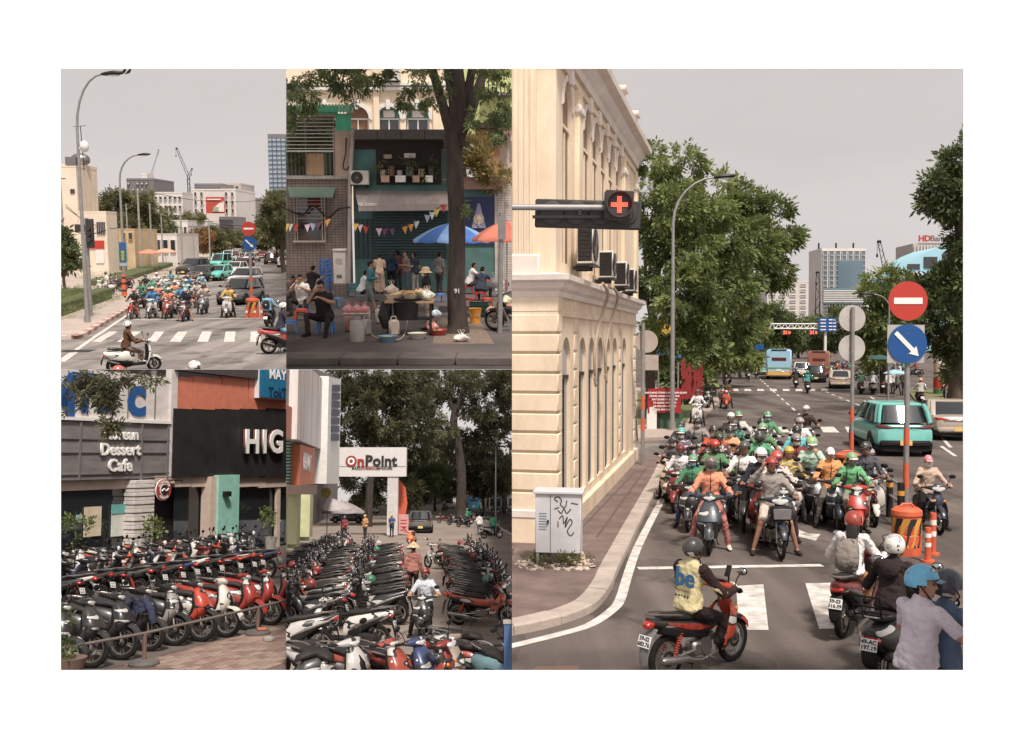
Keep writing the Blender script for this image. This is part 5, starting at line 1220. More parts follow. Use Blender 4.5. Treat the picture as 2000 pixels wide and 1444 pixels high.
box_obj('green_board',((A.x + B.x) / 2 + .1,44.2,.55),(B.x - A.x,.08,.85),cm((52,92,62),.7),bn)
MS = P5.g(1273,838,.12); t = thing('marker_stone','white round-topped marker stone beside the red banner','stone',MS)
q = MB(); q.prism(arch_poly(.42,.95),.22); obj('stone',q,WHITE,t,30); box_obj('side_panel',(.3,.2,.42),(.16,.2,.84),DKMETAL,t)
for i,(u0,v0,u1,v1,d,m_,l) in enumerate(((1268,625,1330,672,62,cm((226,168,60),.6),'yellow hoarding glimpsed through the big tree'),(1282,678,1330,700,58,cm((60,110,160),.6),'blue hoarding strip under the yellow one'),(1330,700,1372,780,60,cm((150,34,34),.6),'tall red hoarding panel behind the lamp post'),(1376,690,1392,772,66,cm((44,58,96),.6),'dark blue hoarding panel at the kerb beyond the tree'),(1395,690,1400,728,70,cm((200,50,45),.6),'narrow red banner panel beyond the hoardings'))):
 a,b = P5.at(u0,v0,d),P5.at(u1,v1,d); t = thing('hoarding',l,'hoarding',(0,0,0)); box_obj('panel',(a + b) / 2,(b.x - a.x,.1,a.z - b.z),m_,t)
 q = MB()
 for f in (.1,.9): q.tube([(a.x + (b.x - a.x) * f,d + .1,0),(a.x + (b.x - a.x) * f,d + .1,a.z)],.05,6)
 obj('frame',q,STEEL,t)
# ---- trees
def blobs_px(L,n): return [(P_.at(u,v,d),(r * d / 2000,r * d / 2000 * 1.1,r * d / 2000 * .85),n * (r / 50) ** 2) for P_ in (CUR[0],) for u,v,r,d in L]
def px(u,v,d): return CUR[0].at(u,v,d)
tb = P5.g(1290,800)
tree('big olive-green tree with drooping leaves beside the cream building',tb,
  [([V(px(1272,700,51).x,51,0),px(1270,690,51),px(1276,600,51),px(1290,500,51),px(1310,400,51)],[.28,.24,.2,.15,.06]),([px(1275,620,51),px(1320,560,50.5),px(1360,480,50)],[.14,.1,.04]),([px(1274,640,51),px(1262,560,51),px(1258,450,51)],[.12,.09,.04])],
  blobs_px([(1290,315,38,51),(1262,300,34,53),(1330,330,40,51),(1270,390,45,51),(1325,410,50,49),(1385,420,45,50),(1290,470,50,50),(1350,490,55,49),(1415,480,45,50),(1275,560,42,50),(1330,570,50,48),(1395,560,50,49),(1300,640,42,49),(1372,630,42,49),(1440,560,40,50),(1345,690,22,49),(1290,690,24,50)],640),.36,LEAF_A,11,droop=.75)
for i,(u,d,vt,w,l) in enumerate(((1418,84,600,4.6,'mid-size roadside tree left of the street, nearest of the row'),(1447,102,612,4.2,'second roadside tree along the left of the street'),(1464,125,620,3.6,'third roadside tree along the left of the street'),(1345,62,640,3.5,'low leafy tree behind the lamp post'))): simple_tree(l,V(px(u,700,d).x,d,0),P5.z(vt,d),w,P5.z(vt,d) * .8,2600,.6,LEAF_A,90 + i)
tree('broad dark-green tree spreading over the road beyond the lamp',P5.g(1430,745),
  [([V(px(1386,700,70).x,70,0),px(1386,650,70),px(1400,560,70),px(1430,470,70)],[.45,.4,.3,.12]),([px(1394,600,70),px(1450,530,70),px(1520,500,70)],[.25,.16,.06])],
  blobs_px([(1400,385,42,68),(1450,400,45,68),(1500,420,38,68),(1430,450,50,66),(1490,470,45,67),(1530,480,32,68),(1455,520,48,66),(1515,530,34,68),(1420,590,44,66),(1470,590,42,67),(1440,640,36,68),(1400,650,30,66)],660),.5,LEAF_A,12,droop=.55)
simple_tree('rounded far tree behind the overhead sign gantry',P5.g(1560,700),P5.z(575,150),12,9,4200,.8,LEAF_B,13)
for i,(u,d,top,w,l) in enumerate(((1505,130,590,8,'small bushy tree left of the buses'),(1615,170,600,10,'dark tree beyond the brown bus'),(1660,160,610,9,'dark tree behind the grey sign backs'))):
 simple_tree(l,V(px(u,700,d).x,d,0),P5.z(top,d),w,P5.z(top,d) * .75,2600,.8,LEAF_B,20 + i)
tree('tall mid-green tree left of the no entry sign',P5.g(1730,760),[([V(px(1725,700,75).x,75,0),px(1725,640,75),px(1722,570,75)],[.3,.25,.1])],
  blobs_px([(1725,555,30,75),(1700,585,32,75),(1745,600,38,76),(1705,630,38,75),(1735,660,36,75),(1690,660,28,76),(1712,690,30,75),(1770,570,30,78)],600),.55,LEAF_A,31,droop=.4)
tree('large tree at the right edge above the beige sedan',P5.g(1870,800),[([V(px(1868,700,52).x,52,0),px(1866,640,52),px(1868,520,52),px(1880,380,52)],[.35,.3,.22,.1])],
  blobs_px([(1880,320,40,52),(1850,362,34,52),(1885,395,45,52),(1893,460,30,52),(1884,505,30,51.5),(1868,530,22,51.5),(1824,362,20,52),(1834,398,24,52),(1870,340,34,53),(1830,400,20,52),(1864,565,38,52),(1895,560,45,52),(1822,575,34,53),(1850,620,45,52),(1885,650,40,52),(1815,640,32,53),(1845,690,30,53),(1885,720,26,52)],520),.46,LEAF_B,32,droop=.35)
# ---- far buildings
GL2 = mat('blue_glass',lin((96,118,132)),.15,spec=.7); PALEW = mat('pale_wall',lin((206,198,192)),.8,var=.1,scale=.2); PALEG = mat('far_grey_wall',lin((176,168,164)),.8,var=.1,scale=.2)
d = 420; w = (1690 - 1604) / 2000 * d; X = px(1647,600,d).x; HT = P5.z(490,d)
t = block('pale office tower with blue glass front in the street axis',(X,d + w / 2,0),(w,w,HT),PALEW,12,7,GL2,win=(.62,.82),inset=.5,base=.38)
box_obj('glass_front',(w * .14,-w / 2 - .5,HT * .76),(w * .56,.8,HT * .28),GL2,t); box_obj('glass_base',(0,-w / 2 - .6,HT * .54),(w * .94,.8,HT * .16),mat('teal_glass',lin((104,128,136)),.2),t)
for k in range(6): box_obj('louvre_band',(0,-w / 2 - 1.05,HT * (.48 + .022 * k)),(w * .94,.2,.5),PALEW,t)
for k in range(3): box_obj('roof_mast',(w * (-.42 + .4 * k),0,HT * 1.05),(.6,.6,HT * .1),DKMETAL,t)
X = px(1548,600,480).x; block('low white block left of the office tower',(X,490,0),(24,20,P5.z(552,480)),PALEW,6,5,mat('grey_glass',lin((150,150,152)),.3),win=(.5,.35),inset=.3,base=.5)
d = 300; t = thing('arched_building','pale blue building with a curved roof at the right','building',(0,0,0)); SKYB = mat('sky_blue_wall',lin((150,200,216)),.6)
a,b = px(1752,530,d),px(1870,530,d); pr = [(a.x,0),(b.x,0),(b.x,px(0,478,d).z)] + [(px(u,v,d).x,px(u,v,d).z) for u,v in ((1835,482),(1810,492),(1785,508),(1765,525),(1752,540))]
q = MB(); q.prism(pr,20,Matrix.Translation((0,d,0))); obj('wall',q,SKYB,t)
for u0,v0,u1,v1 in ((1772,516,1796,527),(1804,502,1830,524),(1840,496,1860,520)):
 a,b = px(u0,v0,d),px(u1,v1,d); box_obj('window',((a.x + b.x) / 2,d - .1,(a.z + b.z) / 2),(b.x - a.x,.4,a.z - b.z),GLASS,t)
a,b = px(1742,532,d - 2),px(1800,560,d - 2); box_obj('front_block',((a.x + b.x) / 2,d - 1,(a.z + b.z) / 2 - 4),(b.x - a.x,3,a.z - b.z + 8),PALEW,t)
for k in range(3): box_obj('window',(a.x + 3.5 + 2.6 * k,d - 2.6,b.z + 1.4),(1.7,.3,2.4),GL2,t)
d = 360; a,b = px(1783,476,d),px(1850,540,d); t = thing('sign_building','grey finned building carrying the rooftop bank sign','building',(0,0,0)); box_obj('wall',((a.x + b.x) / 2,d + 8,a.z / 2),(b.x - a.x,16,a.z),PALEG,t)
for k in range(11): box_obj('fin',(a.x + .5 + (b.x - a.x - 1) * k / 10,d - .3,a.z * .72),(.35,.6,a.z * .52),PALEW,t)
sg = px(1821,469,d); sgt = thing('rooftop_sign','rooftop lettering HDBank in red and grey on the finned building','sign',(0,0,0))
lettering('HD',2.9,RED,Matrix.Translation((px(1793,469,d).x,d - .3,sg.z + .4)),sgt,'letters',.15,.12,align='LEFT'); lettering('Bank',2.9,cm((120,96,92),.5),Matrix.Translation((px(1816,469,d).x,d - .3,sg.z + .4)),sgt,'letters',.15,.05,align='LEFT')
box_obj('sign_frame',(sg.x,d,sg.z - 1.2),(10,.3,.3),STEEL,sgt)
def crane(label,u,v0,v1,d,ju,jv,w,hk=1.0):
 t = thing('crane',label,'crane',(0,0,0)); a,b = px(u,v1,d),px(ju,jv,d); base = V(a.x,d,0)
 for nm,p0,p1,ww in (('mast',base,a,w),('boom',a,b,w * .7)):
  q = MB(); dr = (p1 - p0); L = dr.length; dn = dr.normalized(); sd = V(dn.z,0,-dn.x); n = max(4,int(L / ww / 1.4))
  for s in (-1,1): q.tube([p0 + sd * s * ww / 2,p1 + sd * s * ww / 2 * .6],ww * .09,4)
  for k in range(n): f0,f1 = k / n,(k + 1) / n; s = 1 if k % 2 else -1; q.tube([p0.lerp(p1,f0) + sd * s * ww / 2,p0.lerp(p1,f1) - sd * s * ww / 2],ww * .06,4)
  obj(nm,q,DKMETAL,t)
 w *= hk; q = MB(); q.ell(b,(w * .8,w * .8,w * .5),8,6); q.tube([b + V(-w * .6,0,0),b + V(-w * .6,0,-w * 4)],w * .08,4); q.ell(b + V(-w * .6,0,-w * 4.5),(w * .35,w * .35,w * .7),8,6); obj('hook',q,DKMETAL,t)
crane('dark lattice crane boom rising left of the bank sign',1730,0,531,330,1717,472,2.0,.5); crane('dark lattice hoist mast beside the white block',1597,0,590,400,1597,532,2.4,.4)
# ---- gantry with signs and countdown lamps
d = 115; ga = thing('sign_gantry','white truss gantry across the road with blue signs and red countdown lamps','gantry',(0,0,0))
q = MB(); x0,x1 = px(1478,640,d).x,px(1612,640,d).x; za,zb = P5.z(633,d),P5.z(642,d)
for z in (za,zb): q.tube([(x0,d,z),(x1,d,z)],.09,6)
for k in range(22): q.tube([(x0 + (x1 - x0) * k / 22,d,za if k % 2 else zb),(x0 + (x1 - x0) * (k + 1) / 22,d,zb if k % 2 else za)],.05,4)
q.tube([(x1,d,0),(x1,d,za)],.16,8); obj('truss',q,WHITE,ga)
for u0,v0,u1,v1,n in ((1477,630,1502,648,2),(1599,621,1634,648,4)):
 a,b = px(u0,v0,d - .4),px(u1,v1,d - .4); bp_ = box_obj('blue_sign',((a.x + b.x) / 2,d - .35,(a.z + b.z) / 2),(b.x - a.x,.1,a.z - b.z),BLUE,ga)
 for k in range(n):
  for f,wf in ((.25,.3),(.66,.2),(.88,.16)): box_obj('sign_text_bar',(a.x + (b.x - a.x) * f,d - .43,a.z - (a.z - b.z) * (k + .6) / (n + .2)),((b.x - a.x) * wf,.03,.12),SIGNW,bp_)
for u in (1492,1535,1587):
 p = px(u,650,d - .3); bb = box_obj('lamp_box',p,(1.0,.25,.5),SIG,ga); lettering('31',.5,LED,Matrix.Translation(p + V(-.1,-.16,0)),bb,'countdown',.01,.02); q = MB(); q.ell(p + V(.36,-.14,0),(.13,.03,.13),8,6); obj('red_lamp',q,LED,bb)
for i,(u,v,d) in enumerate(((1466,671,90),)):
 t = thing('sign_post','small distant no entry and blue sign at the far median','sign',V(px(u,v,d).x,d,0)); q = MB(); q.tube([(0,0,0),(0,0,P5.z(668,d))],.05,6); obj('pole',q,STEEL,t); disc_sign(t,'no_entry_disc',(0,-.1,P5.z(671,d)),.28,RED); disc_sign(t,'blue_disc',(0,-.1,P5.z(682,d)),.26,BLUE); box_obj('blue_panel',(.75,0,P5.z(678,d)),(.85,.05,.5),BLUE,t)
# ---- advertising column, lamp, small blue sign and kiosk things at the right
AC = P5.g(1838,772); t = thing('advertising_column','pale advertising column with a yellow band and red base','column',AC); PXa = AC.y / 2000; ra = 14 * PXa; zt = lambda v: P5.z(v,AC.y)
q = MB(); q.tube([(0,0,0),(0,0,zt(660))],ra,18); obj('shaft',q,cm((206,178,160),.6),t)
for v0,v1,m_,nm in ((680,660,cm((214,160,76),.6),'yellow_band'),(772,760,cm((60,120,66),.6),'green_base'),(758,738,RED,'red_poster')):
 q = MB(); q.tube([(0,0,zt(v0)),(0,0,zt(v1))],ra * 1.05,18); obj(nm,q,m_,t)
q = MB(); q.tube([(0,0,zt(660)),(0,0,zt(656))],ra * 1.2,18); obj('cap',q,STEEL,t)
lettering('0971 298',ra * .42,cm((70,50,40),.6),Matrix.Translation((0,-ra * 1.09,zt(671))),t,'lettering',.004,.004)
d = 56; a,b = px(1833,698,d),px(1868,711,d); t = thing('street_name_sign','small blue street sign with white panel on a thin post at the right','sign',(0,0,0)); box_obj('blue_panel',((a.x + b.x) / 2 + .2,d,(a.z + b.z) / 2),((b.x - a.x) * .7,.04,a.z - b.z),BLUE,t); box_obj('white_panel',(a.x + .15,d,(a.z + b.z) / 2),(.3,.04,a.z - b.z),SIGNW,t); q = MB(); q.tube([(a.x + .45,d + .05,0),(a.x + .45,d + .05,a.z + .1)],.04,6); obj('pole',q,STEEL,t)
for k in range(2): box_obj('text_bar',((a.x + b.x) / 2 + .2,d - .03,(a.z + b.z) / 2 + .06 - .12 * k),(.5,.01,.05),SIGNW,t)
d = 62; LB = V(px(1735,760,d).x,d,0); lamp_post('slim grey street lamp arching left behind the no entry sign',LB,P5.z(575,d),px(1735,700,d).x - px(1700,700,d).x,R(180),.07,arc=1.1,head=True)
d = 72; umbrella('dark green market umbrella far right behind the signs',V(px(1717,760,d).x,d,0),.9,P5.z(693,d),[cm((52,84,82),.8)])
d = 70; umbrella('pale blue umbrella over the pedestrians in white shirts',V(px(1748,760,d).x,d,0),.8,P5.z(722,d),[cm((150,190,214),.8)])
q = MB(); q.quad(*[p + V(0,0,.1) for p in G([(1800,800),(1900,800),(1900,762),(1770,762)])]); struct('right_verge',q,cm((112,112,70),.95))
# ---- vehicles
AW = -R(14)
def gcar(kind,u,v,rz,col,label,sc=1.0,lower=None):
 p = P5.g(u,v); L = 2.2 if kind != 'bus' else 4.5
 return car(kind,p + V(-math.sin(rz),math.cos(rz),0) * L * sc,rz,col,label,sc,lower)
car_t = gcar('suv',1768,893,-R(7),(108,194,184),'turquoise electric taxi seen from behind beside the keep right sign',1.08)
gcar('sedan',1872,862,-R(9),(176,160,146),'beige sedan seen from behind at the right edge',1.05)
gcar('bus',1521,742,-R(15),(150,196,220),'city bus with light blue upper half and yellow lower half',.98,(222,172,96))
bb = gcar('bus',1599,738,-R(17),(156,96,76),'reddish-brown bus behind the black car',.9,(150,92,74))
gcar('suv',1594,748,-R(17),(40,38,40),'black sport utility car behind the brown bus',.95); gcar('sedan',1641,760,-R(18),(178,164,150),'pale gold sedan right of the black car',1.0)
gcar('suv',1566,738,-R(16),(206,202,200),'white car between the two buses',.95); gcar('mini',1487,733,-R(14),(110,190,186),'small teal car left of the yellow and blue bus',.9)
q = MB(); q.quad(*[p + V(0,0,.004) for p in G([(1020,1316),(1128,1314),(1132,1301),(1052,1302)])]); struct('utility_cover',q,cm((126,96,84),.9))
q = MB(); q.lathe([(.34,.0),(.34,.006),(.001,.006)],24,Matrix.Translation(P5.g(1560,900))); struct('manhole_cover',q,DKMETAL)
# ---- riders waiting at the stop line (facing us)
FC = R(167)
GRAB,GRABH = (62,150,96),(70,160,96)
rider(1386,907,1085,'rider_stop','sport',(62,70,80),FC,'woman in a coral rain jacket and grey full-face helmet','dark blue-grey scooter ridden by the woman in coral',(240,140,100),(196,110,100),hands=(70,92,130),helmet=('full',(120,104,96)),visor=True,mask=(220,200,190),shoes=(220,205,190),acc='zip')
b,p = rider(1508,910,1095,'rider_ear','wave',(52,62,82),R(178),'man in a grey hoodie and shorts holding a hand to his ear','navy motorbike with front basket ridden by the man in the grey hoodie',(150,140,130),(206,186,166),helmet=('half',(168,56,48)),shoes=(56,48,44),pattern=None)
box_obj('front_basket',(0,.62,.80),(.34,.2,.24),BLACKP,b,bev=.03); box_obj('basket_front',(0,.725,.80),(.3,.02,.18),GREYP,b,bev=.02)
q = MB(); bx_ = b.matrix_world.translation; t = thing('drinks_cooler','small blue cooler tub hanging on the navy motorbike','cooler',P5.g(1532,1070,0) + V(0,.2,.35)); q.lathe([(.1,0),(.12,.26),(.11,.27),(.001,.27)],14); obj('tub',q,cm((44,112,190),.4),t); q = MB(); q.tube([(-.1,0,.27),(0,-.05,.36),(.1,0,.27)],.012,5); obj('handle',q,SIGNW,t)
rider(1662,896,1052,'rider_lean','sport',(196,56,40),R(172),'rider in a bright green delivery jacket with patterned face scarf','bright red scooter ridden by the man in bright green',(96,176,110),(150,134,120),helmet=('open',(130,170,120)),mask=(130,110,110),acc='straps')
rider(1698,888,1030,'rider_tee','retro',(216,208,196),R(170),'man in a white shirt and navy waistcoat with silver helmet','cream retro scooter beside the median rail',(206,200,200),(90,100,120),helmet=('half',(170,166,164)),shoes=(200,196,190))
rider(1814,900,1045,'rider_stop','wave',(52,58,80),R(176),'woman in a tan shirt with a pink cap and white mask','navy motorbike ridden by the woman with the pink cap',(196,164,140),(40,36,38),helmet=('cap',(226,142,150)),mask=(235,230,228),hair=(60,45,40))
rider(1350,900,1040,'rider_stop','city',(60,60,62),R(163),'rider in a dark green hooded jacket with a blue mask','dark grey scooter left of the woman in coral',(70,140,96),(70,86,120),helmet=('open',(96,170,110)),mask=(110,170,206),acc='zip')
rider(1326,878,1003,'rider_lean','city',(140,42,40),R(160),'woman in a white shirt with a dark red helmet near the kerb','dark red scooter by the kerb at the left of the queue',(222,216,214),(60,52,54),helmet=('half',(130,44,44)),mask=(90,100,120))
rider(1313,863,982,'rider_tee','retro',(216,192,160),R(158),'rider in a grey-brown jacket with a dark cap at the far left','beige retro scooter at the far left against the kerb',(96,88,86),(60,54,54),helmet=('half',(66,62,62)),mask=(206,200,196))
rider(1452,877,1043,'rider_tee','wave',(66,62,62),FC,'man in a white short-sleeved shirt with black backpack straps and grey helmet','black motorbike of the man in the white shirt',(226,218,212),(60,56,60),helmet=('half',(88,84,84)),acc='straps')
rider(1484,889,1062,'rider_lean','city',(150,52,44),FC,'rider in a dark navy jacket with a white helmet and white mask','red and black scooter behind the grey-hooded man',(56,54,66),(50,48,52),helmet=('open',(230,224,222)),mask=(236,230,228),acc='zip')
rider(1540,885,1030,'rider_stop','city',(222,214,206),R(170),'rider with a yellow helmet and yellow-trimmed jacket','white scooter of the yellow-helmeted rider',(170,156,130),(96,90,96),helmet=('half',(228,172,52)),pattern=(228,190,70))
rider(1584,866,1025,'rider_chin','sport',(64,62,66),R(172),'rider in a mint-green jacket with a hand on the chin','dark scooter of the mint-jacketed rider',(170,206,180),(90,86,84),helmet=('open',(150,190,130)))
rider(1622,886,1040,'rider_stop','city',(50,58,74),R(174),'man in an orange jacket with a white cap','navy scooter of the man in the orange jacket',(246,150,80),(120,112,100),helmet=('cap',(236,230,226)),acc='zip')
QUEUE = [(1327,847,'teal helmet and plum jacket',(110,96,110),('open',(96,176,160)),(214,206,200)),(1330,830,'dark cap, rearmost on the left',(70,66,70),('cap',(70,76,80)),None),(1363,826,'patterned grey shirt and black helmet',(150,138,134),('open',(52,48,50)),(220,214,210)),
 (1395,843,'red jacket and white mask',(206,86,66),('half',(64,58,58)),(232,226,222)),(1423,842,'pale orange shirt and dark helmet',(232,160,110),('half',(70,60,58)),(228,220,216)),(1403,857,'dark green helmet',(86,70,66),('half',(64,78,60)),None),(1397,873,'glossy red helmet and green sleeves',(84,140,84),('half',(206,60,44)),(60,52,52)),
 (1482,853,'green jacket and closed dark helmet',(84,170,120),('full',(56,62,58)),None),(1489,838,'white-peaked green helmet',(96,140,96),('open',(120,176,124)),(90,90,90)),(1500,814,'green helmet and pale blue visor',(88,150,104),('open',(70,158,96)),(150,196,214)),(1486,827,'plain dark helmet and grey coat',(86,82,82),('half',(60,56,56)),None),
 (1427,816,'white helmet and black jacket at the back',(60,56,58),('half',(228,222,218)),None),(1443,813,'green and white helmet at the back',(196,190,180),('open',(90,170,110)),None),(1433,829,'dark helmet and teal-green jacket',(84,160,136),('open',(72,76,68)),(214,210,206)),
 (1574,801,'white helmet, rearmost on the right',(90,70,62),('half',(220,216,212)),(170,164,160)),(1563,826,'grey helmet, white shirt and white mask',(226,220,216),('open',(160,154,150)),(238,232,230)),(1554,842,'black helmet and turquoise jacket',(96,196,204),('half',(52,52,54)),None),(1554,860,'grey helmet and dark red jacket',(150,60,52),('open',(140,132,128)),(230,222,220)),(1517,896,'red and white helmet behind the hooded man',(206,190,180),('open',(206,80,70)),None),(1688,876,'dark helmet behind the silver-helmeted man',(90,88,96),('half',(64,62,64)),None)]
BC = [(60,58,60),(150,48,42),(70,74,84),(210,204,198),(44,44,48),(92,88,86)]
for i,(u,vh,l,sh,hm,mk) in enumerate(QUEUE):
 rider(u,vh,None,('rider_stop','rider_lean','rider_tee')[i % 3],('city','sport','city','wave')[i % 4],BC[i % 6],R(160 + (i * 7) % 22),'waiting rider with ' + l,'bike under the waiting rider with ' + l.split(',')[0],sh,(60 + 9 * (i % 4),58,62),sc=1.06,flip=i % 2 == 1,acc=(None,'zip','straps','zip')[i % 4],pattern=((206,196,190),None,None,(70,60,62),None)[i % 5],helmet=hm,mask=mk,visor=hm[0] == 'full')
# ---- riders beyond the queue
for i,(u,v,away,sh,hm,bk,bc,l) in enumerate(((1362,832,0,(214,206,204),(96,82,78),'retro',(226,222,216),'white-shirted rider on a white scooter at the far kerb'),(1419,798,0,(96,84,60),(70,70,72),'retro',(222,86,50),'rider coming towards us on a bright orange scooter'),(1383,800,0,(44,42,44),(60,56,56),'city',(70,66,66),'rider dressed in black stopped beside the tree'),
 (1424,752,1,(50,48,50),(80,60,58),'city',(54,52,54),'black-clad rider far down the left lane'),(1458,738,1,(70,72,66),(58,58,60),'city',(60,60,60),'distant rider in the middle of the left lanes'),(1554,758,1,(58,60,60),(120,60,56),'city',(60,58,60),'rider with a dark red helmet beside the blue bus'),(1577,768,1,(60,150,140),(70,170,150),'city',(64,62,62),'rider in a teal jacket behind the black car'),
 (1681,770,1,(70,110,80),(110,130,120),'city',(60,58,58),'rider in a green jacket right of the gold sedan'),(1704,770,1,(206,202,204),(220,216,212),'retro',(206,202,196),'rider in a white shirt near the pedestrians'),(1722,768,1,(160,150,136),(222,216,210),'city',(190,140,60),'rider in a khaki shirt with a white helmet near the pedestrians'),(1797,793,1,(186,176,166),(232,148,90),'city',(66,60,60),'rider in a pale grey shirt with an orange helmet'),(1850,786,1,(206,76,60),(206,84,60),'city',(210,204,200),'rider in red with a red helmet beside the column'),(1878,782,1,(52,54,58),(84,176,160),'city',(60,60,62),'rider in black with a teal helmet at the right edge'),(1847,778,1,(222,206,140),(232,196,80),'city',(90,88,88),'rider in pale yellow with a yellow helmet'))):
 F = P5.g(u,v); rz = AW if away else FC
 bike(bk,F,rz,bc,'scooter of the ' + l,1.0); person('rider_ride' if away else 'rider_stop',F,rz,l,sh,(66,62,66),helmet=('half',hm))
for i,(u,v,sh) in enumerate(((1735,772,(222,218,216)),(1744,770,(206,200,196)),(1752,772,(110,116,100)),(1765,772,(70,66,66)),(1728,766,(228,222,220)))):
 person(('walk','stand')[i % 2],P5.g(u,v),R(20 - 60 * (i % 3)),('pedestrian in a white shirt crossing, leftmost but one of the group','pedestrian in an off-white shirt in the middle of the crossing group','pedestrian in an olive top crossing under the pale blue umbrella','pedestrian in a dark top at the right of the crossing group','leftmost pedestrian in a bright white shirt in the crossing group')[i],sh,(54,52,58))
# distant crowd of riders at the next crossing
cn = 0; rc = random.Random(9)
CROWDC = [(200,194,190),(150,70,60),(90,150,120),(60,58,60),(110,120,150),(196,150,110)]
for i in range(26):
 u = rc.uniform(1625,1800) if i < 18 else rc.uniform(1402,1480); v = rc.uniform(728,746); F = P5.g(u,v); rz = R(rc.uniform(60,120)) if i < 18 else AW
 bike('city',F,rz,rc.choice(BC),'small far-off scooter in the distant traffic crowd',1.0,group='distant scooters beyond the junction'); person('rider_ride',F,rz,'small far-off rider in the distant traffic crowd',rc.choice(CROWDC),(60,58,62),helmet=('half',rc.choice(CROWDC)),group='distant riders beyond the junction',face=False)
# ---- riders close by, seen from behind
def near(u,v,sc,rz): return P5.g(u,v),sc,rz
F,sc,rz = P5.g(1366,1312),.98,-R(50)
b = copy_tree(PROTO['wave'],skip=('number_plate',)); 
for k in KIDS[b]: k.color = (*lin((60,54,52)),1)
for nm in ('front_shield','leg_shield','handlebar_cover','front_fender'):
 for k in kid(b,nm): k.color = (*lin((208,70,48)),1)
put(b,F,rz,sc); tag(b,'red and black motorbike ridden by the person in the yellow vest','motorbike'); plate(b,-.995,.56,R(-18),txt=('59-S2','683.76'))
for s_ in (-1,1):
 q = MB(); q.loft([sring((s_ * x,y,z),.012,hh,6,2) for x,y,z,hh in ((.085,.1,.56,.01),(.125,-.15,.61,.045),(.128,-.4,.66,.04),(.10,-.7,.74,.01))]); obj('red_side_panel',q,mat('flame_red',lin((176,56,44)),.35,var=.5,scale=14),b)
p = person('rider_ride',F,rz,'rider in a pale yellow vest lettered be over dark sleeves, with a black helmet',(234,214,150),(58,46,44),sc=sc,helmet=('open',(66,62,62)),hands=(52,44,44),skin=(150,100,80))
for i in (0,): pass
DKSL = cloth((70,50,48))
# dark sleeves under the vest: tubes over the arms
q = MB(); P_,up_,fw_,hc_,k_ = MOUNT['rider_ride']
for s_ in (-1,1):
 S = P_ + up_ * .455 + V(1,0,0) * s_ * .165; e = arm_grip(s_); q.tube([S + V(s_ * .03,0,-.02),S.lerp(e[0],.35),e[0],e[0].lerp(e[1],.3),e[1]],[.082,.068,.058,.053,.038],10); q.ell(S + V(s_ * .02,0,0),(.07,.074,.074),10,8)
obj('sleeves',q,DKSL,p,60)
BEB = mat('vest_blue',lin((52,104,150)),.8)
back = P_ + up_ * .33 - fw_ * .118
TM = Matrix.Translation(back) @ Matrix(((1,0,0,0),(0,fw_.y,up_.y,0),(0,fw_.z,up_.z,0),(0,0,0,1)))
lettering('be',.31,BEB,TM @ Matrix.Translation((.03,-.026,0)),p,'vest_lettering',.006,.008); lettering('since Vietnam',.035,cm((150,110,90),.8),TM @ Matrix.Translation((0,-.014,-.15)),p,'vest_lettering',.003)
for k in range(5): q = MB(); q.lathe([(.017,0),(.017,.006),(.001,.006)],12,TM @ Matrix.Translation((-.09 + .045 * k,-.012,-.215)) @ Matrix.Rotation(R(90),4,'X')); obj('vest_badge',q,cm((92,86,80),.7),p)
q = MB(); q.loft([sring(P_ + up_ * t,rx,ry,18,2.4,ay=fw_) for t,rx,ry in ((-.045,.178,.135),(.035,.176,.132))],cap=False); obj('vest_hem',q,BEB,p)
t = thing('phone','black phone in a holder on the handlebar of the red and black motorbike','phone',F,rz,sc); box_obj('phone_body',(.1,.42,1.2),(.075,.015,.15),BLACKP,t,(R(-30),0,R(10)),.008); q = MB(); q.tube([(.1,.43,1.05),(.1,.43,1.16)],.012,6); obj('mount',q,BLACKP,t)
# long-haired rider with round 8 helmet
F = P5.g(1668,1225); rz = -R(33); sc = .98
b = copy_tree(PROTO['city'],skip=('number_plate',))
for k in KIDS[b]: k.color = (*lin((110,38,36)),1)
put(b,F,rz,sc); tag(b,'dark red scooter ridden by the long-haired person with the grey backpack','scooter'); plate(b,-.985,.545,R(-18),txt=('59-S3','316.39'))
p = person('rider_lean',F,rz,'long-haired rider in a white top and brown trousers with a red helmet marked 8',(226,220,218),(186,128,80),sc=sc,helmet=('open',(170,58,46)),long_hair=True,hands=(228,222,220))
h8 = Matrix(HEADM['rider_lean']); q = MB(); q.lathe([(.045,0),(.045,.006),(.001,.006)],18,h8 @ Matrix.Translation((.112,-.03,.05)) @ Matrix.Rotation(R(90),4,'Y')); d8 = obj('number_disc',q,BLACKP,p); lettering('8',.085,SIGNW,h8 @ Matrix.Translation((.122,-.03,.05)) @ Matrix.Rotation(R(90),4,'Z'),d8,'number',.002,.003)
bpk = thing('backpack','grey backpack worn by the long-haired rider','backpack',F,rz,sc); P_,up_,fw_,hc_,k_ = MOUNT['rider_lean']
q = MB(); q.loft([sring(P_ + up_ * t - fw_ * o,w,dd,16,3,ay=fw_) for t,o,w,dd in ((-.02,.2,.10,.05),(.02,.21,.155,.085),(.18,.225,.165,.10),(.34,.21,.15,.085),(.43,.19,.10,.05))]); bo = obj('bag',q,cloth((138,126,116)),bpk,60)
q = MB(); q.loft([sring(P_ + up_ * t - fw_ * o,w,dd,12,3,ay=fw_) for t,o,w,dd in ((.03,.30,.08,.03),(.06,.305,.12,.04),(.18,.32,.12,.04),(.22,.31,.09,.02))]); obj('pocket',q,cloth((126,114,106)),bo,60)
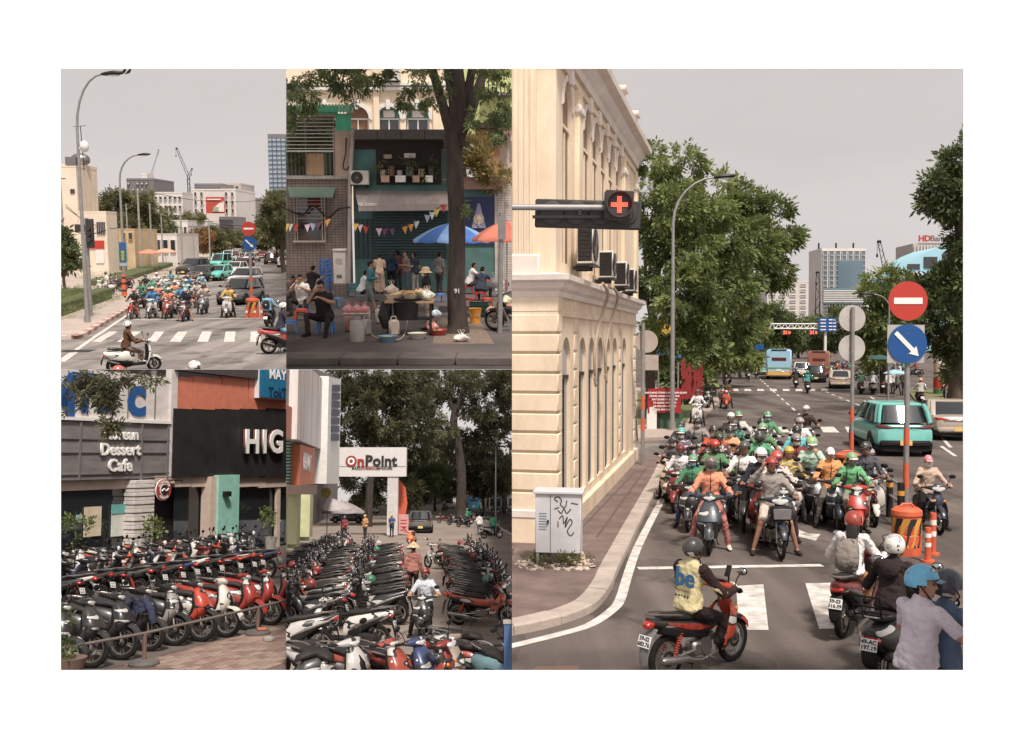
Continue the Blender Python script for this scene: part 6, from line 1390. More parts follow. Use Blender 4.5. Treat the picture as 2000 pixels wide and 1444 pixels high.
q = MB(); q.tube(smooth_pts([P_ + up_ * .05 - fw_ * .27 + V(-.14,0,0),P_ + up_ * .36 - fw_ * .26 + V(-.1,0,0),P_ + up_ * .42 - fw_ * .23,P_ + up_ * .36 - fw_ * .26 + V(.1,0,0),P_ + up_ * .05 - fw_ * .27 + V(.14,0,0)]),.008,5); obj('zip',q,BLACKP,bo)
for s_ in (-1,1): q = MB(); q.tube(smooth_pts([P_ + up_ * .4 - fw_ * .15 + V(s_ * .09,0,0),P_ + up_ * .5 + V(s_ * .1,0,0),P_ + up_ * .36 + fw_ * .15 + V(s_ * .12,0,0),P_ + up_ * .1 - fw_ * .05 + V(s_ * .17,0,0)]),.016,6,flat=.5); obj('strap',q,cloth((110,100,94)),bpk)
# black-jacketed rider with white helmet on the racked scooter
F = V(4.63,12.23,0); rz = -R(38)
b = copy_tree(PROTO['retro'],skip=('number_plate',))
for k in KIDS[b]: k.color = (*lin((58,56,56)),1)
put(b,F,rz,1.0); tag(b,'black retro scooter with a rear rack under the rider in the black hooded jacket','scooter'); plate(b,-.985,.545,R(-14),txt=('49-AC','197.19'))
rk_ = MB()
for x in (-.15,.15): rk_.tube([(x,-.72,.86),(x,-1.02,.88),(x,-1.1,1.12)],.012,6)
for y,z in ((-.78,.865),(-.92,.872),(-1.03,.9),(-1.06,1.0),(-1.1,1.12)): rk_.tube([(-.15,y,z),(.15,y,z)],.011,6)
obj('rear_rack',rk_,BLACKP,b)
p = person('rider_lean',F,rz,'rider in a black hooded jacket with a white helmet, seen from behind',(58,46,46),(54,50,52),sc=1.0,helmet=('open',(232,226,216)))
P_,up_,fw_,hc_,k_ = MOUNT['rider_lean']; q = MB(); q.loft([sring(P_ + up_ * t - fw_ * o,w,dd,14,2.2,ay=fw_) for t,o,w,dd in ((.28,.13,.03,.02),(.36,.15,.11,.05),(.46,.12,.14,.07),(.52,.07,.11,.07))]); obj('hood',q,cloth((58,46,46)),p,60)
# pair at the lower right
F = V(4.22,9.62,0); rz = -R(62); sc = 1.1
bike('retro',F,rz,(70,68,70),'scooter under the two people at the lower right corner',sc)
p = person('rider_ride',F,rz,'driver in a blue shirt and dark navy helmet at the lower right corner',(92,116,150),(44,42,48),sc=sc,helmet=('open',(58,62,76)))
p = person('pillion_talk',F,rz,'passenger in a pale lilac shirt and sky-blue helmet at the lower right',(206,192,206),(52,46,48),sc=sc,helmet=('half',(92,180,222)),skin=(176,124,100))
# ================================================================ upper left place: avenue with waiting traffic
CUR[0] = P1
ROADL = road_mat('asphalt_pale',(152,142,136))
q = MB(); q.quad((-60,22,0),(30,22,0),(120,1500,0),(-700,1500,0)); struct('avenue',q,ROADL)
q = MB()
strip(q,G([(140,690),(190,655),(248,616),(300,580)]),.18,.004); strip(q,G([(262,625),(340,624),(516,622)]),.3,.008); strip(q,G([(380,602),(478,601)]),.25,.004); strip(q,G([(482,600),(489,520)]),.15,.004)
strip(q,G([(118,707),(145,688)]),.3,.004)
struct('stop_line_paint',q,ROADW)
for b0,b1,t0,t1 in ((178,197,214,230),(228,246,259,276),(288,305,303,321),(331,353,348,366),(385,406,395,414),(437,458,441,460),(488,509,490,509),(540,561,538,557)): stripe([(b0,668),(b1,668),(t1,648),(t0,648)])
kp = G([(40,668),(118,664),(150,663),(160,661),(172,655),(193,642),(246,610),(300,578),(345,552),(400,520),(440,497)])
pv = [(p.x,p.y) for p in kp] + [(-160,kp[-1].y),(-60,kp[0].y)]
q = MB(); tri = tessellate_polygon([[V(x,y,0) for x,y in pv]]); q.add([V(x,y,.16) for x,y in pv],[tuple(t) for t in tri]); pav = struct('avenue_pavement',q,mat('pavement_buff',lin((178,160,148)),.9,var=.2,scale=.5,bump=.4,bscale=20))
cum = [0]
for i in range(1,len(kp)): cum.append(cum[-1] + (kp[i] - kp[i - 1]).length)
s,k = 0.0,0
KR,KW = cm((178,120,110),.9),cm((196,182,172),.9)
while s < cum[-1] and k < 60:
 a,b = along(kp,cum,s),along(kp,cum,min(s + .97,cum[-1])); d = (b - a).normalized(); n = V(-d.y,d.x,0)
 q = MB(); q.loft([[a + V(0,0,-.02),a + V(0,0,.17),a + n * .25 + V(0,0,.18),a + n * .25],[b + V(0,0,-.02),b + V(0,0,.17),b + n * .25 + V(0,0,.18),b + n * .25]]); obj('kerb_stone',q,KR if k % 2 == 0 else KW,pav); s += 1.0; k += 1
q = MB(); q.box(P1.g(150,686) + V(0,0,.004),(1.2,.8,.008)); dg_ = struct('drain_grate',q,DKMETAL)
# hedges and lawn
HEDGE = leaf_mat('leaf_hedge',(78,96,50),(140,150,84),.2)
for l,a,b,w,h in (('clipped hedge beside the pavement lamp at the left edge',(60,640),(206,588),1.0,.8),('low hedge behind the first one at the left edge',(60,600),(160,588),1.2,.8),('long clipped hedge strip running along the pavement',(196,562),(322,522),2.4,.55)):
 A,B = P1.g(*a),P1.g(*b); n = 9; t = thing('hedge',l,'hedge'); leaf_cloud('foliage',[(A.lerp(B,(i + .5) / n) + V(0,0,h * .5 + .16),((B - A).length / n * .75,w * .5,h * .6),700) for i in range(n)],.075,HEDGE,len(l),3,-.3,t,hollow=.75)
 q = MB(); d = (B - A).normalized(); q.box((A + B) / 2 + V(0,0,h * .4 + .16),((B - A).length,w * .92,h * 1.0),Matrix.Rotation(math.atan2(d.y,d.x),3,'Z'),.1); obj('twigs',q,cm((84,92,52),.95),t)
# lamps, signal, poles, signs
B = P1.g(171,630,.16); lp = lamp_post('tall street lamp at the left with two birds on its head',B,P1.z(152,B.y),P1.x(242,B.y) - B.x - .5,0,.1,arc=3.4,hs=1.3)
q = MB(); q.ell((.3,0,P1.z(293,B.y)),(.22,.22,.28),10,8); q.tube([(0,0,P1.z(300,B.y)),(.3,0,P1.z(286,B.y))],.05,6); obj('camera_dome',q,WHITE,lp); q = MB(); q.box((-.35,0,P1.z(322,B.y)),(.5,.3,.4)); obj('junction_box',q,GREYP,lp)
for i,u in enumerate((243,253)):
 t = thing('bird',('small grey bird on the lamp head, left one','dark bird on the lamp head, right one')[i],'bird',P1.at(u,143,B.y)); q = MB(); q.loft([sring((x,0,z),w,w,8,2,ax=V(0,1,0)) for x,z,w in ((-.2,-.04,.02),(-.05,.06,.08),(.05,.14,.08),(.08,.22,.05),(.14,.25,.015))]); obj('body',q,DKMETAL,t); q = MB(); q.tube([(0,0,-.04),(0,0,.1)],.012,4); obj('leg',q,DKMETAL,t)
B = P1.g(243,540,.16); lamp_post('second street lamp farther along the avenue',B,P1.z(306,B.y),P1.x(282,B.y) - B.x,0,.16,arc=3.4,hs=1.6)
B = P1.g(178,618,.16); ts = thing('traffic_light','black vertical traffic light beside the left lamp post','traffic light',B); q = MB(); q.tube([(0,0,0),(0,0,P1.z(432,B.y))],.09,10); obj('pole',q,STEEL,ts)
box_obj('housing',(.22,-.1,P1.z(462,B.y)),(.34,.3,1.5),SIG,ts,bev=.03); box_obj('housing',(-.3,-.1,P1.z(452,B.y)),(.45,.3,.4),SIG,ts,bev=.03)
for k in range(3): q = MB(); q.tube([(.22,-.25,P1.z(452 + 11 * k,B.y)),(.22,-.42,P1.z(452 + 11 * k,B.y))],.13,12); obj('lamp_hood',q,SIG,ts)
for k,(u,vb,vt,r) in enumerate(((276,530,375,.16),(298,528,400,.14),(128,535,345,.14),(252,520,400,.12),(319,522,420,.12),(357,530,418,.14),(411,520,430,.12),(380,520,440,.1))):
 b = P1.g(u,vb,.16); t = thing('utility_pole','concrete utility pole, ' + ('thickest one in the middle of the left pavement','just right of the thickest pole','at the left edge before the cream building','slim one left of the thickest pole','slim one right of the hedge end','carrying the red billboard side','slim one near the red billboard','thin one by the orange-leaved tree')[k],'pole',b); q = MB(); q.tube([(0,0,0),(0,0,P1.z(vt,b.y))],[r,r * .7],8); obj('pole',q,CONC,t); box_obj('crossarm',(0,0,P1.z(vt,b.y) - .4),(1.2,.1,.1),DKMETAL,t)
wires = thing('overhead_wires','sagging black overhead wires between the left poles','wires')
for (u0,v0),(u1,v1),d0,d1,sg in (((118,440),(207,450),75,80,6),((128,405),(276,430),110,115,14),((128,400),(250,410),110,120,18),((276,400),(360,420),118,170,8),((300,378),(559,380),130,200,10),((410,440),(559,445),160,160,3),((410,436),(559,440),160,160,2)):
 a,b = P1.at(u0,v0,d0),P1.at(u1,v1,d1); q = MB(); q.tube([a.lerp(b,f) + V(0,0,-4 * f * (1 - f) * sg * .05 * d0 / 50) for f in (0,.2,.4,.6,.8,1)],.035,4); obj('wire',q,BLACKP,wires)
b = P1.g(243,560,.16); t = thing('notice_board','tall blue and green notice board on a post in the hedge','sign',b); zf = lambda v: P1.z(v,b.y)
box_obj('frame',(0,.05,zf(500)),(16 * b.y / 2000,.08,zf(476) - zf(523)),cm((150,170,190),.5),t); box_obj('upper_panel',(0,-.01,zf(484)),(14 * b.y / 2000,.03,zf(477) - zf(491)),cm((50,90,150),.5),t); box_obj('lower_panel',(0,-.01,zf(504)),(14 * b.y / 2000,.03,zf(492) - zf(516)),cm((42,96,96),.5),t)
for k in range(8): box_obj('text_line',(0,-.03,zf(495 + 2.4 * k)),(.3 - .06 * (k % 3),.01,.05),cm((206,196,110),.6),t)
q = MB(); q.tube([(0,.1,0),(0,.1,zf(476))],.06,8); obj('post',q,STEEL,t)
b = P1.g(243,578,.16); t = thing('bollard','orange and black banded bollard at the pavement edge','bollard',b); q = MB(); q.tube([(0,0,0),(0,0,1.5)],[.2,.13],12); obj('post',q,ORANGE,t)
for z in (.3,.8,1.2): q = MB(); q.tube([(0,0,z),(0,0,z + .14)],.2 - .045 * z,12); obj('black_band',q,BLK,t)
B = P1.g(492,604); PXb = B.y / 2000; zz = lambda v: P1.z(v,B.y); t = pole_sign('smaller no entry and keep right discs on the avenue median post',B,zz(436),.09,bands=((zz(575),zz(560)),(zz(550),zz(540))))
disc_sign(t,'no_entry_disc',(0,-.12,zz(447)),13.6 * PXb,RED,.03); box_obj('white_bar',(0,-.16,zz(447)),(19 * PXb,.02,3.6 * PXb),SIGNW,t); disc_sign(t,'keep_right_disc',(.03,-.12,zz(476)),13.8 * PXb,BLUE,.03)
q = MB(); q.prism([(x * PXb,z * PXb) for x,z in ((-8.5,6),(-7,8),(3.5,-2.6),(5,-1),(7.5,-7.5),(.6,-5.4),(2,-4.2))],.02,Matrix.Translation((.03,-.17,zz(476)))); obj('white_arrow',q,SIGNW,t)
barrel('square orange and black barrel under the avenue median signs',P1.g(494,620),.33,1.05)
for i,u in enumerate((482,498,511)):
 t = thing('delineator_post',('left','middle','right')[i] + ' short orange post around the avenue median barrel','bollard',P1.g(u,622)); q = MB(); q.tube([(0,0,0),(0,0,.6)],.06,8); obj('post',q,ORANGE,t); q = MB(); q.tube([(0,0,.3),(0,0,.42)],.065,8); obj('white_band',q,SIGNW,t)
q = MB()
for e0,e1,e2,e3 in (((479,620),(511,620),(497,512),(488,512)),): ps = G([e0,e1,e2,e3]); q.quad(*[p + V(0,0,.18) for p in ps]); [q.quad(a,b,b + V(0,0,.18),a + V(0,0,.18)) for a,b in zip(ps,ps[1:] + ps[:1])]
struct('median',q,KW)
# buildings on the left
CRB = mat('cream_wall_far',lin((226,208,186)),.85,var=.12,scale=.4); WHT = mat('white_wall_far',lin((214,206,200)),.8,var=.1,scale=.15); GRT = mat('grey_tower',lin((120,114,116)),.6,var=.1,scale=.2)
def pblock(label,u0,u1,vt,d,dep,m_,rows=0,cols=0,glass=None,base=.0,faces=('f',),**k):
 a,b = P1.at(u0,vt,d),P1.at(u1,vt,d)
 return block(label,((a.x + b.x) / 2,d + dep / 2,0),(b.x - a.x,dep,a.z),m_,rows,cols,glass or GLASS,base=base,faces=faces,inset=d * .0012,**k)
t = pblock('cream building with a blank wall and roof tank at the left edge',60,148,326,120,6,CRB); D = 120
for k in range(4): box_obj('vertical_joint',(P1.x(148,D) - P1.x(104,D),-2 + 1.3 * k,5.5),(.06,.08,9),cm((190,172,152),.9),t)
box_obj('vent',(P1.x(139,D) - P1.x(104,D),-3.05,P1.z(374,D)),(.5,.1,.5),GLASS,t)
q = MB(); q.ell((P1.x(136,D) - P1.x(104,D),0,P1.z(316,D) + .4),(1.2,.8,.8),12,8); obj('water_tank',q,ALLOY,t); q = MB(); X_ = P1.x(150,D) - P1.x(104,D); q.tube([(X_,-1,P1.z(330,D)),(X_ - .2,-1,P1.z(243,D))],.05,5); q.tube([(X_ - 1,-1,P1.z(244,D)),(X_ + .5,-1,P1.z(242,D))],.03,4); obj('roof_aerial',q,DKMETAL,t)
t = pblock('low cream annex with a barred window and red notice',148,207,416,112,3,CRB)
for u0,v0,u1,v1,m_,nm in ((187,434,204,458,GLASS,'barred_window'),(163,470,202,486,RED,'red_notice'),(185,488,202,514,WHITE,'white_notice')):
 a,b = P1.at(u0,v0,112),P1.at(u1,v1,112); box_obj(nm,((a.x + b.x) / 2 - P1.x(177.5,112),-1.56,(a.z + b.z) / 2),(b.x - a.x,.1,a.z - b.z),m_,t)
for k in range(5): box_obj('window_bar',(P1.x(188.5 + 3.5 * k,112) - P1.x(177.5,112),-1.65,P1.z(446,112)),(.06,.05,1.3),STEEL,t)
YLW = mat('ochre_wall',lin((206,178,138)),.85,var=.2,scale=.5)
pblock('ochre boundary building with dark gate openings',207,262,449,125,8,YLW,1,4,GLASS,base=.7,win=(.5,.5)); pblock('long pale low building behind the poles',258,345,458,145,10,WHT,1,6,GLASS,base=.3,win=(.6,.5))
for k in range(2): a = P1.at(214 + 22 * k,490,124.6); t = thing('gate',('left','right')[k] + ' dark gate in the ochre boundary wall','gate',V(a.x,124.6,.1)); [box_obj('gate_bar',(-.6 + .2 * j,0,1.5),(.08,.08,3),DKMETAL,t) for j in range(7)]
for i,(u,v,d,c,l) in enumerate(((290,500,120,(226,130,100),'coral umbrella at the pavement stalls, left one'),(322,498,125,(230,160,130),'pale coral umbrella at the pavement stalls, right one'),(346,492,150,(236,180,120),'small peach umbrella farther along the pavement'))): umbrella(l,V(P1.x(u,d),d,.16),1.35,P1.z(v - 10,d),[cm(c,.8)],depth=.3)
for i,(u,v) in enumerate(((297,516),(306,514),(328,512))): t = thing('stall_table',('left','middle','right')[i] + ' red stall table under the coral umbrellas','table',P1.g(u,v,.16)); box_obj('top',(0,0,.8),(1.2,.8,.06),RED,t); [box_obj('leg',(x,y,.4),(.06,.06,.8),DKMETAL,t) for x in (-.5,.5) for y in (-.3,.3)]
# far towers
GLT = mat('tower_glass',lin((118,134,150)),.15,spec=.7)
pblock('dark grey mid-rise block with white window squares behind the tree',247,300,352,420,25,GRT,5,6,WHITE,base=.55,win=(.4,.4),skip=lambda r,c: (r * 3 + c) % 4 == 1)
pblock('rooftop hut on the dark grey block',276,287,342,425,8,WHT); pblock('low white blocks with greenery left of the tower crane',300,356,378,360,20,WHT,3,6,GLASS,base=.5,win=(.5,.3))
pblock('white building carrying the red billboard',376,460,372,330,25,WHT,5,7,GLASS,base=.3,win=(.35,.5),skip=lambda r,c: 1 < c < 5); pblock('grey rooftop storey on the billboard building',380,432,362,335,15,GRT,1,6,GLASS,base=.8,win=(.8,.6)); pblock('tall beige block right of the billboard',428,470,361,380,20,cm((196,184,176),.8),9,3,GLASS,base=.25,win=(.4,.35)); pblock('second beige block beside the tall one',458,486,387,400,20,cm((204,190,182),.8),6,2,GLASS,base=.3,win=(.4,.4)); pblock('distant beige apartment block with balconies',485,506,400,420,18,cm((196,186,174),.8),6,4,GLASS,base=.35,win=(.6,.45)); pblock('hazy white slab behind the apartment block',507,524,402,480,15,WHT,6,3,GL2,base=.4)
pblock('low white office between the crane and the billboard building',352,378,385,380,18,WHT,4,4,GLASS,base=.5,win=(.6,.4)); pblock('grey slatted block under the billboard',428,456,425,300,14,GRT,3,5,GLASS,base=.5,win=(.8,.3)); pblock('pale hall roof among the trees at the left',318,366,432,250,14,WHT,1,6,GLASS,base=.4,win=(.6,.4))
pblock('slim dark-topped glass tower at the right edge of the avenue',523,575,268,400,22,GLT,17,6,mat('tower_pane',lin((150,164,176)),.1,spec=.8),base=.3,win=(.82,.78),roofm=GRT)
a,b = P1.at(402,385,326),P1.at(439,417,326); t = thing('billboard','red and white billboard with green shapes on the white building','billboard'); box_obj('panel',((a.x + b.x) / 2,326,(a.z + b.z) / 2),(b.x - a.x,.4,a.z - b.z),cm((196,66,54),.6),t)
q = MB(); w_,h_ = b.x - a.x,a.z - b.z; q.prism([(.35 * w_,.1 * h_),(.98 * w_,.1 * h_),(.98 * w_,.75 * h_),(.7 * w_,.6 * h_),(.5 * w_,.4 * h_)],.2,Matrix.Translation((a.x,325.6,b.z))); obj('cream_shape',q,cm((232,214,200),.6),t); box_obj('green_shape',(a.x + .55 * w_,325.4,b.z + .25 * h_),(w_ * .28,.2,h_ * .26),cm((140,170,140),.6),t); box_obj('text_line',(a.x + .45 * w_,325.7,b.z + .85 * h_),(w_ * .75,.2,h_ * .06),SIGNW,t)
_px = px
def px(u,v,d): return CUR[0].at(u,v,d)
def crane2(label,u,v0,v1,ju,jv,d,w): crane(label,u,v0,v1,d,ju,jv,w,.45)
crane2('tower crane with raised jib above the white blocks',368,0,345,345,290,430,1.5); crane2('thin leaning crane jib above the dark grey block',294,0,345,310,293,440,.8); crane2('short counter jib of the tower crane',368,0,346,375,330,431,1.2)
# trees
for i,(u,d,vt,w,n,l,m_) in enumerate(((250,190,375,11,5200,'large dark tree behind the low ochre buildings',LEAF_C),(208,170,425,5,1500,'small dark tree at the end of the cream annex',LEAF_C),(350,260,404,14,3600,'rounded dark tree below the tower crane',LEAF_C),(300,230,420,8,2000,'dark tree behind the long low building',LEAF_B),(383,175,452,6,2000,'orange-brown leaved tree on the avenue pavement',leaf_mat('leaf_rust',(116,84,52),(180,136,88))),(412,200,448,6,1700,'rusty green tree right of the orange-leaved one',LEAF_C),(440,240,452,8,1800,'far roadside tree left of the median sign',LEAF_C),(470,260,455,8,1700,'far roadside tree behind the median sign',LEAF_C),(520,210,440,6,1800,'roadside tree right of the median sign',LEAF_C),(553,120,352,6,3600,'tall tree at the right edge of the avenue',LEAF_C),(540,170,430,6,2400,'lower tree beside the tall right-hand one',LEAF_C),(122,80,455,2.2,700,'small leafy tree at the left edge',LEAF_B))):
 simple_tree(l,V(P1.x(u,d),d,.1),P1.z(vt,d),w,P1.z(vt,d) * .72,n,.5 if d < 180 else .75,m_,40 + i)
# traffic
def c1(kind,u,v,rz,col,label,sc=1.0): p = P1.g(u,v); car(kind,p + V(math.sin(rz),-math.cos(rz),0) * (-2.2 * sc),rz,col,label,sc)
TW = R(180) - R(14)
def fr(kind,u,v,col,label,sc=1.0): p = P1.g(u,v); car(kind,p + V(-.25,.97,0) * (2.2 * sc) * -1 + V(0,4.4 * sc,0),R(180) - math.atan((1000 - u) / 2000) * .45,col,label,sc)
def bk_(kind,u,v,col,label,sc=1.0): p = P1.g(u,v); car(kind,p + V(0,2.2 * sc,0),R(8),col,label,sc)
fr('suv',436,597,(96,92,94),'grey sport utility car at the head of the queue',1.0); fr('suv',453,562,(214,210,206),'white taxi behind the grey car',1.0); fr('mini',404,550,(96,196,180),'turquoise hatchback left of the white taxi',1.0); fr('van',414,524,(104,200,182),'turquoise van behind the turquoise hatchback',1.0); fr('suv',352,540,(62,58,60),'black car at the left of the traffic queue',1.15); fr('sedan',477,512,(208,204,202),'white saloon farther back in the queue',1.05); fr('mini',368,552,(70,66,68),'dark car squeezed behind the black car',1.0)
fr('mini',440,540,(190,186,182),'silver hatchback squeezed behind the turquoise one'); fr('sedan',458,527,(120,40,38),'dark red saloon in the middle of the queue'); fr('van',436,512,(210,206,202),'white van behind the turquoise van'); fr('suv',470,503,(90,88,90),'grey car far back in the queue'); fr('sedan',452,499,(206,202,198),'white saloon at the far end of the queue')
bk_('suv',523,517,(52,48,50),'black car driving away beyond the median'); bk_('sedan',549,523,(200,194,190),'silver saloon driving away at the right edge'); bk_('sedan',508,506,(150,52,46),'dark red car driving away near the median'); bk_('van',513,500,(206,200,196),'white van far down the right carriageway')
FR1 = R(186)
A1 = [(261,569,624,'rider_short','wave',(196,60,48),'dark jacket, leftmost in the front row',(60,52,54),(90,70,70),('half',(220,150,140))),(297,565,623,'rider_stop','wave',(196,196,194),'bright blue shirt in the front row',(62,130,190),(186,176,166),('open',(206,202,198))),(329,567,624,'rider_tee','sport',(150,48,44),'coral shirt in the middle of the front row',(226,130,96),(120,100,96),('half',(226,206,190))),(362,568,629,'rider_short','sport',(96,50,48),'black shirt and bare legs in the front row',(46,44,48),(70,62,60),('open',(140,190,214))),(398,558,615,'rider_tee','sport',(110,108,108),'beige shirt left of the yellow shirt',(190,168,150),(96,100,110),('half',(110,106,104))),(446,560,622,'rider_stop','retro',(222,218,212),'yellow shirt alone in front of the grey car',(226,172,80),(56,54,58),('half',(64,60,60)))]
for u,vh,vt,bd,bkk,bc,l,sh,tr_,hm in A1: rider(u,vh,vt,bd,bkk,bc,FR1,'avenue rider with ' + l,'bike under the avenue rider with ' + l,sh,tr_,helmet=hm,acc='zip')
A2 = [(274,553,'dark helmet second from the left',(84,140,110),(70,66,66)),(296,546,'green jacket behind the blue shirt',(96,170,130),(120,180,150)),(309,557,'salmon jacket',(226,140,110),(206,150,130)),(325,556,'green helmet',(90,160,130),(96,170,130)),(342,552,'orange top',(230,160,110),(220,206,180)),(352,560,'blue shirt between the coral and black ones',(90,150,190),(90,86,86)),(363,550,'pale cyan helmet',(170,196,190),(190,222,226)),(385,552,'beige pair',(196,176,160),(120,110,104)),(367,541,'blue jacket behind the pale helmet',(70,140,180),(190,140,130)),(349,535,'grey helmet at the back',(170,160,140),(110,106,104)),(393,536,'light blue shirt at the back',(150,186,206),(220,190,150)),(320,541,'white jacket',(214,210,206),(206,150,140)),(336,545,'purple-grey top',(130,120,140),(110,100,106)),(284,540,'black top at the back left',(62,60,62),(70,66,66)),(306,536,'pale top at the back',(206,200,190),(226,220,214)),(378,533,'brown top at the back',(140,110,90),(80,76,76)),(333,532,'teal top at the back',(90,170,170),(60,60,62))]
for i,(u,vh,l,sh,hm) in enumerate(A2): rider(u,vh,None,('rider_stop','rider_lean','rider_tee')[i % 3],('city','wave','sport')[i % 3],BC[i % 6],FR1 - .1 + .05 * (i % 5),'queueing avenue rider with ' + l,'bike under the queueing avenue rider with ' + l,sh,(70,66,70),sc=1.0,helmet=(('half','open')[i % 2],hm),mask=(220,214,210) if i % 2 else None,acc=('zip',None,'straps')[i % 3],flip=i % 2 == 0,pattern=(200,190,180) if i % 5 == 2 else None)
rc = random.Random(4)
for i in range(46):
 t_ = rc.random(); u = 432 + 52 * rc.random() if i < 34 else 535 + 24 * rc.random(); v = 486 + 26 * t_; F = P1.g(u,v); a = FR1 if i < 34 else R(8)
 bike('city',F,a,rc.choice(BC),'tiny scooter in the packed traffic far down the avenue',1.0,group='scooters far down the avenue'); person('rider_stop',F,a,'tiny rider in the packed traffic far down the avenue',rc.choice(CROWDC),(60,58,62),helmet=('half',rc.choice(CROWDC)),group='riders far down the avenue',face=False)
# parked scooters on the pavement, riders near the camera
F = P1.g(205,576,.16); bike('retro',F,R(150),(224,218,212),'white retro scooter parked on the pavement by the hedge'); person('rider_tee',F,R(150),'person in pale clothes sitting on the parked white scooter',(216,208,196),(196,186,176),helmet=('cap',(60,56,56)))
for k in range(3): bike(('wave','city','city')[k],P1.g(222 + 9 * k,570 - 3 * k,.16),R(140),(70 + 40 * k,66,66),('dark motorbike parked right of the white retro scooter','grey scooter parked third along the hedge','reddish scooter parked last along the hedge')[k])
F = P1.g(527,640); bike('city',F,R(2),(70,66,68),'dark scooter carrying two people in light blue past the median'); person('rider_ride',F,R(2),'driver in a light blue jacket with a brown helmet',(120,176,206),(60,58,62),helmet=('open',(176,120,90))); person('pillion',F,R(2),'passenger in a light blue jacket with a dark helmet, seen from behind',(120,176,206),(52,50,54),helmet=('open',(90,84,82)))
P_,up_,fw_,hc_,k_ = MOUNT['pillion']; t = thing('backpack','black backpack on the passenger in light blue','backpack',F,R(2)); q = MB(); q.loft([sring(P_ + up_ * z - fw_ * o,w,dd,12,3,ay=fw_) for z,o,w,dd in ((.0,.19,.12,.06),(.1,.2,.17,.09),(.3,.2,.16,.08),(.42,.17,.1,.05))]); obj('bag',q,cloth((48,44,48)),t,60); box_obj('badge',P_ + up_ * .2 - fw_ * .3,(.05,.02,.05),SIGNW,t)
F = P1.g(562,690); bike('city',F,-R(62),(200,56,50),'red scooter leaving the frame at the right edge of the avenue',1.15); person('rider_lean',F,-R(62),'rider in a dark navy jacket with a white helmet at the right edge',(58,58,76),(110,160,200),sc=1.15,helmet=('half',(228,224,220)))
F = P1.g(262,727); bike('retro',F,-R(56),(226,220,208),'cream retro scooter crossing in the foreground of the avenue',1.0); p = person('rider_ride',F,-R(56),'rider in a brown hooded jacket with a white helmet crossing in the foreground',(104,64,42),(128,100,90),helmet=('half',(232,228,224)),shoes=(200,190,186)); P_,up_,fw_,hc_,k_ = MOUNT['rider_ride']
TM = Matrix.Translation(P_ + up_ * .22 - fw_ * .125) @ Matrix(((1,0,0,0),(0,fw_.y,up_.y,0),(0,fw_.z,up_.z,0),(0,0,0,1))); lettering('Tokyo',.11,SIGNW,TM @ Matrix.Translation((0,-.015,0)),p,'jacket_lettering',.004,.004,shear=.3)
for u,v,c,l in ((244,722,(214,84,64),'rider of whom only a coral red helmet shows at the bottom edge'),(392,712,(236,232,228),'rider of whom only a white helmet shows at the bottom edge')):
 d = P1.ray(u,v); y = (1.58 - P1.h) / d.z * d.y; person('rider_ride',(P1.at(u,v,y).x,y,0),-R(60),l,(90,86,90),(60,58,62),helmet=('half',c))
# ================================================================ upper middle place: pavement food stall under the tree
CUR[0] = P2
def grid_mat(name,col,line,w,h,mort=.02,rough=.7,offset=0.0,var=.2):
 m = mat(name,col,rough,var=var,scale=1.2); n,l = m.node_tree.nodes,m.node_tree.links
 tc_ = n.new('ShaderNodeTexCoord'); sp = n.new('ShaderNodeSeparateXYZ'); cb = n.new('ShaderNodeCombineXYZ'); l.new(tc_.outputs['Object'],sp.inputs[0]); l.new(sp.outputs[0],cb.inputs[0]); l.new(sp.outputs[2],cb.inputs[1])
 br = n.new('ShaderNodeTexBrick'); br.offset = offset; br.inputs['Scale'].default_value = 1; br.inputs['Brick Width'].default_value = w; br.inputs['Row Height'].default_value = h; br.inputs['Mortar Size'].default_value = mort
 br.inputs['Color2'].default_value = (1,1,1,1); br.inputs['Color1'].default_value = (.82,.82,.82,1); br.inputs['Mortar'].default_value = (*[a / b for a,b in zip(line,col)],1); l.new(cb.outputs[0],br.inputs[0])
 b = n['Principled BSDF']; src = b.inputs['Base Color'].links[0].from_socket; mu = n.new('ShaderNodeMixRGB'); mu.blend_type = 'MULTIPLY'; mu.inputs[0].default_value = 1; l.new(src,mu.inputs[1]); l.new(br.outputs[0],mu.inputs[2]); l.new(mu.outputs[0],b.inputs['Base Color']); return m
def pr(u0,v0,u1,v1,d):     # rectangle in the plane y=d from two pixels: centre, width, height
 a,b = CUR[0].at(u0,v0,d),CUR[0].at(u1,v1,d); return V((a.x + b.x) / 2,d,(a.z + b.z) / 2),abs(b.x - a.x),abs(a.z - b.z)
def pbox(name,u0,v0,u1,v1,d,th,m_,parent,dy=0.0,bev=0.0):
 c,w,h = pr(u0,v0,u1,v1,d); return box_obj(name,c + V(0,th / 2 + dy,0),(w,th,h),m_,parent,None,bev)
DARKP = mat('dark_pavement',lin((88,78,75)),.9,var=.3,scale=.8,bump=.5,bscale=40)
ky = P2.g(1000,700).y
q = MB(); q.quad((-30,ky,0),(5,ky,0),(5,48,0),(-30,48,0)); pv2 = struct('stall_pavement',q,DARKP)
q = MB(); q.quad((-30,12,-.14),(5,12,-.14),(5,ky + .3,-.14),(-30,ky + .3,-.14)); struct('gutter_road',q,mat('wet_gutter',lin((70,62,58)),.8,var=.4,scale=1.5,bump=.6,bscale=30))
for k in range(10): q = MB(); q.box((-5.6 + k * 1.25,ky + .35,-.06),(1.235,.95,.17),bev=.02); obj('kerb_stone',q,mat('kerb_dark',lin((98,88,83)),.9,var=.3,scale=2,bump=.4),pv2)
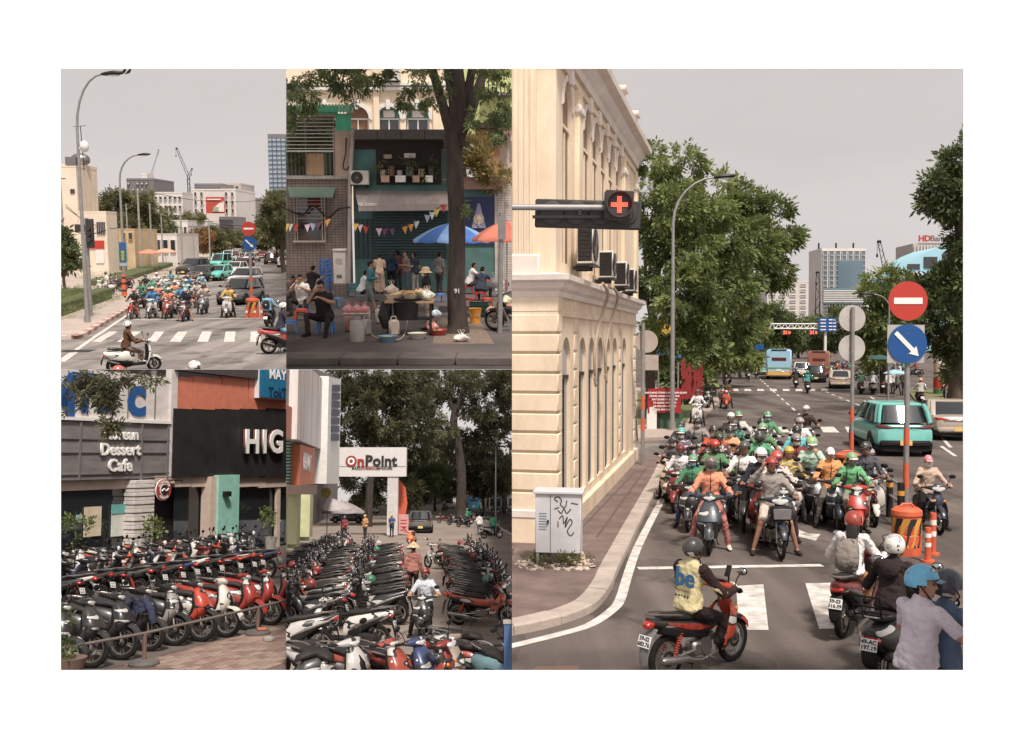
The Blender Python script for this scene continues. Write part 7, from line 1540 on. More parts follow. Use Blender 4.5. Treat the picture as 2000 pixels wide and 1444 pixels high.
q = MB(); q.quad(*[p + V(0,0,.004) for p in G([(845,672),(965,672),(935,622),(855,622)])]); struct('tree_pit',q,mat('gravel_soil',lin((124,104,90)),.95,var=.5,scale=9,bump=1,bscale=40))
# cream building behind
D = 56; CRM2 = mat('cream_upper',lin((238,214,184)),.85,var=.12,scale=.6)
bk2 = thing('cream_house','cream arched facade rising behind the stall roofs','building')
a = P2.at(540,262,D); X0,X1 = P2.x(540,D),P2.x(905,D); archc = [(640,9),(702,0),(762,1),(818,1)]; holes = []
for u,f in archc:
 c = P2.x(u,D); zb = P2.z(275,D); holes.append([(x + c,z + zb) for x,z in arch_poly(1.25,P2.z(208,D) - zb)])
q = MB(); wall_sheet(q,Matrix.Translation((0,D,0)),[(X0,3),(X1,3),(X1,P2.z(100,D)),(X0,P2.z(100,D))],holes,.4); obj('wall',q,CRM2,bk2)
for (u,f),h in zip(archc,holes):
 q = MB(); tri = tessellate_polygon([[V(x,z,0) for x,z in h]]); q.add([V(x,D + .35,z) for x,z in h],[tuple(t) for t in tri]); w_ = obj('arched_window',q,cm((110,150,144),.6) if f == 1 else cm((150,112,84),.7),bk2); c = P2.x(u,D); zb = P2.z(275,D)
 for dx in (-.55,0,.55): box_obj('window_frame',(c + dx,D + .28,zb + .55),(.07,.06,1.1),WHITE,w_)
 box_obj('window_frame',(c,D + .28,zb + 1.15),(1.25,.08,.08),WHITE,w_)
 if f == 1:
  for sx_ in (-.28,.28): box_obj('pane',(c + sx_,D + .3,zb + .55),(.46,.04,.95),GLASS,w_)
  box_obj('fanlight',(c,D + .3,zb + 1.42),(.6,.05,.36),SIGNW,w_)
 q = MB(); ring_poly(q,Matrix.Translation((0,D,0)),h[2:],.2,0,-.08,False); obj('arch_moulding',q,WHITE,w_); q = MB(); q.box((c,D - .1,P2.z(205,D)),(.22,.16,.5),bev=.02); obj('keystone',q,WHITE,w_)
for u in (735,852): pbox('pilaster',u - 7,134 - 30,u + 7,262,D,.3,CRM2,bk2,-.15)
for v in (163,172): pbox('cornice',540,v,905,v + 5,D,.5,WHITE,bk2,-.3)
ac_unit('air conditioner high on the cream facade',V(P2.x(770,D),D - .3,P2.z(160,D)),0,.95,.35,.7)
# left house: tiles, barred windows, balcony
TILE = grid_mat('brown_tiles',lin((138,118,108)),lin((84,72,68)),.16,.11,.012)
D = 43; lh = thing('tiled_house','brown tiled house with barred windows and a caged balcony at the left','building')
pbox('tiled_wall',520,345,690,640,D,.3,TILE,lh); pbox('upper_wall',650,250,686,346,D,.4,cm((186,156,140),.85),lh,-.1)
pbox('ledge',520,549,640,640,D - 1.2,1.2,mat('ledge_tiles',lin((120,108,102)),.7,var=.3),lh); pbox('band',520,343,682,350,D - .1,.2,CONC,lh)
pbox('balcony_back',520,228,655,345,D + 1.2,.2,cm((84,78,70),.9),lh); pbox('balcony_door',618,250,648,340,D + 1.1,.1,cm((86,110,100),.7),lh)
c = pr(585,382,628,470,D)[0]; pbox('window_opening',577,380,632,472,D - .02,.02,GLASS,lh); pbox('red_curtain',600,384,626,405,D - .04,.02,cm((120,40,38),.9),lh)
for u in (575,580,629,634): pbox('window_frame',u - 2,378,u + 2,475,D - .08,.08,cm((200,182,164),.8),lh)
for k in range(7): pbox('window_bar',577,384 + k * 7,632,385.6 + k * 7,D - .1,.03,cm((170,150,140),.6),lh)
pbox('sill',572,470,636,474,D - .15,.15,cm((180,166,152),.8),lh)
for k in range(13): pbox('balcony_bar',561 + k * 7.5,296,562.4 + k * 7.5,344,D - .15,.04,cm((176,170,160),.5),lh)
for k in range(9): pbox('balcony_rail',558,232 + k * 7.2,652,233.4 + k * 7.2,D - .15,.04,cm((196,190,180),.5),lh)
pbox('balcony_rail',558,294,652,297,D - .17,.08,cm((196,190,180),.5),lh)
for u in (596,652): pbox('balcony_post',u - 1.5,215,u + 1.5,345,D - .14,.08,cm((120,128,118),.6),lh)
GRN = mat('green_sheet',lin((30,122,84)),.4,var=.25,scale=4,stretch=(6,1,1))
q = MB(); a,b = P2.at(540,207,D + .6),P2.at(690,205,D + .6); c_,d_ = P2.at(690,222,D - 1),P2.at(540,220,D - 1)
for k in range(24): f0,f1 = k / 24,(k + .5) / 24; f2 = (k + 1) / 24; A0,A1,A2_ = a.lerp(b,f0),a.lerp(b,f1) + V(0,0,.06),a.lerp(b,f2); B0,B1,B2_ = d_.lerp(c_,f0),d_.lerp(c_,f1) + V(0,0,.06),d_.lerp(c_,f2); q.quad(A0,A1,B1,B0); q.quad(A1,A2_,B2_,B1)
obj('green_roof',q,GRN,lh,0); pbox('green_tarp',655,222,686,255,D - .9,.06,mat('green_tarp',lin((20,130,90)),.35,var=.35,scale=3),lh); pbox('green_valance',540,208,660,224,D - .95,.05,GRN,lh)
q = MB(); a,b = P2.at(562,366,D),P2.at(656,366,D); e,f = P2.at(650,384,D - .8),P2.at(565,384,D - .8); q.quad(a,b,e,f); q.quad(f,e,e - V(0,0,.05),f - V(0,0,.05)); obj('small_awning',q,cm((96,120,104),.7),lh)
q = MB(); q.tube([P2.at(690,250,D - .25),P2.at(684,345,D - .25),P2.at(681,560,D - .25)],.085,8); obj('drain_pipe',q,cm((170,158,150),.6),lh)
q = MB(); q.tube(smooth_pts([P2.at(559,408,D - .3),P2.at(590,420,D - .4),P2.at(612,402,D - .4),P2.at(640,425,D - .4),P2.at(662,408,D - .35),P2.at(684,405,D - .3)]),.045,6); obj('cable',q,DKMETAL,lh)
q = MB(); q.tube(smooth_pts([P2.at(676,270,D - .2),P2.at(675,300,D - .3),P2.at(670,325,D - .3),P2.at(676,332,D - .3),P2.at(682,325,D - .3)]),.03,6); obj('cable',q,DKMETAL,lh)
pl = thing('balcony_plants','leafy pot plants behind the balcony bars at the left','plant'); leaf_cloud('foliage',[(P2.at(u,v,D + .4),(.5,.4,.45),220) for u,v in ((570,265),(585,285),(612,262),(640,260),(575,310))],.16,LEAF_B,5,5,.3,pl); pbox('trough',597,300,632,342,D - .05,.3,cm((176,140,100),.8),pl)
# teal house in the middle
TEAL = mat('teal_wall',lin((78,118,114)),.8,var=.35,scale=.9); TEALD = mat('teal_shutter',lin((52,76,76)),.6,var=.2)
th = thing('teal_house','teal house with roller shutter, grey awning and dark balcony','building')
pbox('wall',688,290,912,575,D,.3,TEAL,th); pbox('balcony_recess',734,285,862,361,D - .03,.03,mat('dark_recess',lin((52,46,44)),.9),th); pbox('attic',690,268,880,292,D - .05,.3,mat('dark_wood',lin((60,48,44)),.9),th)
for k in range(4): pbox('roof_sheet',692 + 46 * k,253,737 + 46 * k,272,D - 1.2,1.5,mat('dark_roof',lin((74,66,62)),.8,var=.3),th)
for k in range(16): pbox('shutter_slat',727,415 + k * 5.6,872,420 + k * 5.6,D - .08,.08,TEALD,th,0,.02)
for k in range(4): pbox('door_panel',692 + k * 9,428,700.4 + k * 9,505,D - .06,.06,TEALD,th)
q = MB(); a,b = P2.at(693,372,D),P2.at(905,374,D); e,f = P2.at(903,398,D - 1.1),P2.at(700,400,D - 1.1); g_ = V(0,0,-.26)
for k in range(10): f0,f1 = k / 10,(k + 1) / 10; m0 = V(0,0,-.06); q.loft([[a.lerp(b,f0),(a.lerp(b,f0) + f.lerp(e,f0)) / 2 + m0,f.lerp(e,f0),f.lerp(e,f0) + g_],[a.lerp(b,f1),(a.lerp(b,f1) + f.lerp(e,f1)) / 2 + m0,f.lerp(e,f1),f.lerp(e,f1) + g_]],closed=False,cap=False)
aw = obj('awning',q,mat('awning_grey',lin((164,150,144)),.7,var=.2,scale=1.5,stretch=(3,1,1)),th,30); lettering('TEL 628883',.16,SIGNW,Matrix.Translation(P2.at(717,400,D - 1.12)),aw,'awning_print',.003,.003)
for k in range(15): pbox('railing_bar',737 + k * 7.6,322,738.4 + k * 7.6,360,D - .4,.03,BLACKP,th)
pbox('railing',735,320,850,323,D - .42,.05,BLACKP,th); pbox('railing',735,358,850,361,D - .42,.05,BLACKP,th)
for i,(u,w) in enumerate(((752,16),(782,20),(812,14),(838,14))): pbox('planter',u - w / 2,343,u + w / 2,356,D - .6,.2,(cm((190,150,120),.7),WHITE)[i % 2],th)
for i,(u,v,w,h_,c) in enumerate(((748,340,10,16,(190,180,170)),(764,334,12,20,(140,110,90)),(780,340,10,14,(206,200,196)),(800,335,14,18,(110,130,130)),(822,338,10,16,(196,170,140)),(842,332,10,24,(90,80,74)),(757,306,16,8,(170,150,130)),(800,304,22,9,(206,196,186)))): pbox('stored_box',u - w / 2,v - h_ / 2,u + w / 2,v + h_ / 2,D - .3,.25,cm(c,.7),th)
leaf_cloud('balcony_foliage',[(P2.at(u,v,D - .5),(.3,.2,.3),16) for u,v in ((755,328),(790,325),(815,335),(838,330))],.2,LEAF_C,8,5,-.3,th)
ac_unit('air conditioner with round fan on the teal house wall',V(P2.x(707,D),D - .3,P2.z(362,D)),0,.75,.35,.58)
# right-hand walls with the blue picture
rw = thing('blue_picture_wall','teal wall with a dark blue picture and a pink ledge right of the tree','building'); pbox('wall',905,368,972,575,D - .3,.3,TEAL,rw); pbox('ledge',900,346,985,370,D - .6,.7,cm((176,132,120),.85),rw); pbox('side_wall',966,352,1040,575,D - .4,.3,grid_mat('white_bricks',lin((206,190,180)),lin((150,136,128)),.3,.1,.012),rw)
pc = pbox('picture',909,385,967,478,D - .36,.05,mat('night_blue',lin((38,50,96)),.6),rw)
q = MB(); q.prism([(-.05,0),(.05,0),(.3,-1.0),(-.3,-1.0)],.01,Matrix.Translation(P2.at(935,398,D - .39))); obj('pale_beam',q,cm((150,150,186),.6),pc); q = MB(); q.lathe([(.22,0),(.22,.012),(.001,.012)],18,Matrix.Translation(P2.at(935,428,D - .4)) @ Matrix.Rotation(R(90),4,'X')); obj('pale_disc',q,cm((196,176,150),.6),pc); q = MB(); q.ell(P2.at(935,427,D - .42),(.1,.02,.12),10,6); q.tube([P2.at(935,431,D - .42),P2.at(935,441,D - .42)],[.1,.17],8,flat=.2); obj('pale_figure',q,cm((226,200,180),.7),pc)
oh = thing('ochre_house','ochre house with shutters beyond the tree at the upper right','building'); pbox('wall',928,245,1040,360,50,2,cm((196,140,100),.85),oh); pbox('roof_edge',920,240,1040,250,49.4,1,BARKD,oh); pbox('shutter',952,265,966,292,49.9,.1,cm((120,112,100),.8),oh); pbox('wing',976,258,1040,345,48,1,cm((206,180,160),.8),oh); [pbox('shutter_slat',996,275 + 5 * k,1010,278.5 + 5 * k,47.95,.06,cm((150,140,130),.7),oh) for k in range(8)]
q = MB(); q.quad(P2.at(968,262,46.5),P2.at(1040,262,46.5),P2.at(1040,250,49),P2.at(974,250,49)); obj('tiled_eave',q,cm((110,76,64),.9),oh)
yb = thing('lime_house','pale lime-yellow house wall high at the upper right','building'); pbox('wall',905,100,1060,262,62,2,cm((196,204,130),.85),yb); pbox('balcony_slab',940,180,1060,186,61,1,CONC,yb); [pbox('baluster',945 + 8 * k,160,947 + 8 * k,180,61,.1,DKMETAL,yb) for k in range(8)]
pl = thing('roof_plants','dry grassy plants growing on the pink ledge','plant'); leaf_cloud('foliage',[(P2.at(u,v,D - .6),(.9,.4,.55),260) for u,v in ((925,330),(950,318),(935,300),(985,340))],.26,leaf_mat('leaf_straw',(110,100,56),(176,156,92)),6,5,-.5,pl)
# the tree
tY = P2.g(893,650).y
def tp(u,v,d=None): return P2.at(u,v,d or tY)
tree('big dark-barked street tree with forked trunk standing by the kerb',P2.g(893,650),[([V(tp(893,650).x,tY,-.05),tp(894,630),tp(891,560),tp(893,450),tp(888,340),tp(884,262)],[.36,.26,.225,.215,.22,.25]),([tp(886,285),tp(875,240),tp(860,190),tp(845,134,26),tp(835,60,26)],[.16,.14,.12,.1,.08]),([tp(885,280),tp(884,200),tp(873,134),tp(870,40)],[.15,.1,.09,.07]),([tp(892,285),tp(898,200),tp(892,134),tp(890,20)],[.22,.2,.17,.12]),([tp(896,270),tp(920,215),tp(935,170,27.5),tp(960,100,28)],[.16,.14,.12,.1]),([tp(900,250),tp(912,190),tp(922,134),tp(930,60)],[.13,.12,.1,.07])],
  [(tp(u,v,d),(r * .0135,r * .0135,r * .011),n) for u,v,r,n,d in ((600,130,45,150,22),(565,160,40,200,21),(575,200,32,160,21),(690,140,40,170,22),(660,125,40,140,22),(720,130,32,120,22),(690,175,24,70,22),(820,150,40,150,25),(805,190,28,80,25),(845,185,24,50,25),(960,160,45,230,26),(985,210,38,200,26),(945,230,28,90,26),(975,250,30,110,26),(908,405,12,26,26.4),(862,150,24,30,26))],.15,LEAF_B,51,BARKD,droop=.9)
leaf_cloud('shade_crown',[(V(x,y,z),(2.6,3.0,1.3),330) for x in (-11,-8,-5,-2,1) for y,z in ((14,11),(19,11.5),(24,11),(29,11.5),(34,13),(39,14.5))],.6,LEAF_B,52,7,.3,[o for o in OWNER if o.get('label','').startswith('big dark-barked')][0])  # unseen crown over the stall, spread and thickened to shade it
lettering('91',.16,SIGNW,Matrix.Translation(tp(893,569,tY - .285)),None,'painted_number',.002,.002); tag(bpy.data.objects[[o.name for o in OWNER if o.name.startswith('painted_number')][-1]],'small white number painted on the dark tree trunk','marking')
# umbrellas and pole
d = 33; umbrella('large blue parasol behind the tree trunk',V(P2.x(882,d),d,0),75 / 2000 * d,P2.z(436,d),[cm((58,110,190),.7),cm((120,160,214),.7)],ribs=10,depth=.42); d = 31; umbrella('coral orange parasol at the right edge',V(P2.x(990,d),d,0),68 / 2000 * d,P2.z(432,d),[cm((214,116,90),.7),cm((190,96,76),.7)],ribs=10,depth=.5)
b = P2.g(976,650); t = thing('steel_post','leaning grey steel post at the right edge of the stall','pole',b); q = MB(); q.tube([(0,0,0),(.05,0,P2.z(415,b.y))],.07,10); obj('post',q,STEEL,t); box_obj('bracket',(.06,-.08,P2.z(445,b.y)),(.2,.05,.6),STEEL,t)
# bunting
for i,(pts,l) in enumerate((([(560,437),(600,438),(640,428)],'bunting of coloured pennants on the tiled house'),([(695,437),(740,446),(790,442),(835,420),(866,400)],'bunting of coloured pennants across the teal shutter'))):
 t = thing('bunting',l,'bunting'); L_ = smooth_pts([P2.at(u,v,D - 1.4) for u,v in pts],4); q = MB(); q.tube(L_,.012,4); obj('string',q,BLACKP,t); FL = [(232,190,80),(206,70,60),(230,196,206),(120,70,100),(226,150,70),(206,214,206),(170,170,200)]
 for k,p in enumerate(L_[::2] + L_[1::4]): q = MB(); q.prism([(-.13,0),(.13,0),(random.uniform(-.05,.05),-.32)],.01,Matrix.Translation(p) @ Matrix.Rotation(R(random.uniform(-25,25)),4,'Z')); obj('pennant',q,cm(FL[k % 7],.8),t)
# cabinet
b = P2.g(664,582); t = thing('meter_cabinet','tall white electric cabinet on a tiled plinth','cabinet',b); w = 25 * b.y / 2000; zf = lambda v: P2.z(v,b.y); box_obj('plinth',(0,.2,zf(555) / 2),(w,.45,zf(555)),TILE,t); box_obj('body',(0,.18,(zf(555) + zf(492)) / 2),(w * .92,.4,zf(492) - zf(555)),cm((216,204,194),.5),t,bev=.02); box_obj('cap',(0,.18,zf(489)),(w,.46,.1),cm((216,204,194),.5),t,bev=.02); box_obj('notice',(0,-.03,zf(510)),(w * .45,.01,.2),cm((180,172,166),.6),t); box_obj('vent',(0,-.03,zf(540)),(w * .4,.01,.12),GREYP,t)
# stools
SB = (86,140,206)
stool('light blue stool at the left edge of the pavement',P2.g(567,652),SB,.2,1.15); stool('red plastic stool between the two eating men',P2.g(589,626),(222,74,48),.1,1.1); stool('blue stool under the man eating in black',P2.g(636,652),SB,0,1.3); stool('blue stool under the man in the white shirt',P2.g(592,612),(76,110,160),0,1.1); stool('teal stool beside the white cabinet, %s from the top',P2.g(688,580),(70,130,140),.1,1.0,3)
stool('blue stool in the stack left of the cabinet, %s from the top',P2.g(637,578),(70,110,180),.15,1.2,9); stool('pale blue stool on the rear stack left of the cabinet, %s from the top',P2.g(640,568) + V(0,.4,.3),(96,130,180),.1,1.0,6)
# people
pp = lambda body,u,v,rz,l,sh,tr_,**k: person(body,P2.g(u,v),rz,l,sh,tr_,**k)
pp('sit_eat',636,655,R(165),'man in black eating noodles from a bowl on a blue stool',(52,44,44),(58,48,46),sc=1.25,shoes=(38,34,34)); pp('sit_eat',592,616,R(172),'man in a white shirt eating from a bowl',(214,206,198),(60,52,50),sc=1.12); pp('sit_back',606,585,R(-25),'person in a black shirt seen from behind by the stacked stools',(48,42,42),(170,160,152),sc=1.1)
for u,v,l in ((633,622,'noodle bowl held by the man in black'),(590,586,'white soup bowl held by the man in the white shirt')):
 y = (P2.g(u,652 if u > 600 else 614).y) - .42; t = thing('bowl',l,'bowl',P2.at(u,v,y)); q = MB(); q.lathe([(.05,0),(.1,.05),(.115,.085),(.105,.085),(.045,.02)],16,closed=True); obj('dish',q,cm((190,190,176) if u > 600 else (222,214,208),.35),t); q = MB(); q.tube([(.0,0,.07),(.04,.12,.26)],.006,5); q.tube([(.02,0,.07),(.06,.12,.26)],.006,5); obj('chopsticks',q,cm((206,180,150),.6),t)
pp('walk_skirt',722,612,-R(80),'woman in a teal top and grey skirt walking past the stall',(54,124,138),(120,130,130),bun=True); pp('stand_dress',742,575,R(5),'woman in a long beige dress bending over, seen from behind',(196,160,130),(200,166,136),bun=True); pp('stand',765,570,R(10),'long-haired woman in dark blue standing with her back to us',(40,62,96),(40,40,48),long_hair=True); pp('stand_tee',795,572,R(120),'man in a pale shirt facing left in the doorway',(150,120,110),(100,110,130)); pp('stand_tee',812,576,R(60),'man in a navy shirt standing beside the shutter',(50,58,76),(160,150,140)); v_ = pp('stand_tee',836,645,R(100),'street vendor in a black striped jacket and beige sun hat',(46,40,40),(176,140,124),helmet=('bucket',(226,176,120)),mask=(226,220,216)); pp('sit_eat',575,606,R(190),'person in a brown shirt eating at the far left',(110,90,78),(60,54,52),sc=1.0); stool('blue stool under the person in the brown shirt',P2.g(575,606),(76,110,160),0,1.0)
for i,(u,v,c) in enumerate(((815,662,(206,200,190)),(856,655,(190,60,52)),(757,668,(120,160,190)))): t = thing('basin',('white plastic basin on the ground by the cart leg','red plastic basin between cart and tree','pale blue basin in front of the cart')[i],'basin',P2.g(u,v)); q = MB(); q.lathe([(.16,0),(.24,.14),(.25,.15),(.22,.14),(.15,.02)],18,closed=True); obj('tub',q,cm(c,.4),t); q = MB(); [q.ell((.09 * math.cos(k),.09 * math.sin(k),.1),(.06,.05,.04),6,4) for k in range(6)]; obj('contents',q,cm((170,176,120),.7),t)
pp('sit_back',705,590,-R(60),'person in a white shirt crouching behind the teal woman',(214,212,212),(46,42,44))
for i,(u,v,c) in enumerate(((915,600,(196,56,46)),(952,600,(206,70,50)),(860,590,(80,130,196)),(780,590,(196,60,50)),(660,600,(84,140,200)))): stool(('low red stool just right of the tree','low red stool behind the orange bucket','blue stool left of the tree behind the vendor','red stool behind the food cart','blue stool in front of the white cabinet')[i],P2.g(u,v),c,.3 * i,1.0)
for u,v,rz,l,sh in ((778,568,R(30),'customer in a maroon top waiting by the shutter',(110,60,62)),(858,575,R(-30),'customer in a grey shirt waiting left of the tree',(120,116,112)),(825,565,R(150),'customer in a dark top behind the navy-shirted man',(60,54,56))): pp('stand_tee',u,v,rz,l,sh,(70,64,66))
for u,v,rz,l,sh in ((946,560,R(-60),'diner in a grey-green shirt at the red tables',(120,130,124)),(938,588,R(-20),'diner in a navy shirt with back to us at the red tables',(58,62,80)),(988,562,R(60),'long-haired diner in a pale shirt at the right edge',(190,176,176)),(915,575,R(-70),'diner in white half hidden by the tree trunk',(206,196,196))): pp('sit_back',u,v,rz,l,sh,(60,56,60),sc=1.1,long_hair=u == 988); stool('red stool under the ' + ' '.join(l.split()[:6]),P2.g(u,v),(176,44,40),0,1.1)
for i,(u,v) in enumerate(((968,580),(955,560))): t = thing('folding_table',('front','rear')[i] + ' red folding table under the parasols','table',P2.g(u,v)); box_obj('top',(0,0,.62),(.9,.6,.04),cm((196,60,46),.5),t); [box_obj('leg',(x,y,.31),(.05,.05,.62),cm((180,50,40),.5),t) for x in (-.4,.4) for y in (-.25,.25)]
# cart and goods
C = P2.g(800,655); ct = thing('food_cart','vendor food cart with a dark hanging apron and worktop','cart',C); S = C.y / 2000
box_obj('worktop',(0,.3,.86),(1.25,.8,.05),cm((176,140,110),.6),ct); [box_obj('leg',(x,y,.43),(.06,.06,.86),DKMETAL,ct) for x in (-.55,.55) for y in (0,.65)]; box_obj('shelf',(0,.35,.4),(1.1,.6,.04),DKMETAL,ct); q = MB(); q.tube([(-.62,.1,.84),(-.66,.0,.5),(-.6,.05,.18)],[.1,.16,.1],10); obj('hanging_cloth',q,cloth((56,52,50)),ct); q = MB(); q.lathe([(.3,.0),(.34,.42),(.36,.46),(.3,.47),(.001,.46)],20,Matrix.Translation((-.1,.1,.4))); obj('stock_pot',q,DKMETAL,ct); q = MB(); q.lathe([(.36,0),(.37,.04),(.001,.05)],20,Matrix.Translation((-.05,.15,.9))); obj('lid',q,BLACKP,ct)
for i,(x,y,r,h,c,l) in enumerate(((-.42,.45,.26,.14,(226,206,180),'cream bowl of noodles at the left of the cart'),(-.1,.6,.26,.16,(206,176,140),'wide basket on the cart'),(.28,.5,.28,.2,(222,200,170),'heaped round tray at the right of the cart'),(.02,.2,.2,.16,(196,180,150),'steel pan in the middle of the cart'))):
 t = thing('food_tray',l,'tray',C + V(x,y,.885)); q = MB(); q.lathe([(r * .7,0),(r,h),(r * .95,h),(r * .65,.02)],18,closed=True); obj('rim',q,cm(c,.5),t); q = MB(); rn = random.Random(i); [q.ell((rn.uniform(-r,r) * .62,rn.uniform(-r,r) * .62,h * .85 + rn.uniform(0,.07)),(.05,.05,.04),6,4) for _ in range(34)]; obj('food',q,cm((232,200,150) if i % 2 == 0 else (196,150,100),.7),t)
bag('white food bag on the left end of the cart',C + V(-.5,.45,1.04),.17,(226,206,186),seed=1); bag('clear bag with green leaves on the right end of the cart',C + V(.46,.1,.89),.18,(196,196,176),seed=2); bag('pink plastic bag hanging under the cart',C + V(.6,.1,.1),.15,(206,130,126),seed=3); bag('pale blue bag hanging beside the pink one',C + V(.68,.2,.45),.13,(186,200,210),seed=4)
b = P2.g(698,667); t = thing('gas_cylinder','grey gas cylinder carrying pink plastic bags','gas cylinder',b); q = MB(); q.lathe([(.17,0),(.18,.03),(.18,.45),(.16,.53),(.08,.57),(.001,.57)],20); obj('tank',q,cm((176,170,160),.5),t); q = MB(); q.lathe([(.1,.55),(.1,.68),(.09,.68),(.09,.55)],14,closed=True); obj('collar',q,cm((176,170,160),.5),t); box_obj('tray',(0,0,.70),(.62,.4,.02),cm((200,180,170),.6),t)
for k in range(3): bag(('left','middle','right')[k] + ' pink bag piled on the gas cylinder',b + V(-.2 + .2 * k,0,.71),.13,(214,136,136),seed=10 + k)
for i,(u,v,c,l) in enumerate(((743,632,(206,190,176),'cream jerrycan behind the gas cylinder'),(770,656,(200,180,160),'cream jerrycan in front of the cart'),(682,648,(176,120,110),'dull pink jerrycan left of the gas cylinder'),(716,655,(170,160,152),'grey jerrycan right of the gas cylinder'))): t = thing('jerrycan',l,'jerrycan',P2.g(u,v),.3 * i); box_obj('body',(0,0,.21),(.28,.18,.42),cm(c,.45),t,bev=.05); q = MB(); q.tube([(-.08,0,.42),(-.06,0,.5),(.04,0,.5),(.06,0,.42)],.02,6); q.tube([(.1,0,.4),(.1,0,.47)],.03,8); obj('handle',q,cm(c,.45),t)
q = MB(); q.tube(smooth_pts([P2.g(722,630) + V(0,0,.4),P2.g(724,650) + V(0,0,.03),P2.g(740,664) + V(0,0,.03),P2.g(775,667) + V(0,0,.03),P2.g(790,655) + V(0,0,.03),P2.g(797,640) + V(0,0,.3)]),.018,6); tag(obj('gas_hose',q,cm((190,166,140),.6)),'pale hose looping from the gas cylinder to the cart','hose')
b = P2.g(928,632); t = thing('bucket','orange yellow bucket beside the tree','bucket',b); q = MB(); q.lathe([(.14,0),(.18,.42),(.19,.44),(.17,.44),(.13,.02)],18,closed=True); obj('pail',q,cm((234,150,50),.5),t); q = MB(); q.tube([(-.18,-.02,.4),(-.1,-.16,.22),(.1,-.16,.22),(.18,-.02,.4)],.008,5); obj('handle',q,STEEL,t)
t = thing('crate','dark green crate behind the orange bucket','crate',P2.g(940,618)); [box_obj('slat',(0,s_ * .22,.1 + .14 * k),(.7,.02,.1),cm((40,90,76),.6),t) for s_ in (-1,1) for k in range(3)]; [box_obj('end_panel',(s_ * .35,0,.23),(.02,.42,.44),cm((40,90,76),.6),t) for s_ in (-1,1)]
bag('crumpled white bag at the foot of the tree',P2.g(901,668),.19,(216,206,200),squash=.6,seed=21); bag('bag of oranges hung at the right edge',P2.g(960,628) + V(0,0,.15),.19,(206,140,100),seed=22); bag('white printed bag on the parked motorbike',P2.g(963,612) + V(.1,0,.8),.24,(214,206,206),seed=23); bag('pale green cabbage bag on the parked motorbike',P2.g(985,632) + V(0,0,.5),.2,(196,196,160),seed=24); bag('salmon bag at the right edge',P2.g(996,640) + V(0,0,.45),.16,(206,140,116),seed=25)
bike('wave',P2.g(1010,648),R(70),(60,56,56),'dark motorbike laden with bags at the right edge of the stall')
# ================================================================ lower left place: scooters parked before the cafe
CUR[0] = P3
E3,N3 = V(.392,.92,0),V(-.92,.392,0); L0 = P3.g(290,1272)
q = MB(); q.quad((-60,14,0),(4,14,0),(4,80,0),(-60,80,0)); struct('parking_ground',q,mat('lot_concrete',lin((98,88,82)),.92,var=.3,scale=.7,bump=.5,bscale=30))
# brick paving in front of the rope
bp_ = MB(); ed = [L0 + E3 * -9 - N3 * .55,L0 + E3 * 16 - N3 * .55,L0 + E3 * 16 - N3 * 9,L0 + E3 * -9 - N3 * 9]; bp_.quad(*[p + V(0,0,.004) for p in ed]); pv = struct('brick_paving',bp_,cm((104,84,76),.95))
PVM = [mat('paver_%d' % k,lin(c),.9,var=.25,scale=6,bump=.3) for k,c in enumerate(((142,116,104),(128,102,92),(152,128,114)))]
meshes = []
for m_ in PVM: q = MB(); q.box((0,0,0),(.285,.185,.03),bev=.006); meshes.append(q.mesh('paver',[m_]))
A3 = math.atan2(E3.y,E3.x); cnt = 0; rp = random.Random(8)
for j in range(14):
 for i in range(24):
  if cnt >= 298: break
  c = L0 + E3 * (-1.2 + .3 * i + .15 * (j % 2)) - N3 * (.7 + .2 * j); u_ = 1000 + 2000 * c.x / c.y; v_ = 890 + 8200 / c.y
  if not (215 < u_ < 575 and v_ < 1325): continue
  o = link('paver',rp.choice(meshes),pv); o.matrix_local = Matrix.Translation(c + V(0,0,.008 + rp.uniform(-.004,.004))) @ Matrix.Rotation(A3 + rp.uniform(-.02,.02),4,'Z'); cnt += 1
# facade
Q0 = L0 + N3 * 12.5; FM3 = dirM(Q0,E3)
def ft(u,dy=0): k = (u - 1000) / 2000; Q = Q0 + N3 * dy; return (k * Q.y - Q.x) / (E3.x - k * E3.y)
def fz(u,v,dy=0): return P3.z(v,Q0.y + N3.y * dy + E3.y * ft(u,dy))
def fbox(name,u0,v0,u1,v1,th,m_,parent,dy=0.0,bev=0.0):
 o_ = dy - th; t0,t1 = ft(u0,o_),ft(u1,o_); um = (u0 + u1) / 2; z0,z1 = fz(um,v0,o_),fz(um,v1,o_); q = MB(); q.box(((t0 + t1) / 2,dy - th / 2,(z0 + z1) / 2),(t1 - t0,th,z0 - z1),None,bev); q.xf(FM3); return obj(name,q,m_,parent)
def ftext(s,size,m_,u,v,dy,parent,**k): return lettering(s,size,m_,FM3 @ Matrix.Translation((ft(u,dy),dy,fz(u,v,dy))),parent,**k)
kc = thing('cafe_front','shop front with a grey framed sign, shop window and white brick pillar','building')
GRS = mat('sign_grey',lin((122,114,114)),.7,var=.3,scale=1.2,stretch=(.4,1,3)); BEI = mat('beige_cladding',lin((196,172,156)),.7,var=.12)
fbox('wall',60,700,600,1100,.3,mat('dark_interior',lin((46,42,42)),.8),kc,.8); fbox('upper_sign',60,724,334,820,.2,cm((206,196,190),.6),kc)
for u in (132,250,303): fbox('sign_joint',u - 1,724,u + 1,818,.22,GREYP,kc)
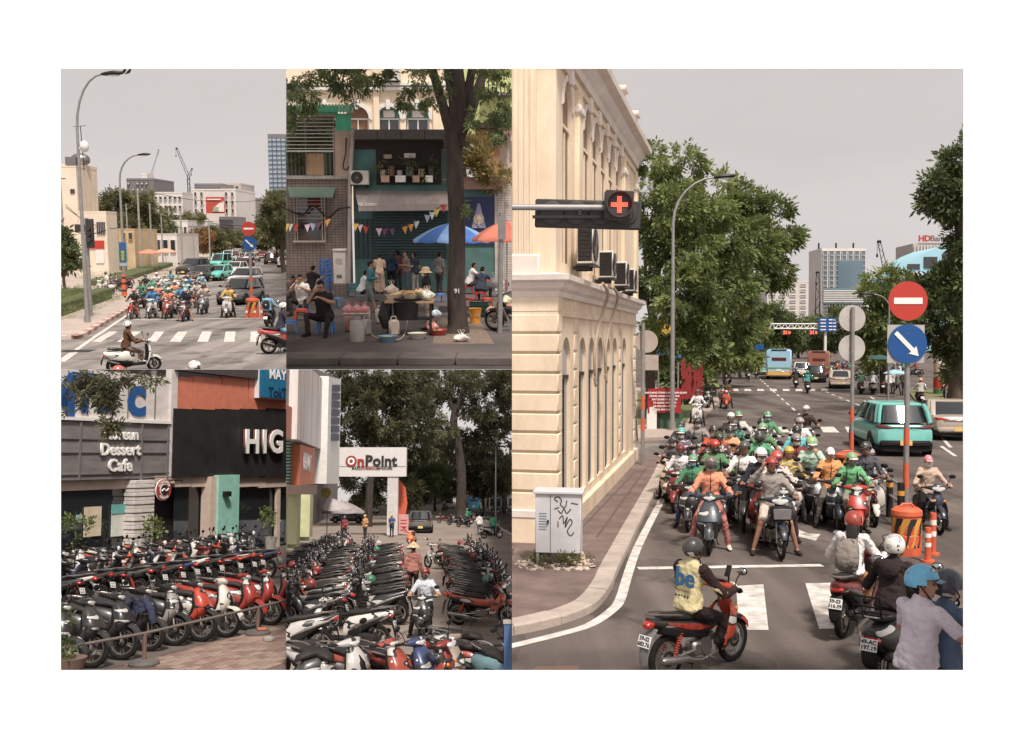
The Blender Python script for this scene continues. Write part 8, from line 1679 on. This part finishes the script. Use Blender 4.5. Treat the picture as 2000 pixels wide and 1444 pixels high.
BLS = cm((30,84,152),.5); ftext('M',2.1,BLS,112,775,-.22,kc,bold=.06,ext=.03); ftext('T',1.9,BLS,165,772,-.22,kc,bold=.06,ext=.03); ftext('E',1.6,BLS,205,776,-.22,kc,bold=.06,ext=.03); ftext('c',2.2,BLS,266,775,-.22,kc,bold=.07,ext=.03)
fbox('frame_rail',60,817,336,823,.35,WHITE,kc); fbox('grey_sign',60,824,334,938,.25,GRS,kc)
for u in (160,280,331): fbox('sign_frame',u - 1.5,824,u + 1.5,938,.32,GREYP,kc)
for v in (858,884,926,936): fbox('sign_frame',60,v - 1,334,v + 1,.3,GREYP,kc)
for s_,v,sz in (('Korean',849,.56),('Dessert',879,.6),('Cafe',910,.62)): ftext(s_,sz,SIGNW,238,v,-.32,kc,bold=.014,ext=.04,space=1.02)
fbox('lintel',60,938,268,958,.1,BEI,kc); fbox('window_post',258,955,268,1075,.2,BEI,kc); fbox('shop_window',60,958,258,1080,.04,GLASS,kc,.05)
PST = cm((206,190,160),.6); fbox('poster',172,990,205,1048,.03,PST,kc,-.02); fbox('poster',225,985,258,1047,.03,cm((206,206,196),.6),kc,-.02); fbox('poster_band',225,985,258,1003,.02,cm((90,170,164),.6),kc,-.06); fbox('poster',157,1006,168,1020,.03,cm((150,190,190),.6),kc,-.02)
WB = cm((206,196,190),.8)
for k in range(17): fbox('brick_course',268,938 + 8 * k,307,945 + 8 * k,.5 + .03 * (k % 2),WB,kc,0,.01)
fbox('beam',307,930,345,945,.3,BEI,kc)
hc = thing('coffee_front','shop front with a black sign, orange panels and a mint pillar','building')
BKS = mat('black_cladding',lin((44,42,42)),.4,var=.3,scale=1.5)
for u0,u1 in ((340,422),(423,470),(471,522),(523,600)): fbox('black_panel',u0,800,u1,931,.35,BKS,hc)
for u0,u1 in ((347,375),(376,432),(433,484),(485,531),(532,600)): fbox('orange_panel',u0 + .4,737,u1 - .2,800,.25,mat('orange_cladding',lin((206,112,84)),.55,var=.14),hc)
fbox('roof_trim',344,700,600,737,.45,cm((70,64,62),.6),hc); fbox('grey_column',334,700,346,935,.3,cm((200,192,188),.6),hc)
for s_,u in (('H',494),('I',518),('G',541)):
 ftext(s_,1.42,cm((120,72,60),.6),u - 2.5,866,-.45,hc,bold=.05,ext=.05); ftext(s_,1.4,SIGNW,u,865,-.55,hc,bold=.04,ext=.03)
bs = thing('blue_sign','blue sign with white lettering on the orange panels','sign'); fbox('frame',507,700,600,781,.3,WHITE,bs,-.26); fbox('panel',509,700,600,779,.1,cm((20,106,150),.5),bs,-.55); ftext('MÁY LỌC',.62,SIGNW,524,731,-.67,bs,bold=.01,align='LEFT'); ftext('TokTok',.6,cm((24,50,80),.5),524,766,-.67,bs,bold=.01,align='LEFT')
for u0,u1 in ((345,378),(379,414),(470,508),(509,600)): fbox('beige_panel',u0,931,u1,951,.2,BEI,hc)
fbox('pillar',416,931,431,1080,.5,BEI,hc); fbox('mint_pillar',431,928,471,1080,.6,cm((136,196,178),.6),hc); fbox('wall_lamp',448,960,456,970,.25,BLACKP,hc,-.6)
for u0,u1 in ((345,414),(471,600)): fbox('window',u0,952,u1,1085,.04,GLASS,hc,.1)
for u in (408,548): fbox('window_post',u - 3,950,u + 3,1085,.15,BEI,hc)
rs_ = thing('round_sign','round red coffee sign with a white bean emblem','sign'); MR3 = FM3 @ Matrix.Translation((ft(322,-1.0),-1.0,fz(322,957,-1.0))) @ Matrix.Rotation(R(90),4,'X')
for r_,z,m_ in ((.40,0,SIGNW),(.385,.03,cm((176,56,48),.5)),(.23,.05,SIGNW),(.2,.07,cm((60,40,36),.5))): q = MB(); q.lathe([(r_,z),(r_,z + .04),(.001,z + .04)],28,MR3); obj('disc',q,m_,rs_,30)
q = MB(); q.tube(smooth_pts([MR3 @ V(-.18,-.05,.12),MR3 @ V(-.05,.04,.12),MR3 @ V(.05,-.04,.12),MR3 @ V(.18,.05,.12)]),.025,6); obj('bean_line',q,SIGNW,rs_)
for txt,a0,da in (('HIGHLANDS',150,-15),('COFFEE',232,15)):
 for k,ch in enumerate(txt): a = R(a0 + da * k); lettering(ch,.13,SIGNW,MR3 @ Matrix.Rotation(R(-90),4,'X') @ Matrix.Translation((.305 * math.cos(a),-.08,.305 * math.sin(a))) @ Matrix.Rotation(-(a - R(90 if da < 0 else 270)),4,'Y'),rs_,'letter',.004,.004)
q = MB(); q.tube([FM3 @ V(ft(322),-.3,fz(322,938)),FM3 @ V(ft(322),-.95,fz(322,938)),FM3 @ V(ft(322),-.95,fz(322,944))],.03,6); obj('bracket',q,BLACKP,rs_)
for l,u,v in (('bushy pot plant by the white brick pillar',278,1040),('broad-leaved plant beside the mint pillar',500,1030),('dark plant at the left end of the shop window',125,1050)):
 c = FM3 @ V(ft(u),-.9,1.0); t = thing('pot_plant',l,'plant'); leaf_cloud('foliage',[(c + V(0,0,.5),(.38,.38,.5),90)],.2,LEAF_A,len(l),3,-.3,t,.5); q = MB(); q.lathe([(.2,0),(.3,.6),(.001,.6)],14,Matrix.Translation((c.x,c.y,0))); obj('pot',q,CONC,t)
# parked rows
C3 = [(62,60,60),(50,48,50),(56,52,52),(150,146,142),(206,66,46),(216,208,198),(170,52,44),(166,50,42),(160,46,40)]
RW = -R(98)
F3 = [(178,1306,'sport',C3[0]),(238,1290,'sport',C3[1]),(292,1273,'city',C3[2]),(342,1262,'city',C3[3]),(394,1254,'sport',C3[4]),(443,1246,'city',C3[5]),(489,1232,'sport',C3[6]),(530,1222,'city',C3[7]),(566,1208,'city',C3[8]),(130,1320,'city',C3[1])]
DESC = ('dark grey scooter at the left of the front row by the rope','second dark scooter in the front row by the rope','black scooter draped with a blue jacket in the front row','grey scooter fourth in the front row','orange-red scooter in the front row','white scooter in the middle right of the front row','dark red scooter right of the white one in the front row','red scooter second from the right end of the front row','red scooter cut off at the right end of the front row','scooter cut off at the left end of the front row')
for (u,v,k,c),l in zip(F3,DESC): bike(k,P3.g(u,v) - V(.98,-.14,0) * .66 * 1.24,RW,c,l,1.24,R(-9),tint=c if c[0] > 120 else (60,58,58),dark=c[0] in (150,206))
t = thing('jacket','dark blue jacket spread over the handlebar of the black scooter','jacket'); c = P3.g(292,1273) - V(.92,-.39,0) * .25; q = MB(); q.loft([[c + V(dx + .04 * math.sin(k * 2),-.25 + dy,z) for k,(dx,dy,z) in enumerate(((-.2,.1,a),(-.1,.0,a + .02),(0,-.08,a - .04),(.1,-.1,a),(.22,-.04,a + .03)))] for a in (1.12,.98,.84)],closed=False,cap=False)
for s_ in (-1,1): q.tube([c + V(s_ * .15,-.25,1.1),c + V(s_ * .3,-.3,.9),c + V(s_ * .36,-.3,.62)],[.08,.09,.07],8)
obj('cloth',q,cloth((56,64,90)),t,60)
rr = random.Random(12); PCOL = [(56,52,52),(50,48,50),(84,80,78),(206,200,194),(160,50,44),(206,200,194),(64,76,110),(46,44,46),(196,84,56),(120,114,110)]
nm = lambda c: 'white' if min(c) > 180 else 'red' if c[0] > c[2] * 1.6 else 'blue-grey' if c[2] > c[0] * 1.2 else 'dark'
for k in range(18):
 c = (196,70,54) if k == 0 else rr.choice(PCOL); bike(('sport','city','wave')[k % 3],L0 + N3 * (5.3 + rr.uniform(-.15,.15)) + E3 * (.2 + .66 * k) + N3 * .98,R(72 + rr.uniform(-9,9)),c,'%s scooter with its plate towards us, %s from the left in the cafe middle row' % (nm(c),ORD[k + 1]),1.14,R(rr.uniform(5,11)),dark=k % 3 == 1)
for k in range(22):
 c = rr.choice(PCOL); bike(('city','retro','wave','sport')[k % 4],L0 + N3 * (9.6 + rr.uniform(-.2,.2)) + E3 * (2.6 + .6 * k),RW + rr.uniform(-.3,.3),c,'%s scooter facing us, %s from the left in the cafe rear row' % (nm(c),ORD[k + 1]),1.14,R(-7),dark=k % 3 == 0)
# rope barrier
t = thing('rope_barrier','rope barrier on round weighted bases in front of the scooters','barrier'); bs_ = [P3.g(70,1345),P3.g(281,1300),P3.g(503,1240),P3.g(640,1200)]
for p in bs_[1:3]: q = MB(); q.lathe([(.29,0),(.3,.05),(.27,.1),(.06,.12),(.001,.12)],22,Matrix.Translation(p)); obj('base',q,mat('base_rubber',lin((96,90,86)),.9,var=.3),t); q = MB(); q.tube([p,p + V(0,0,.62)],.045,8); obj('stem',q,cm((110,84,76),.7),t)
q = MB(); q.tube([p + V(0,0,.62) for p in bs_],.03,8); obj('rope',q,cm((110,98,92),.8),t)
t = thing('brick','loose red brick lying on the right rope base','brick',bs_[2] + V(.12,-.1,.15),.4); box_obj('block',(0,0,0),(.2,.1,.06),cm((190,110,80),.9),t,bev=.008)
t = thing('stone','small pale stone beside the right rope base','stone',P3.g(525,1254)); q = MB(); q.ell((0,0,.06),(.13,.1,.08),8,5); obj('rock',q,CONC,t,20)
t = thing('planter','terracotta pot with a plant at the lower left corner','planter',P3.g(130,1335)); q = MB(); q.lathe([(.2,0),(.32,.4),(.34,.46),(.28,.46),(.2,.4),(.001,.4)],20); obj('pot',q,cm((116,92,82),.8),t); leaf_cloud('foliage',[(V(-.2,0,.85),(.25,.25,.45),60),(V(0,0,.5),(.2,.2,.15),40)],.14,LEAF_B,9,5,-.2,t)
# leaves hanging into view near the eye
t = thing('hanging_branch','dark leafy branch hanging into view at the top left of the cafe','branch'); bp = lambda u,v: P3.at(u,v,11.5)
q = MB(); q.tube([bp(330,700),bp(250,745),bp(180,768),bp(125,780)],[.03,.02,.015,.008],6); q.tube([bp(240,745),bp(222,790),bp(216,840)],[.015,.01,.006],5); obj('twig',q,BARKD,t)
leaf_cloud('leaves',[(bp(u,v),(r / 2000 * 11.5,) * 3,n) for u,v,r,n in ((160,738,22,90),(195,735,24,100),(226,742,20,90),(213,785,20,120),(217,822,14,80),(165,775,14,16),(290,735,15,24),(262,735,14,16),(138,800,8,5))],.1,LEAF_D,61,5,.8,t,.36)
# ================================================================ lower middle place: scooter parking lot under trees
CUR[0] = P4
q = MB(); q.quad((-60,13,0),(4,13,0),(40,420,0),(-160,420,0)); struct('lot_ground',q,mat('lot_ground',lin((150,134,122)),.93,var=.3,scale=.35,bump=.5,bscale=25))
q = MB(); q.quad(*[p + V(0,0,.004) for p in G([(1080,1085),(905,994),(960,974),(1200,974)])]); struct('side_road',q,ASPH)
q = MB(); strip(q,G([(1040,1066),(912,996)]),.25,.008); strip(q,G([(1020,1010),(960,992)]),.15,.008); struct('road_edge_paint',q,ROADW)
# left building, receding
B4,E4 = P4.at(556,964,30),(P4.at(662,964,62) - P4.at(556,964,30)); FM4 = dirM(B4,E4); EL = E4.normalized()
NL = V(-EL.y,EL.x,0)
def gt(u,dy=0): k = (u - 1000) / 2000; Q = B4 + NL * dy; return (k * Q.y - Q.x) / (EL.x - k * EL.y)
def gz(u,v,dy=0): return P4.z(v,B4.y + NL.y * dy + EL.y * gt(u,dy))
def gbox(name,u0,v0,u1,v1,th,m_,parent,dy=0.0,v0b=None,v1b=None):
 o_ = dy - th; t0,t1 = gt(u0,o_),gt(u1,o_); za,zb = gz(u0,v0,o_),gz(u0,v1,o_); zc,zd = gz(u1,v0b or v0,o_),gz(u1,v1b or v1,o_); q = MB()
 q.loft([[FM4 @ V(t0,dy - th,za),FM4 @ V(t0,dy,za),FM4 @ V(t0,dy,zb),FM4 @ V(t0,dy - th,zb)],[FM4 @ V(t1,dy - th,zc),FM4 @ V(t1,dy,zc),FM4 @ V(t1,dy,zd),FM4 @ V(t1,dy - th,zd)]]); return obj(name,q,m_,parent)
lb = thing('mart_building','narrow shop building with stained billboard, orange sign and green doors','building')
gbox('wall',540,690,662,1070,.3,cm((120,112,108),.8),lb,.4,740,1000); gbox('grey_cladding',556,715,580,800,.3,cm((150,144,142),.6),lb,.2,722,806); gbox('orange_cladding',556,790,579,855,.3,MATS['orange_cladding'],lb,.1,800,858)
gbox('white_billboard',580,700,634,858,.35,mat('stained_board',lin((214,204,200)),.7,var=.4,scale=1.0,var2=lin((170,160,160)),stretch=(1.5,1.5,.25)),lb,0,745,880); gbox('tall_sign',640,735,664,945,.5,WHITE,lb,-.1,742,945)
for k in range(7): gbox('sign_text_panel',650,752 + 16 * k,663,765 + 16 * k,.06,cm((58,64,92),.6),lb,-.62)
for k in range(15): gbox('green_slat',566,857 + 6.3 * k,588,861 + 6.3 * k,.15,cm((120,160,140),.6),lb,.15)
og = gbox('orange_sign',587,868,616,948,.25,cm((214,112,72),.6),lb,0,876,946); lettering('BIGMART',.8,SIGNW,FM4 @ Matrix.Translation((gt(602,-.27),-.27,gz(602,905,-.27))),og,'lettering',.01,.01); gbox('green_slats_far',617,876,624,945,.1,cm((120,160,140),.6),lb,.1)
gbox('canopy',556,948,622,966,1.2,cm((150,120,104),.8),lb); 
for u in (564,588,612): gbox('door_frame',u - 3,966,u + 3,1080 - (u - 560) * .6,.3,cm((190,190,140),.6),lb,-.5)
for u0,u1 in ((567,585),(591,609)): gbox('green_door',u0,970,u1,1075 - (u0 - 560) * .6,.1,cm((116,136,62),.6),lb,-.4)
c = P4.at(637,963,48); t = thing('round_sign','small yellow round sign over the awnings','sign',c); disc_sign(t,'disc',(0,0,0),.24,cm((180,160,80),.5),.05); q = MB(); q.tube([(-.24,.03,0),(-.8,.1,0)],.03,6); obj('bracket',q,STEEL,t)
# OnPoint sign
D = 78; op = thing('gateway_sign','large white sign reading OnPoint on a white post','sign'); pbox('board',655,874,793,931,D,.6,mat('board_white',lin((206,200,198)),.6,var=.08),op); pbox('post',757,931,776,1046,D + .1,.5,cm((196,190,188),.6),op)
for v in (911,): pbox('board_joint',655,v,793,v + 1,D - .02,.03,GREYP,op)
DRD,BKL = cm((160,44,42),.5),cm((40,36,38),.5); c = P4.at(686,901,D - .04)
for r_,dy,m_ in ((.42,0,DRD),(.27,.02,SIGNW),(.13,.04,DRD)): q = MB(); q.lathe([(r_,0),(r_,.03 + dy),(.001,.03 + dy)],26,Matrix.Translation(c) @ Matrix.Rotation(R(90),4,'X')); obj('ring',q,m_,op,30)
lettering('n',1.12,DRD,Matrix.Translation(P4.at(697.5,902,D - .06)),op,'lettering',.02,.04,align='LEFT'); lettering('Point',1.12,BKL,Matrix.Translation(P4.at(713,901,D - .06)),op,'lettering',.02,.035,align='LEFT',space=1.02)
lettering('MAKE',.26,BKL,Matrix.Translation(P4.at(696,915,D - .06)),op,'lettering',.01,.004); lettering('ECOMMERCE',.26,DRD,Matrix.Translation(P4.at(721,915,D - .06)),op,'lettering',.01,.004); lettering('AWESOME',.26,BKL,Matrix.Translation(P4.at(751,915,D - .06)),op,'lettering',.01,.004)
t = thing('feather_flag','orange red curved flag beside the sign post','flag'); q = MB(); q.prism([(x,z) for x,z in ((0,0),(.5,.6),(.75,2.2),(.6,3.4),(0,4.2))],.03,Matrix.Translation(P4.at(776,1040,D + 2))); obj('cloth',q,cm((214,90,60),.7),t)
# trees
F4 = lambda u,v,d: P4.at(u,v,d)
tY = 118
tree('tall forked roadside tree rising above the lot',(0,0,0),[([V(F4(900,1000,tY).x,tY,0),F4(901,990,tY),F4(901,920,tY),F4(893,860,tY),F4(886,825,tY),F4(892,790,tY)],[.75,.56,.5,.44,.42,.36]),([F4(889,812,tY),F4(903,770,tY),F4(915,735,tY),F4(928,700,tY)],[.3,.27,.24,.18]),([F4(888,812,tY),F4(874,765,tY),F4(868,715,tY)],[.24,.18,.12]),([F4(912,745,tY),F4(905,715,tY),F4(900,690,tY)],[.16,.13,.1])],
  [(F4(u,v,d),(r * d / 2000,) * 3,n) for u,v,r,n,d in ((940,735,45,640,118),(985,745,40,640,118),(960,790,40,680,120),(880,760,30,320,121),(905,860,26,260,122),(850,860,34,420,122),(905,725,34,320,121),(955,870,30,300,122),(995,800,34,400,118),(935,815,26,180,118),(978,845,30,300,120),(850,740,40,520,118),(820,760,40,520,120),(836,795,30,260,118),(905,700,40,260,118),(870,835,20,120,116))],.62,LEAF_D,71,BARKD,droop=.4)
tree('dense dark tree mass behind the OnPoint sign',(0,0,0),[([V(F4(720,1000,100).x,100,0),F4(722,960,100),F4(730,850,100),F4(735,760,100)],[.4,.36,.3,.2])],[(F4(u,v,d),(r * d / 2000,) * 3,n) for u,v,r,n,d in ((680,740,50,700,100),(740,735,55,800,100),(800,740,45,600,102),(690,800,50,760,98),(750,800,55,900,100),(800,810,40,600,102),(690,860,45,650,100),(745,865,46,700,102),(812,865,30,260,104),(700,950,36,420,104),(745,950,36,420,104),(800,960,26,260,106))],.6,LEAF_D,72,BARKD,droop=.4)
for i,(u,d,vt,w,n,l) in enumerate(((850,190,905,9,1500,'small bright-green tree beyond the pickup'),(945,170,895,10,2200,'dark street tree left of the blue truck side'),(985,165,880,11,2600,'dark street tree at the right edge of the lot road'),(870,260,830,22,2400,'hazy far tree behind the forked trunk'),(800,210,880,14,2400,'dark tree at the far end of the lot'),(935,300,850,20,2000,'hazy far tree over the road'))): simple_tree(l,V(P4.x(u,d),d,0),P4.z(vt,d),w,P4.z(vt,d) * .75,n,.8,LEAF_B if i in (0,) else LEAF_D,80 + i,bark=BARKD)
for i,(u0,u1,v0,d,c,l) in enumerate(((890,960,950,230,(196,150,110),'orange-fronted shop row far behind the street trees'),(955,1030,945,220,(190,196,206),'pale shop row at the right far side of the road'),(780,880,955,280,(170,160,160),'grey building closing the far end of the street'))): a,b = P4.at(u0,v0,d),P4.at(u1,v0,d); block(l,((a.x + b.x) / 2,d + 5,0),(b.x - a.x,8,a.z),cm(c,.8),2,6,GLASS)
# vehicles
def k4(kind,u,v,rz,c,l,sc=1.0): p = P4.g(u,v); car(kind,p + V(-math.sin(rz),math.cos(rz),0) * 2.2,rz,c,l,sc)
k4('suv',821,1042,R(4),(98,94,92),'dark grey pickup seen from behind in the lot',1.08); k4('sedan',720,1022,R(70),(62,60,62),'black saloon half hidden behind the awnings'); k4('suv',735,1005,R(60),(196,192,190),'white car behind the black saloon'); k4('van',876,994,R(2),(206,202,200),'white minibus far along the road',1.1); k4('sedan',916,996,R(0),(160,44,40),'red car ahead of the blue truck')
car('bus',V(P4.x(927,190),190,0),R(0),(60,150,190),'blue truck far along the road',.95,(60,150,190)); k4('van',772,1012,R(5),(110,106,104),'grey vehicle behind the sign post')
for i,(u,c) in enumerate(((640,(176,166,164)),(668,(150,140,140)))): umbrella(('left','right')[i] + ' grey canvas awning umbrella beside the green doors',V(P4.x(u,46 + 3 * i),46 + 3 * i,0),1.1,P4.z(972 + 8 * i,46),[cm(c,.8)],depth=.45)
t = thing('notice_stand','pink printed notice panel standing in the lot','sign',P4.g(788,1046)); box_obj('panel',(0,0,.85),(.75,.05,1.5),cm((206,150,146),.6),t); [box_obj('text_line',(0,-.03,.4 + .25 * k),(.5,.01,.08),RED,t) for k in range(4)]
B = P4.g(985,1000); lamp_post('white street lamp over the lot road',V(P4.x(968,120),120,0),P4.z(862,120),1.6,R(180),.08,arc=1.2)
# parking rows
SC = [(56,52,52),(48,46,48),(82,76,72),(206,198,192),(150,46,42),(60,76,116),(50,48,50),(110,102,96),(190,184,178),(186,80,56),(150,144,140)]
rr = random.Random(21); K3 = ('city','sport','wave')
def row(n,d0,dd,fu,rz,name):
 d = d0
 for k in range(n):
  c = rr.choice(SC); u = fu(k / (n - 1)); bike(K3[rr.randrange(3)],(P4.x(u,d) + rr.uniform(-.2,.2),d,0),rz + rr.uniform(-.16,.16),c,'%s scooter, %s from the front in the %s row of the lot' % (nm(c),ORD[k + 1] if k < 30 else 'farthest',name),1.0,R(rr.uniform(3,12)),dark=rr.random() < .35)
  if k % 6 == 2: spare_helmet('spare helmet on the seat of the %s scooter from the front, %s row' % (ORD[k + 1],name),(P4.x(u,d),d,.92),rr.choice(((60,58,60),(150,50,46),(200,196,190),(60,120,90))),rz)
  d += dd * rr.uniform(.9,1.15)
row(29,25.6,.80,lambda f: 724 + 18 * f,R(88),'centre'); row(29,24.6,.80,lambda f: 606 + 55 * f,R(86),'left'); row(22,30,1.3,lambda f: 566 + 105 * f,-R(95),'wall-side'); row(29,25.5,.82,lambda f: 958 - 62 * f,-R(98),'right-hand')
bike('city',P4.g(676,1273),R(84),(224,216,206),'clean white scooter parked sideways in the foreground of the lot',1.02)
FG = [(585,1385,'city',(70,66,66),R(130),'dark scooter cut off at the lower left of the lot'),(648,1380,'city',(190,184,180),R(-125),'white scooter with dark helmet rest at the bottom edge'),(720,1382,'sport',(170,70,54),R(-120),'orange and white scooter at the bottom edge'),(775,1378,'sport',(52,66,110),R(-125),'blue and white scooter at the bottom edge'),(820,1386,'wave',(140,50,44),R(-110),'red scooter at the bottom edge near the middle'),(872,1366,'sport',(150,130,116),R(-165),'bronze scooter facing us at the bottom edge'),(940,1330,'city',(60,66,70),-R(104),'grey scooter with blue stripe at the lower right'),(948,1362,'sport',(160,50,44),-R(106),'dark red scooter at the lower right corner'),(992,1380,'retro',(110,150,160),-R(150),'teal scooter at the lower right edge'),(560,1290,'sport',(196,190,186),R(100),'white scooter cut off at the left edge of the lot'),(852,1112,'wave',(206,200,194),R(40),'white motorbike at the far end of the right-hand row'),(806,1072,'sport',(226,120,70),R(175),'orange scooter with a black box facing us'),(960,1052,'city',(150,146,142),R(-60),'silver scooter parked at the road side'),(868,1022,'wave',(120,40,40),R(70),'red motorbike leaning by the big tree'),(888,1026,'city',(60,56,58),R(60),'black scooter leaning by the big tree'),(905,1030,'city',(84,80,80),R(50),'grey scooter right of the big tree')]
for u,v,k,c,rz,l in FG: bike(k,P4.g(u,v),rz,c,l,1.0,R(5))
# people
b,p = rider(830,1120,1252,'rider_tee','city',(64,60,60),R(178),'woman in a pale blue shirt with a red helmet and black mask riding towards us','dark grey scooter ridden by the woman in pale blue',(196,202,214),(48,44,46),helmet=('half',(150,50,46)),mask=(52,46,46))
person('stand',P4.g(806,1172),R(-5),'woman in a salmon jacket and conical hat with her back to us',(200,124,110),(54,46,46),helmet=('cone',(226,196,150))); bag('blue shopping bag carried by the woman in the conical hat',P4.g(793,1170) + V(0,0,.55),.14,(60,150,206),seed=31)
person('walk',P4.g(963,1050),R(-8),'man in a green shirt walking away along the road edge',(50,150,110),(50,54,70)); person('walk',P4.g(936,1046),R(-5),'man in a white shirt walking away beside the parked scooter',(216,210,206),(80,92,110))
for i,(u,v,c,l) in enumerate(((914,1024,(60,150,100),'rider in green waiting by the big tree'),(938,1014,(84,130,96),'rider in dull green on the road'),(967,1002,(60,110,76),'rider in dark green far right'),(985,1000,(150,60,56),'rider in red far right'),(870,1000,(70,66,66),'rider in black near the minibus'))): F = P4.g(u,v); bike('city',F,-R(40),(60,58,58),'scooter of the ' + l); person('rider_ride',F,-R(40),l,c,(60,60,70),helmet=('half',c))
for i,(u,v,c,hc_,l) in enumerate(((713,1052,(226,150,90),(206,170,90),'attendant in orange with a yellow cap by the black saloon'),(765,1050,(60,90,140),(206,160,60),'attendant in blue with a yellow cap by the sign post'),(672,1056,(150,60,60),(90,80,80),'person in dark red among the far scooters'))): person('stand_tee',P4.g(u,v),R(150 + 20 * i),l,c,(60,58,62),helmet=('cap',hc_))
t = thing('blue_post','blue painted post at the lower right corner of the lot','post',P4.g(994,1420)); box_obj('panel',(0,0,.7),(.14,.14,1.4),cm((60,92,140),.5),t); box_obj('cap',(0,0,1.42),(.16,.16,.04),CONC,t)
# ================================================================ added white board standing in for the border around the five places
CUR[0] = Frame('wall',722,CAMZ,1.0)
WY = 8.6
WM = mat('white_border_paint',(.93,.93,.93),.9,spec=.1)
def wpt(u,v): return ((u - 1000) / FPX * WY,CAMZ + (722 - v) / FPX * WY)
a,b = wpt(118,1310),wpt(1882,134); o0,o1 = wpt(-260,1750),wpt(2260,-25)
q = MB(); wall_sheet(q,Matrix.Translation((0,WY,0)),[o0,(o1[0],o0[1]),o1,(o0[0],o1[1])],[[a,(b[0],a[1]),b,(a[0],b[1])]],.012)
struct('white_border',q,WM,0,label='plain white border board with one large opening, added around the five views')
# ---------------------------------------------------------------- prototypes are only copied from; clear the originals
for o in PROTO_HIDE: drop_tree(o)
# ---------------------------------------------------------------- each place ends where the next one begins
bpy.context.view_layer.update()
CAMP = Vector((0,0,CAMZ))
def planes(F):
 u0,u1,v0,v1 = F.b; P = []
 if u0 is not None: P.append(Vector((1,-(u0 - 1000) / FPX,0)))
 if u1 is not None: P.append(Vector((-1,(u1 - 1000) / FPX,0)))
 if v0 is not None: P.append(Vector((0,(722 - v0) / FPX,-1)))
 if v1 is not None: P.append(Vector((0,-(722 - v1) / FPX,1)))
 return P
import bmesh
dead = []
def trim(o,F,PL):
 kids = [trim(k,F,PL) for k in list(KIDS.get(o,[]))]
 alive = any(kids)
 if o.type == 'MESH':
  M = o.matrix_world; bb = [M @ Vector(c) - CAMP for c in o.bound_box]; state = 1; cut = []
  for n in PL:
   ds = [n.dot(p) for p in bb]
   if max(ds) <= 0: state = 0; break
   if min(ds) < 0: cut.append(n)
  if state == 0: 
   if alive: o.data = bpy.data.meshes.new('trimmed'); return True
   dead.append(o); return False
  if cut:
   me = o.data.copy(); Mi = M.inverted(); Ml = M.to_3x3().transposed(); bm = bmesh.new(); bm.from_mesh(me)
   pc = Mi @ CAMP
   for n in cut:
    nl = (Ml @ n).normalized()
    bmesh.ops.bisect_plane(bm,geom=bm.verts[:] + bm.edges[:] + bm.faces[:],plane_co=pc,plane_no=nl,clear_inner=True,dist=1e-5)
   if not bm.faces:
    bm.free(); bpy.data.meshes.remove(me)
    if not alive: dead.append(o); return False
    return True
   bm.to_mesh(me); bm.free()
   links = [(s.link,s.material) for s in o.material_slots]
   o.data = me
   for s,(lk,mt_) in zip(o.material_slots,links): s.link = lk; s.material = mt_
  return True
 if not alive: dead.append(o)
 return alive
for o,F in list(OWNER.items()):
 PL = planes(F)
 if PL: trim(o,F,PL)
for o in dead: bpy.data.objects.remove(o)
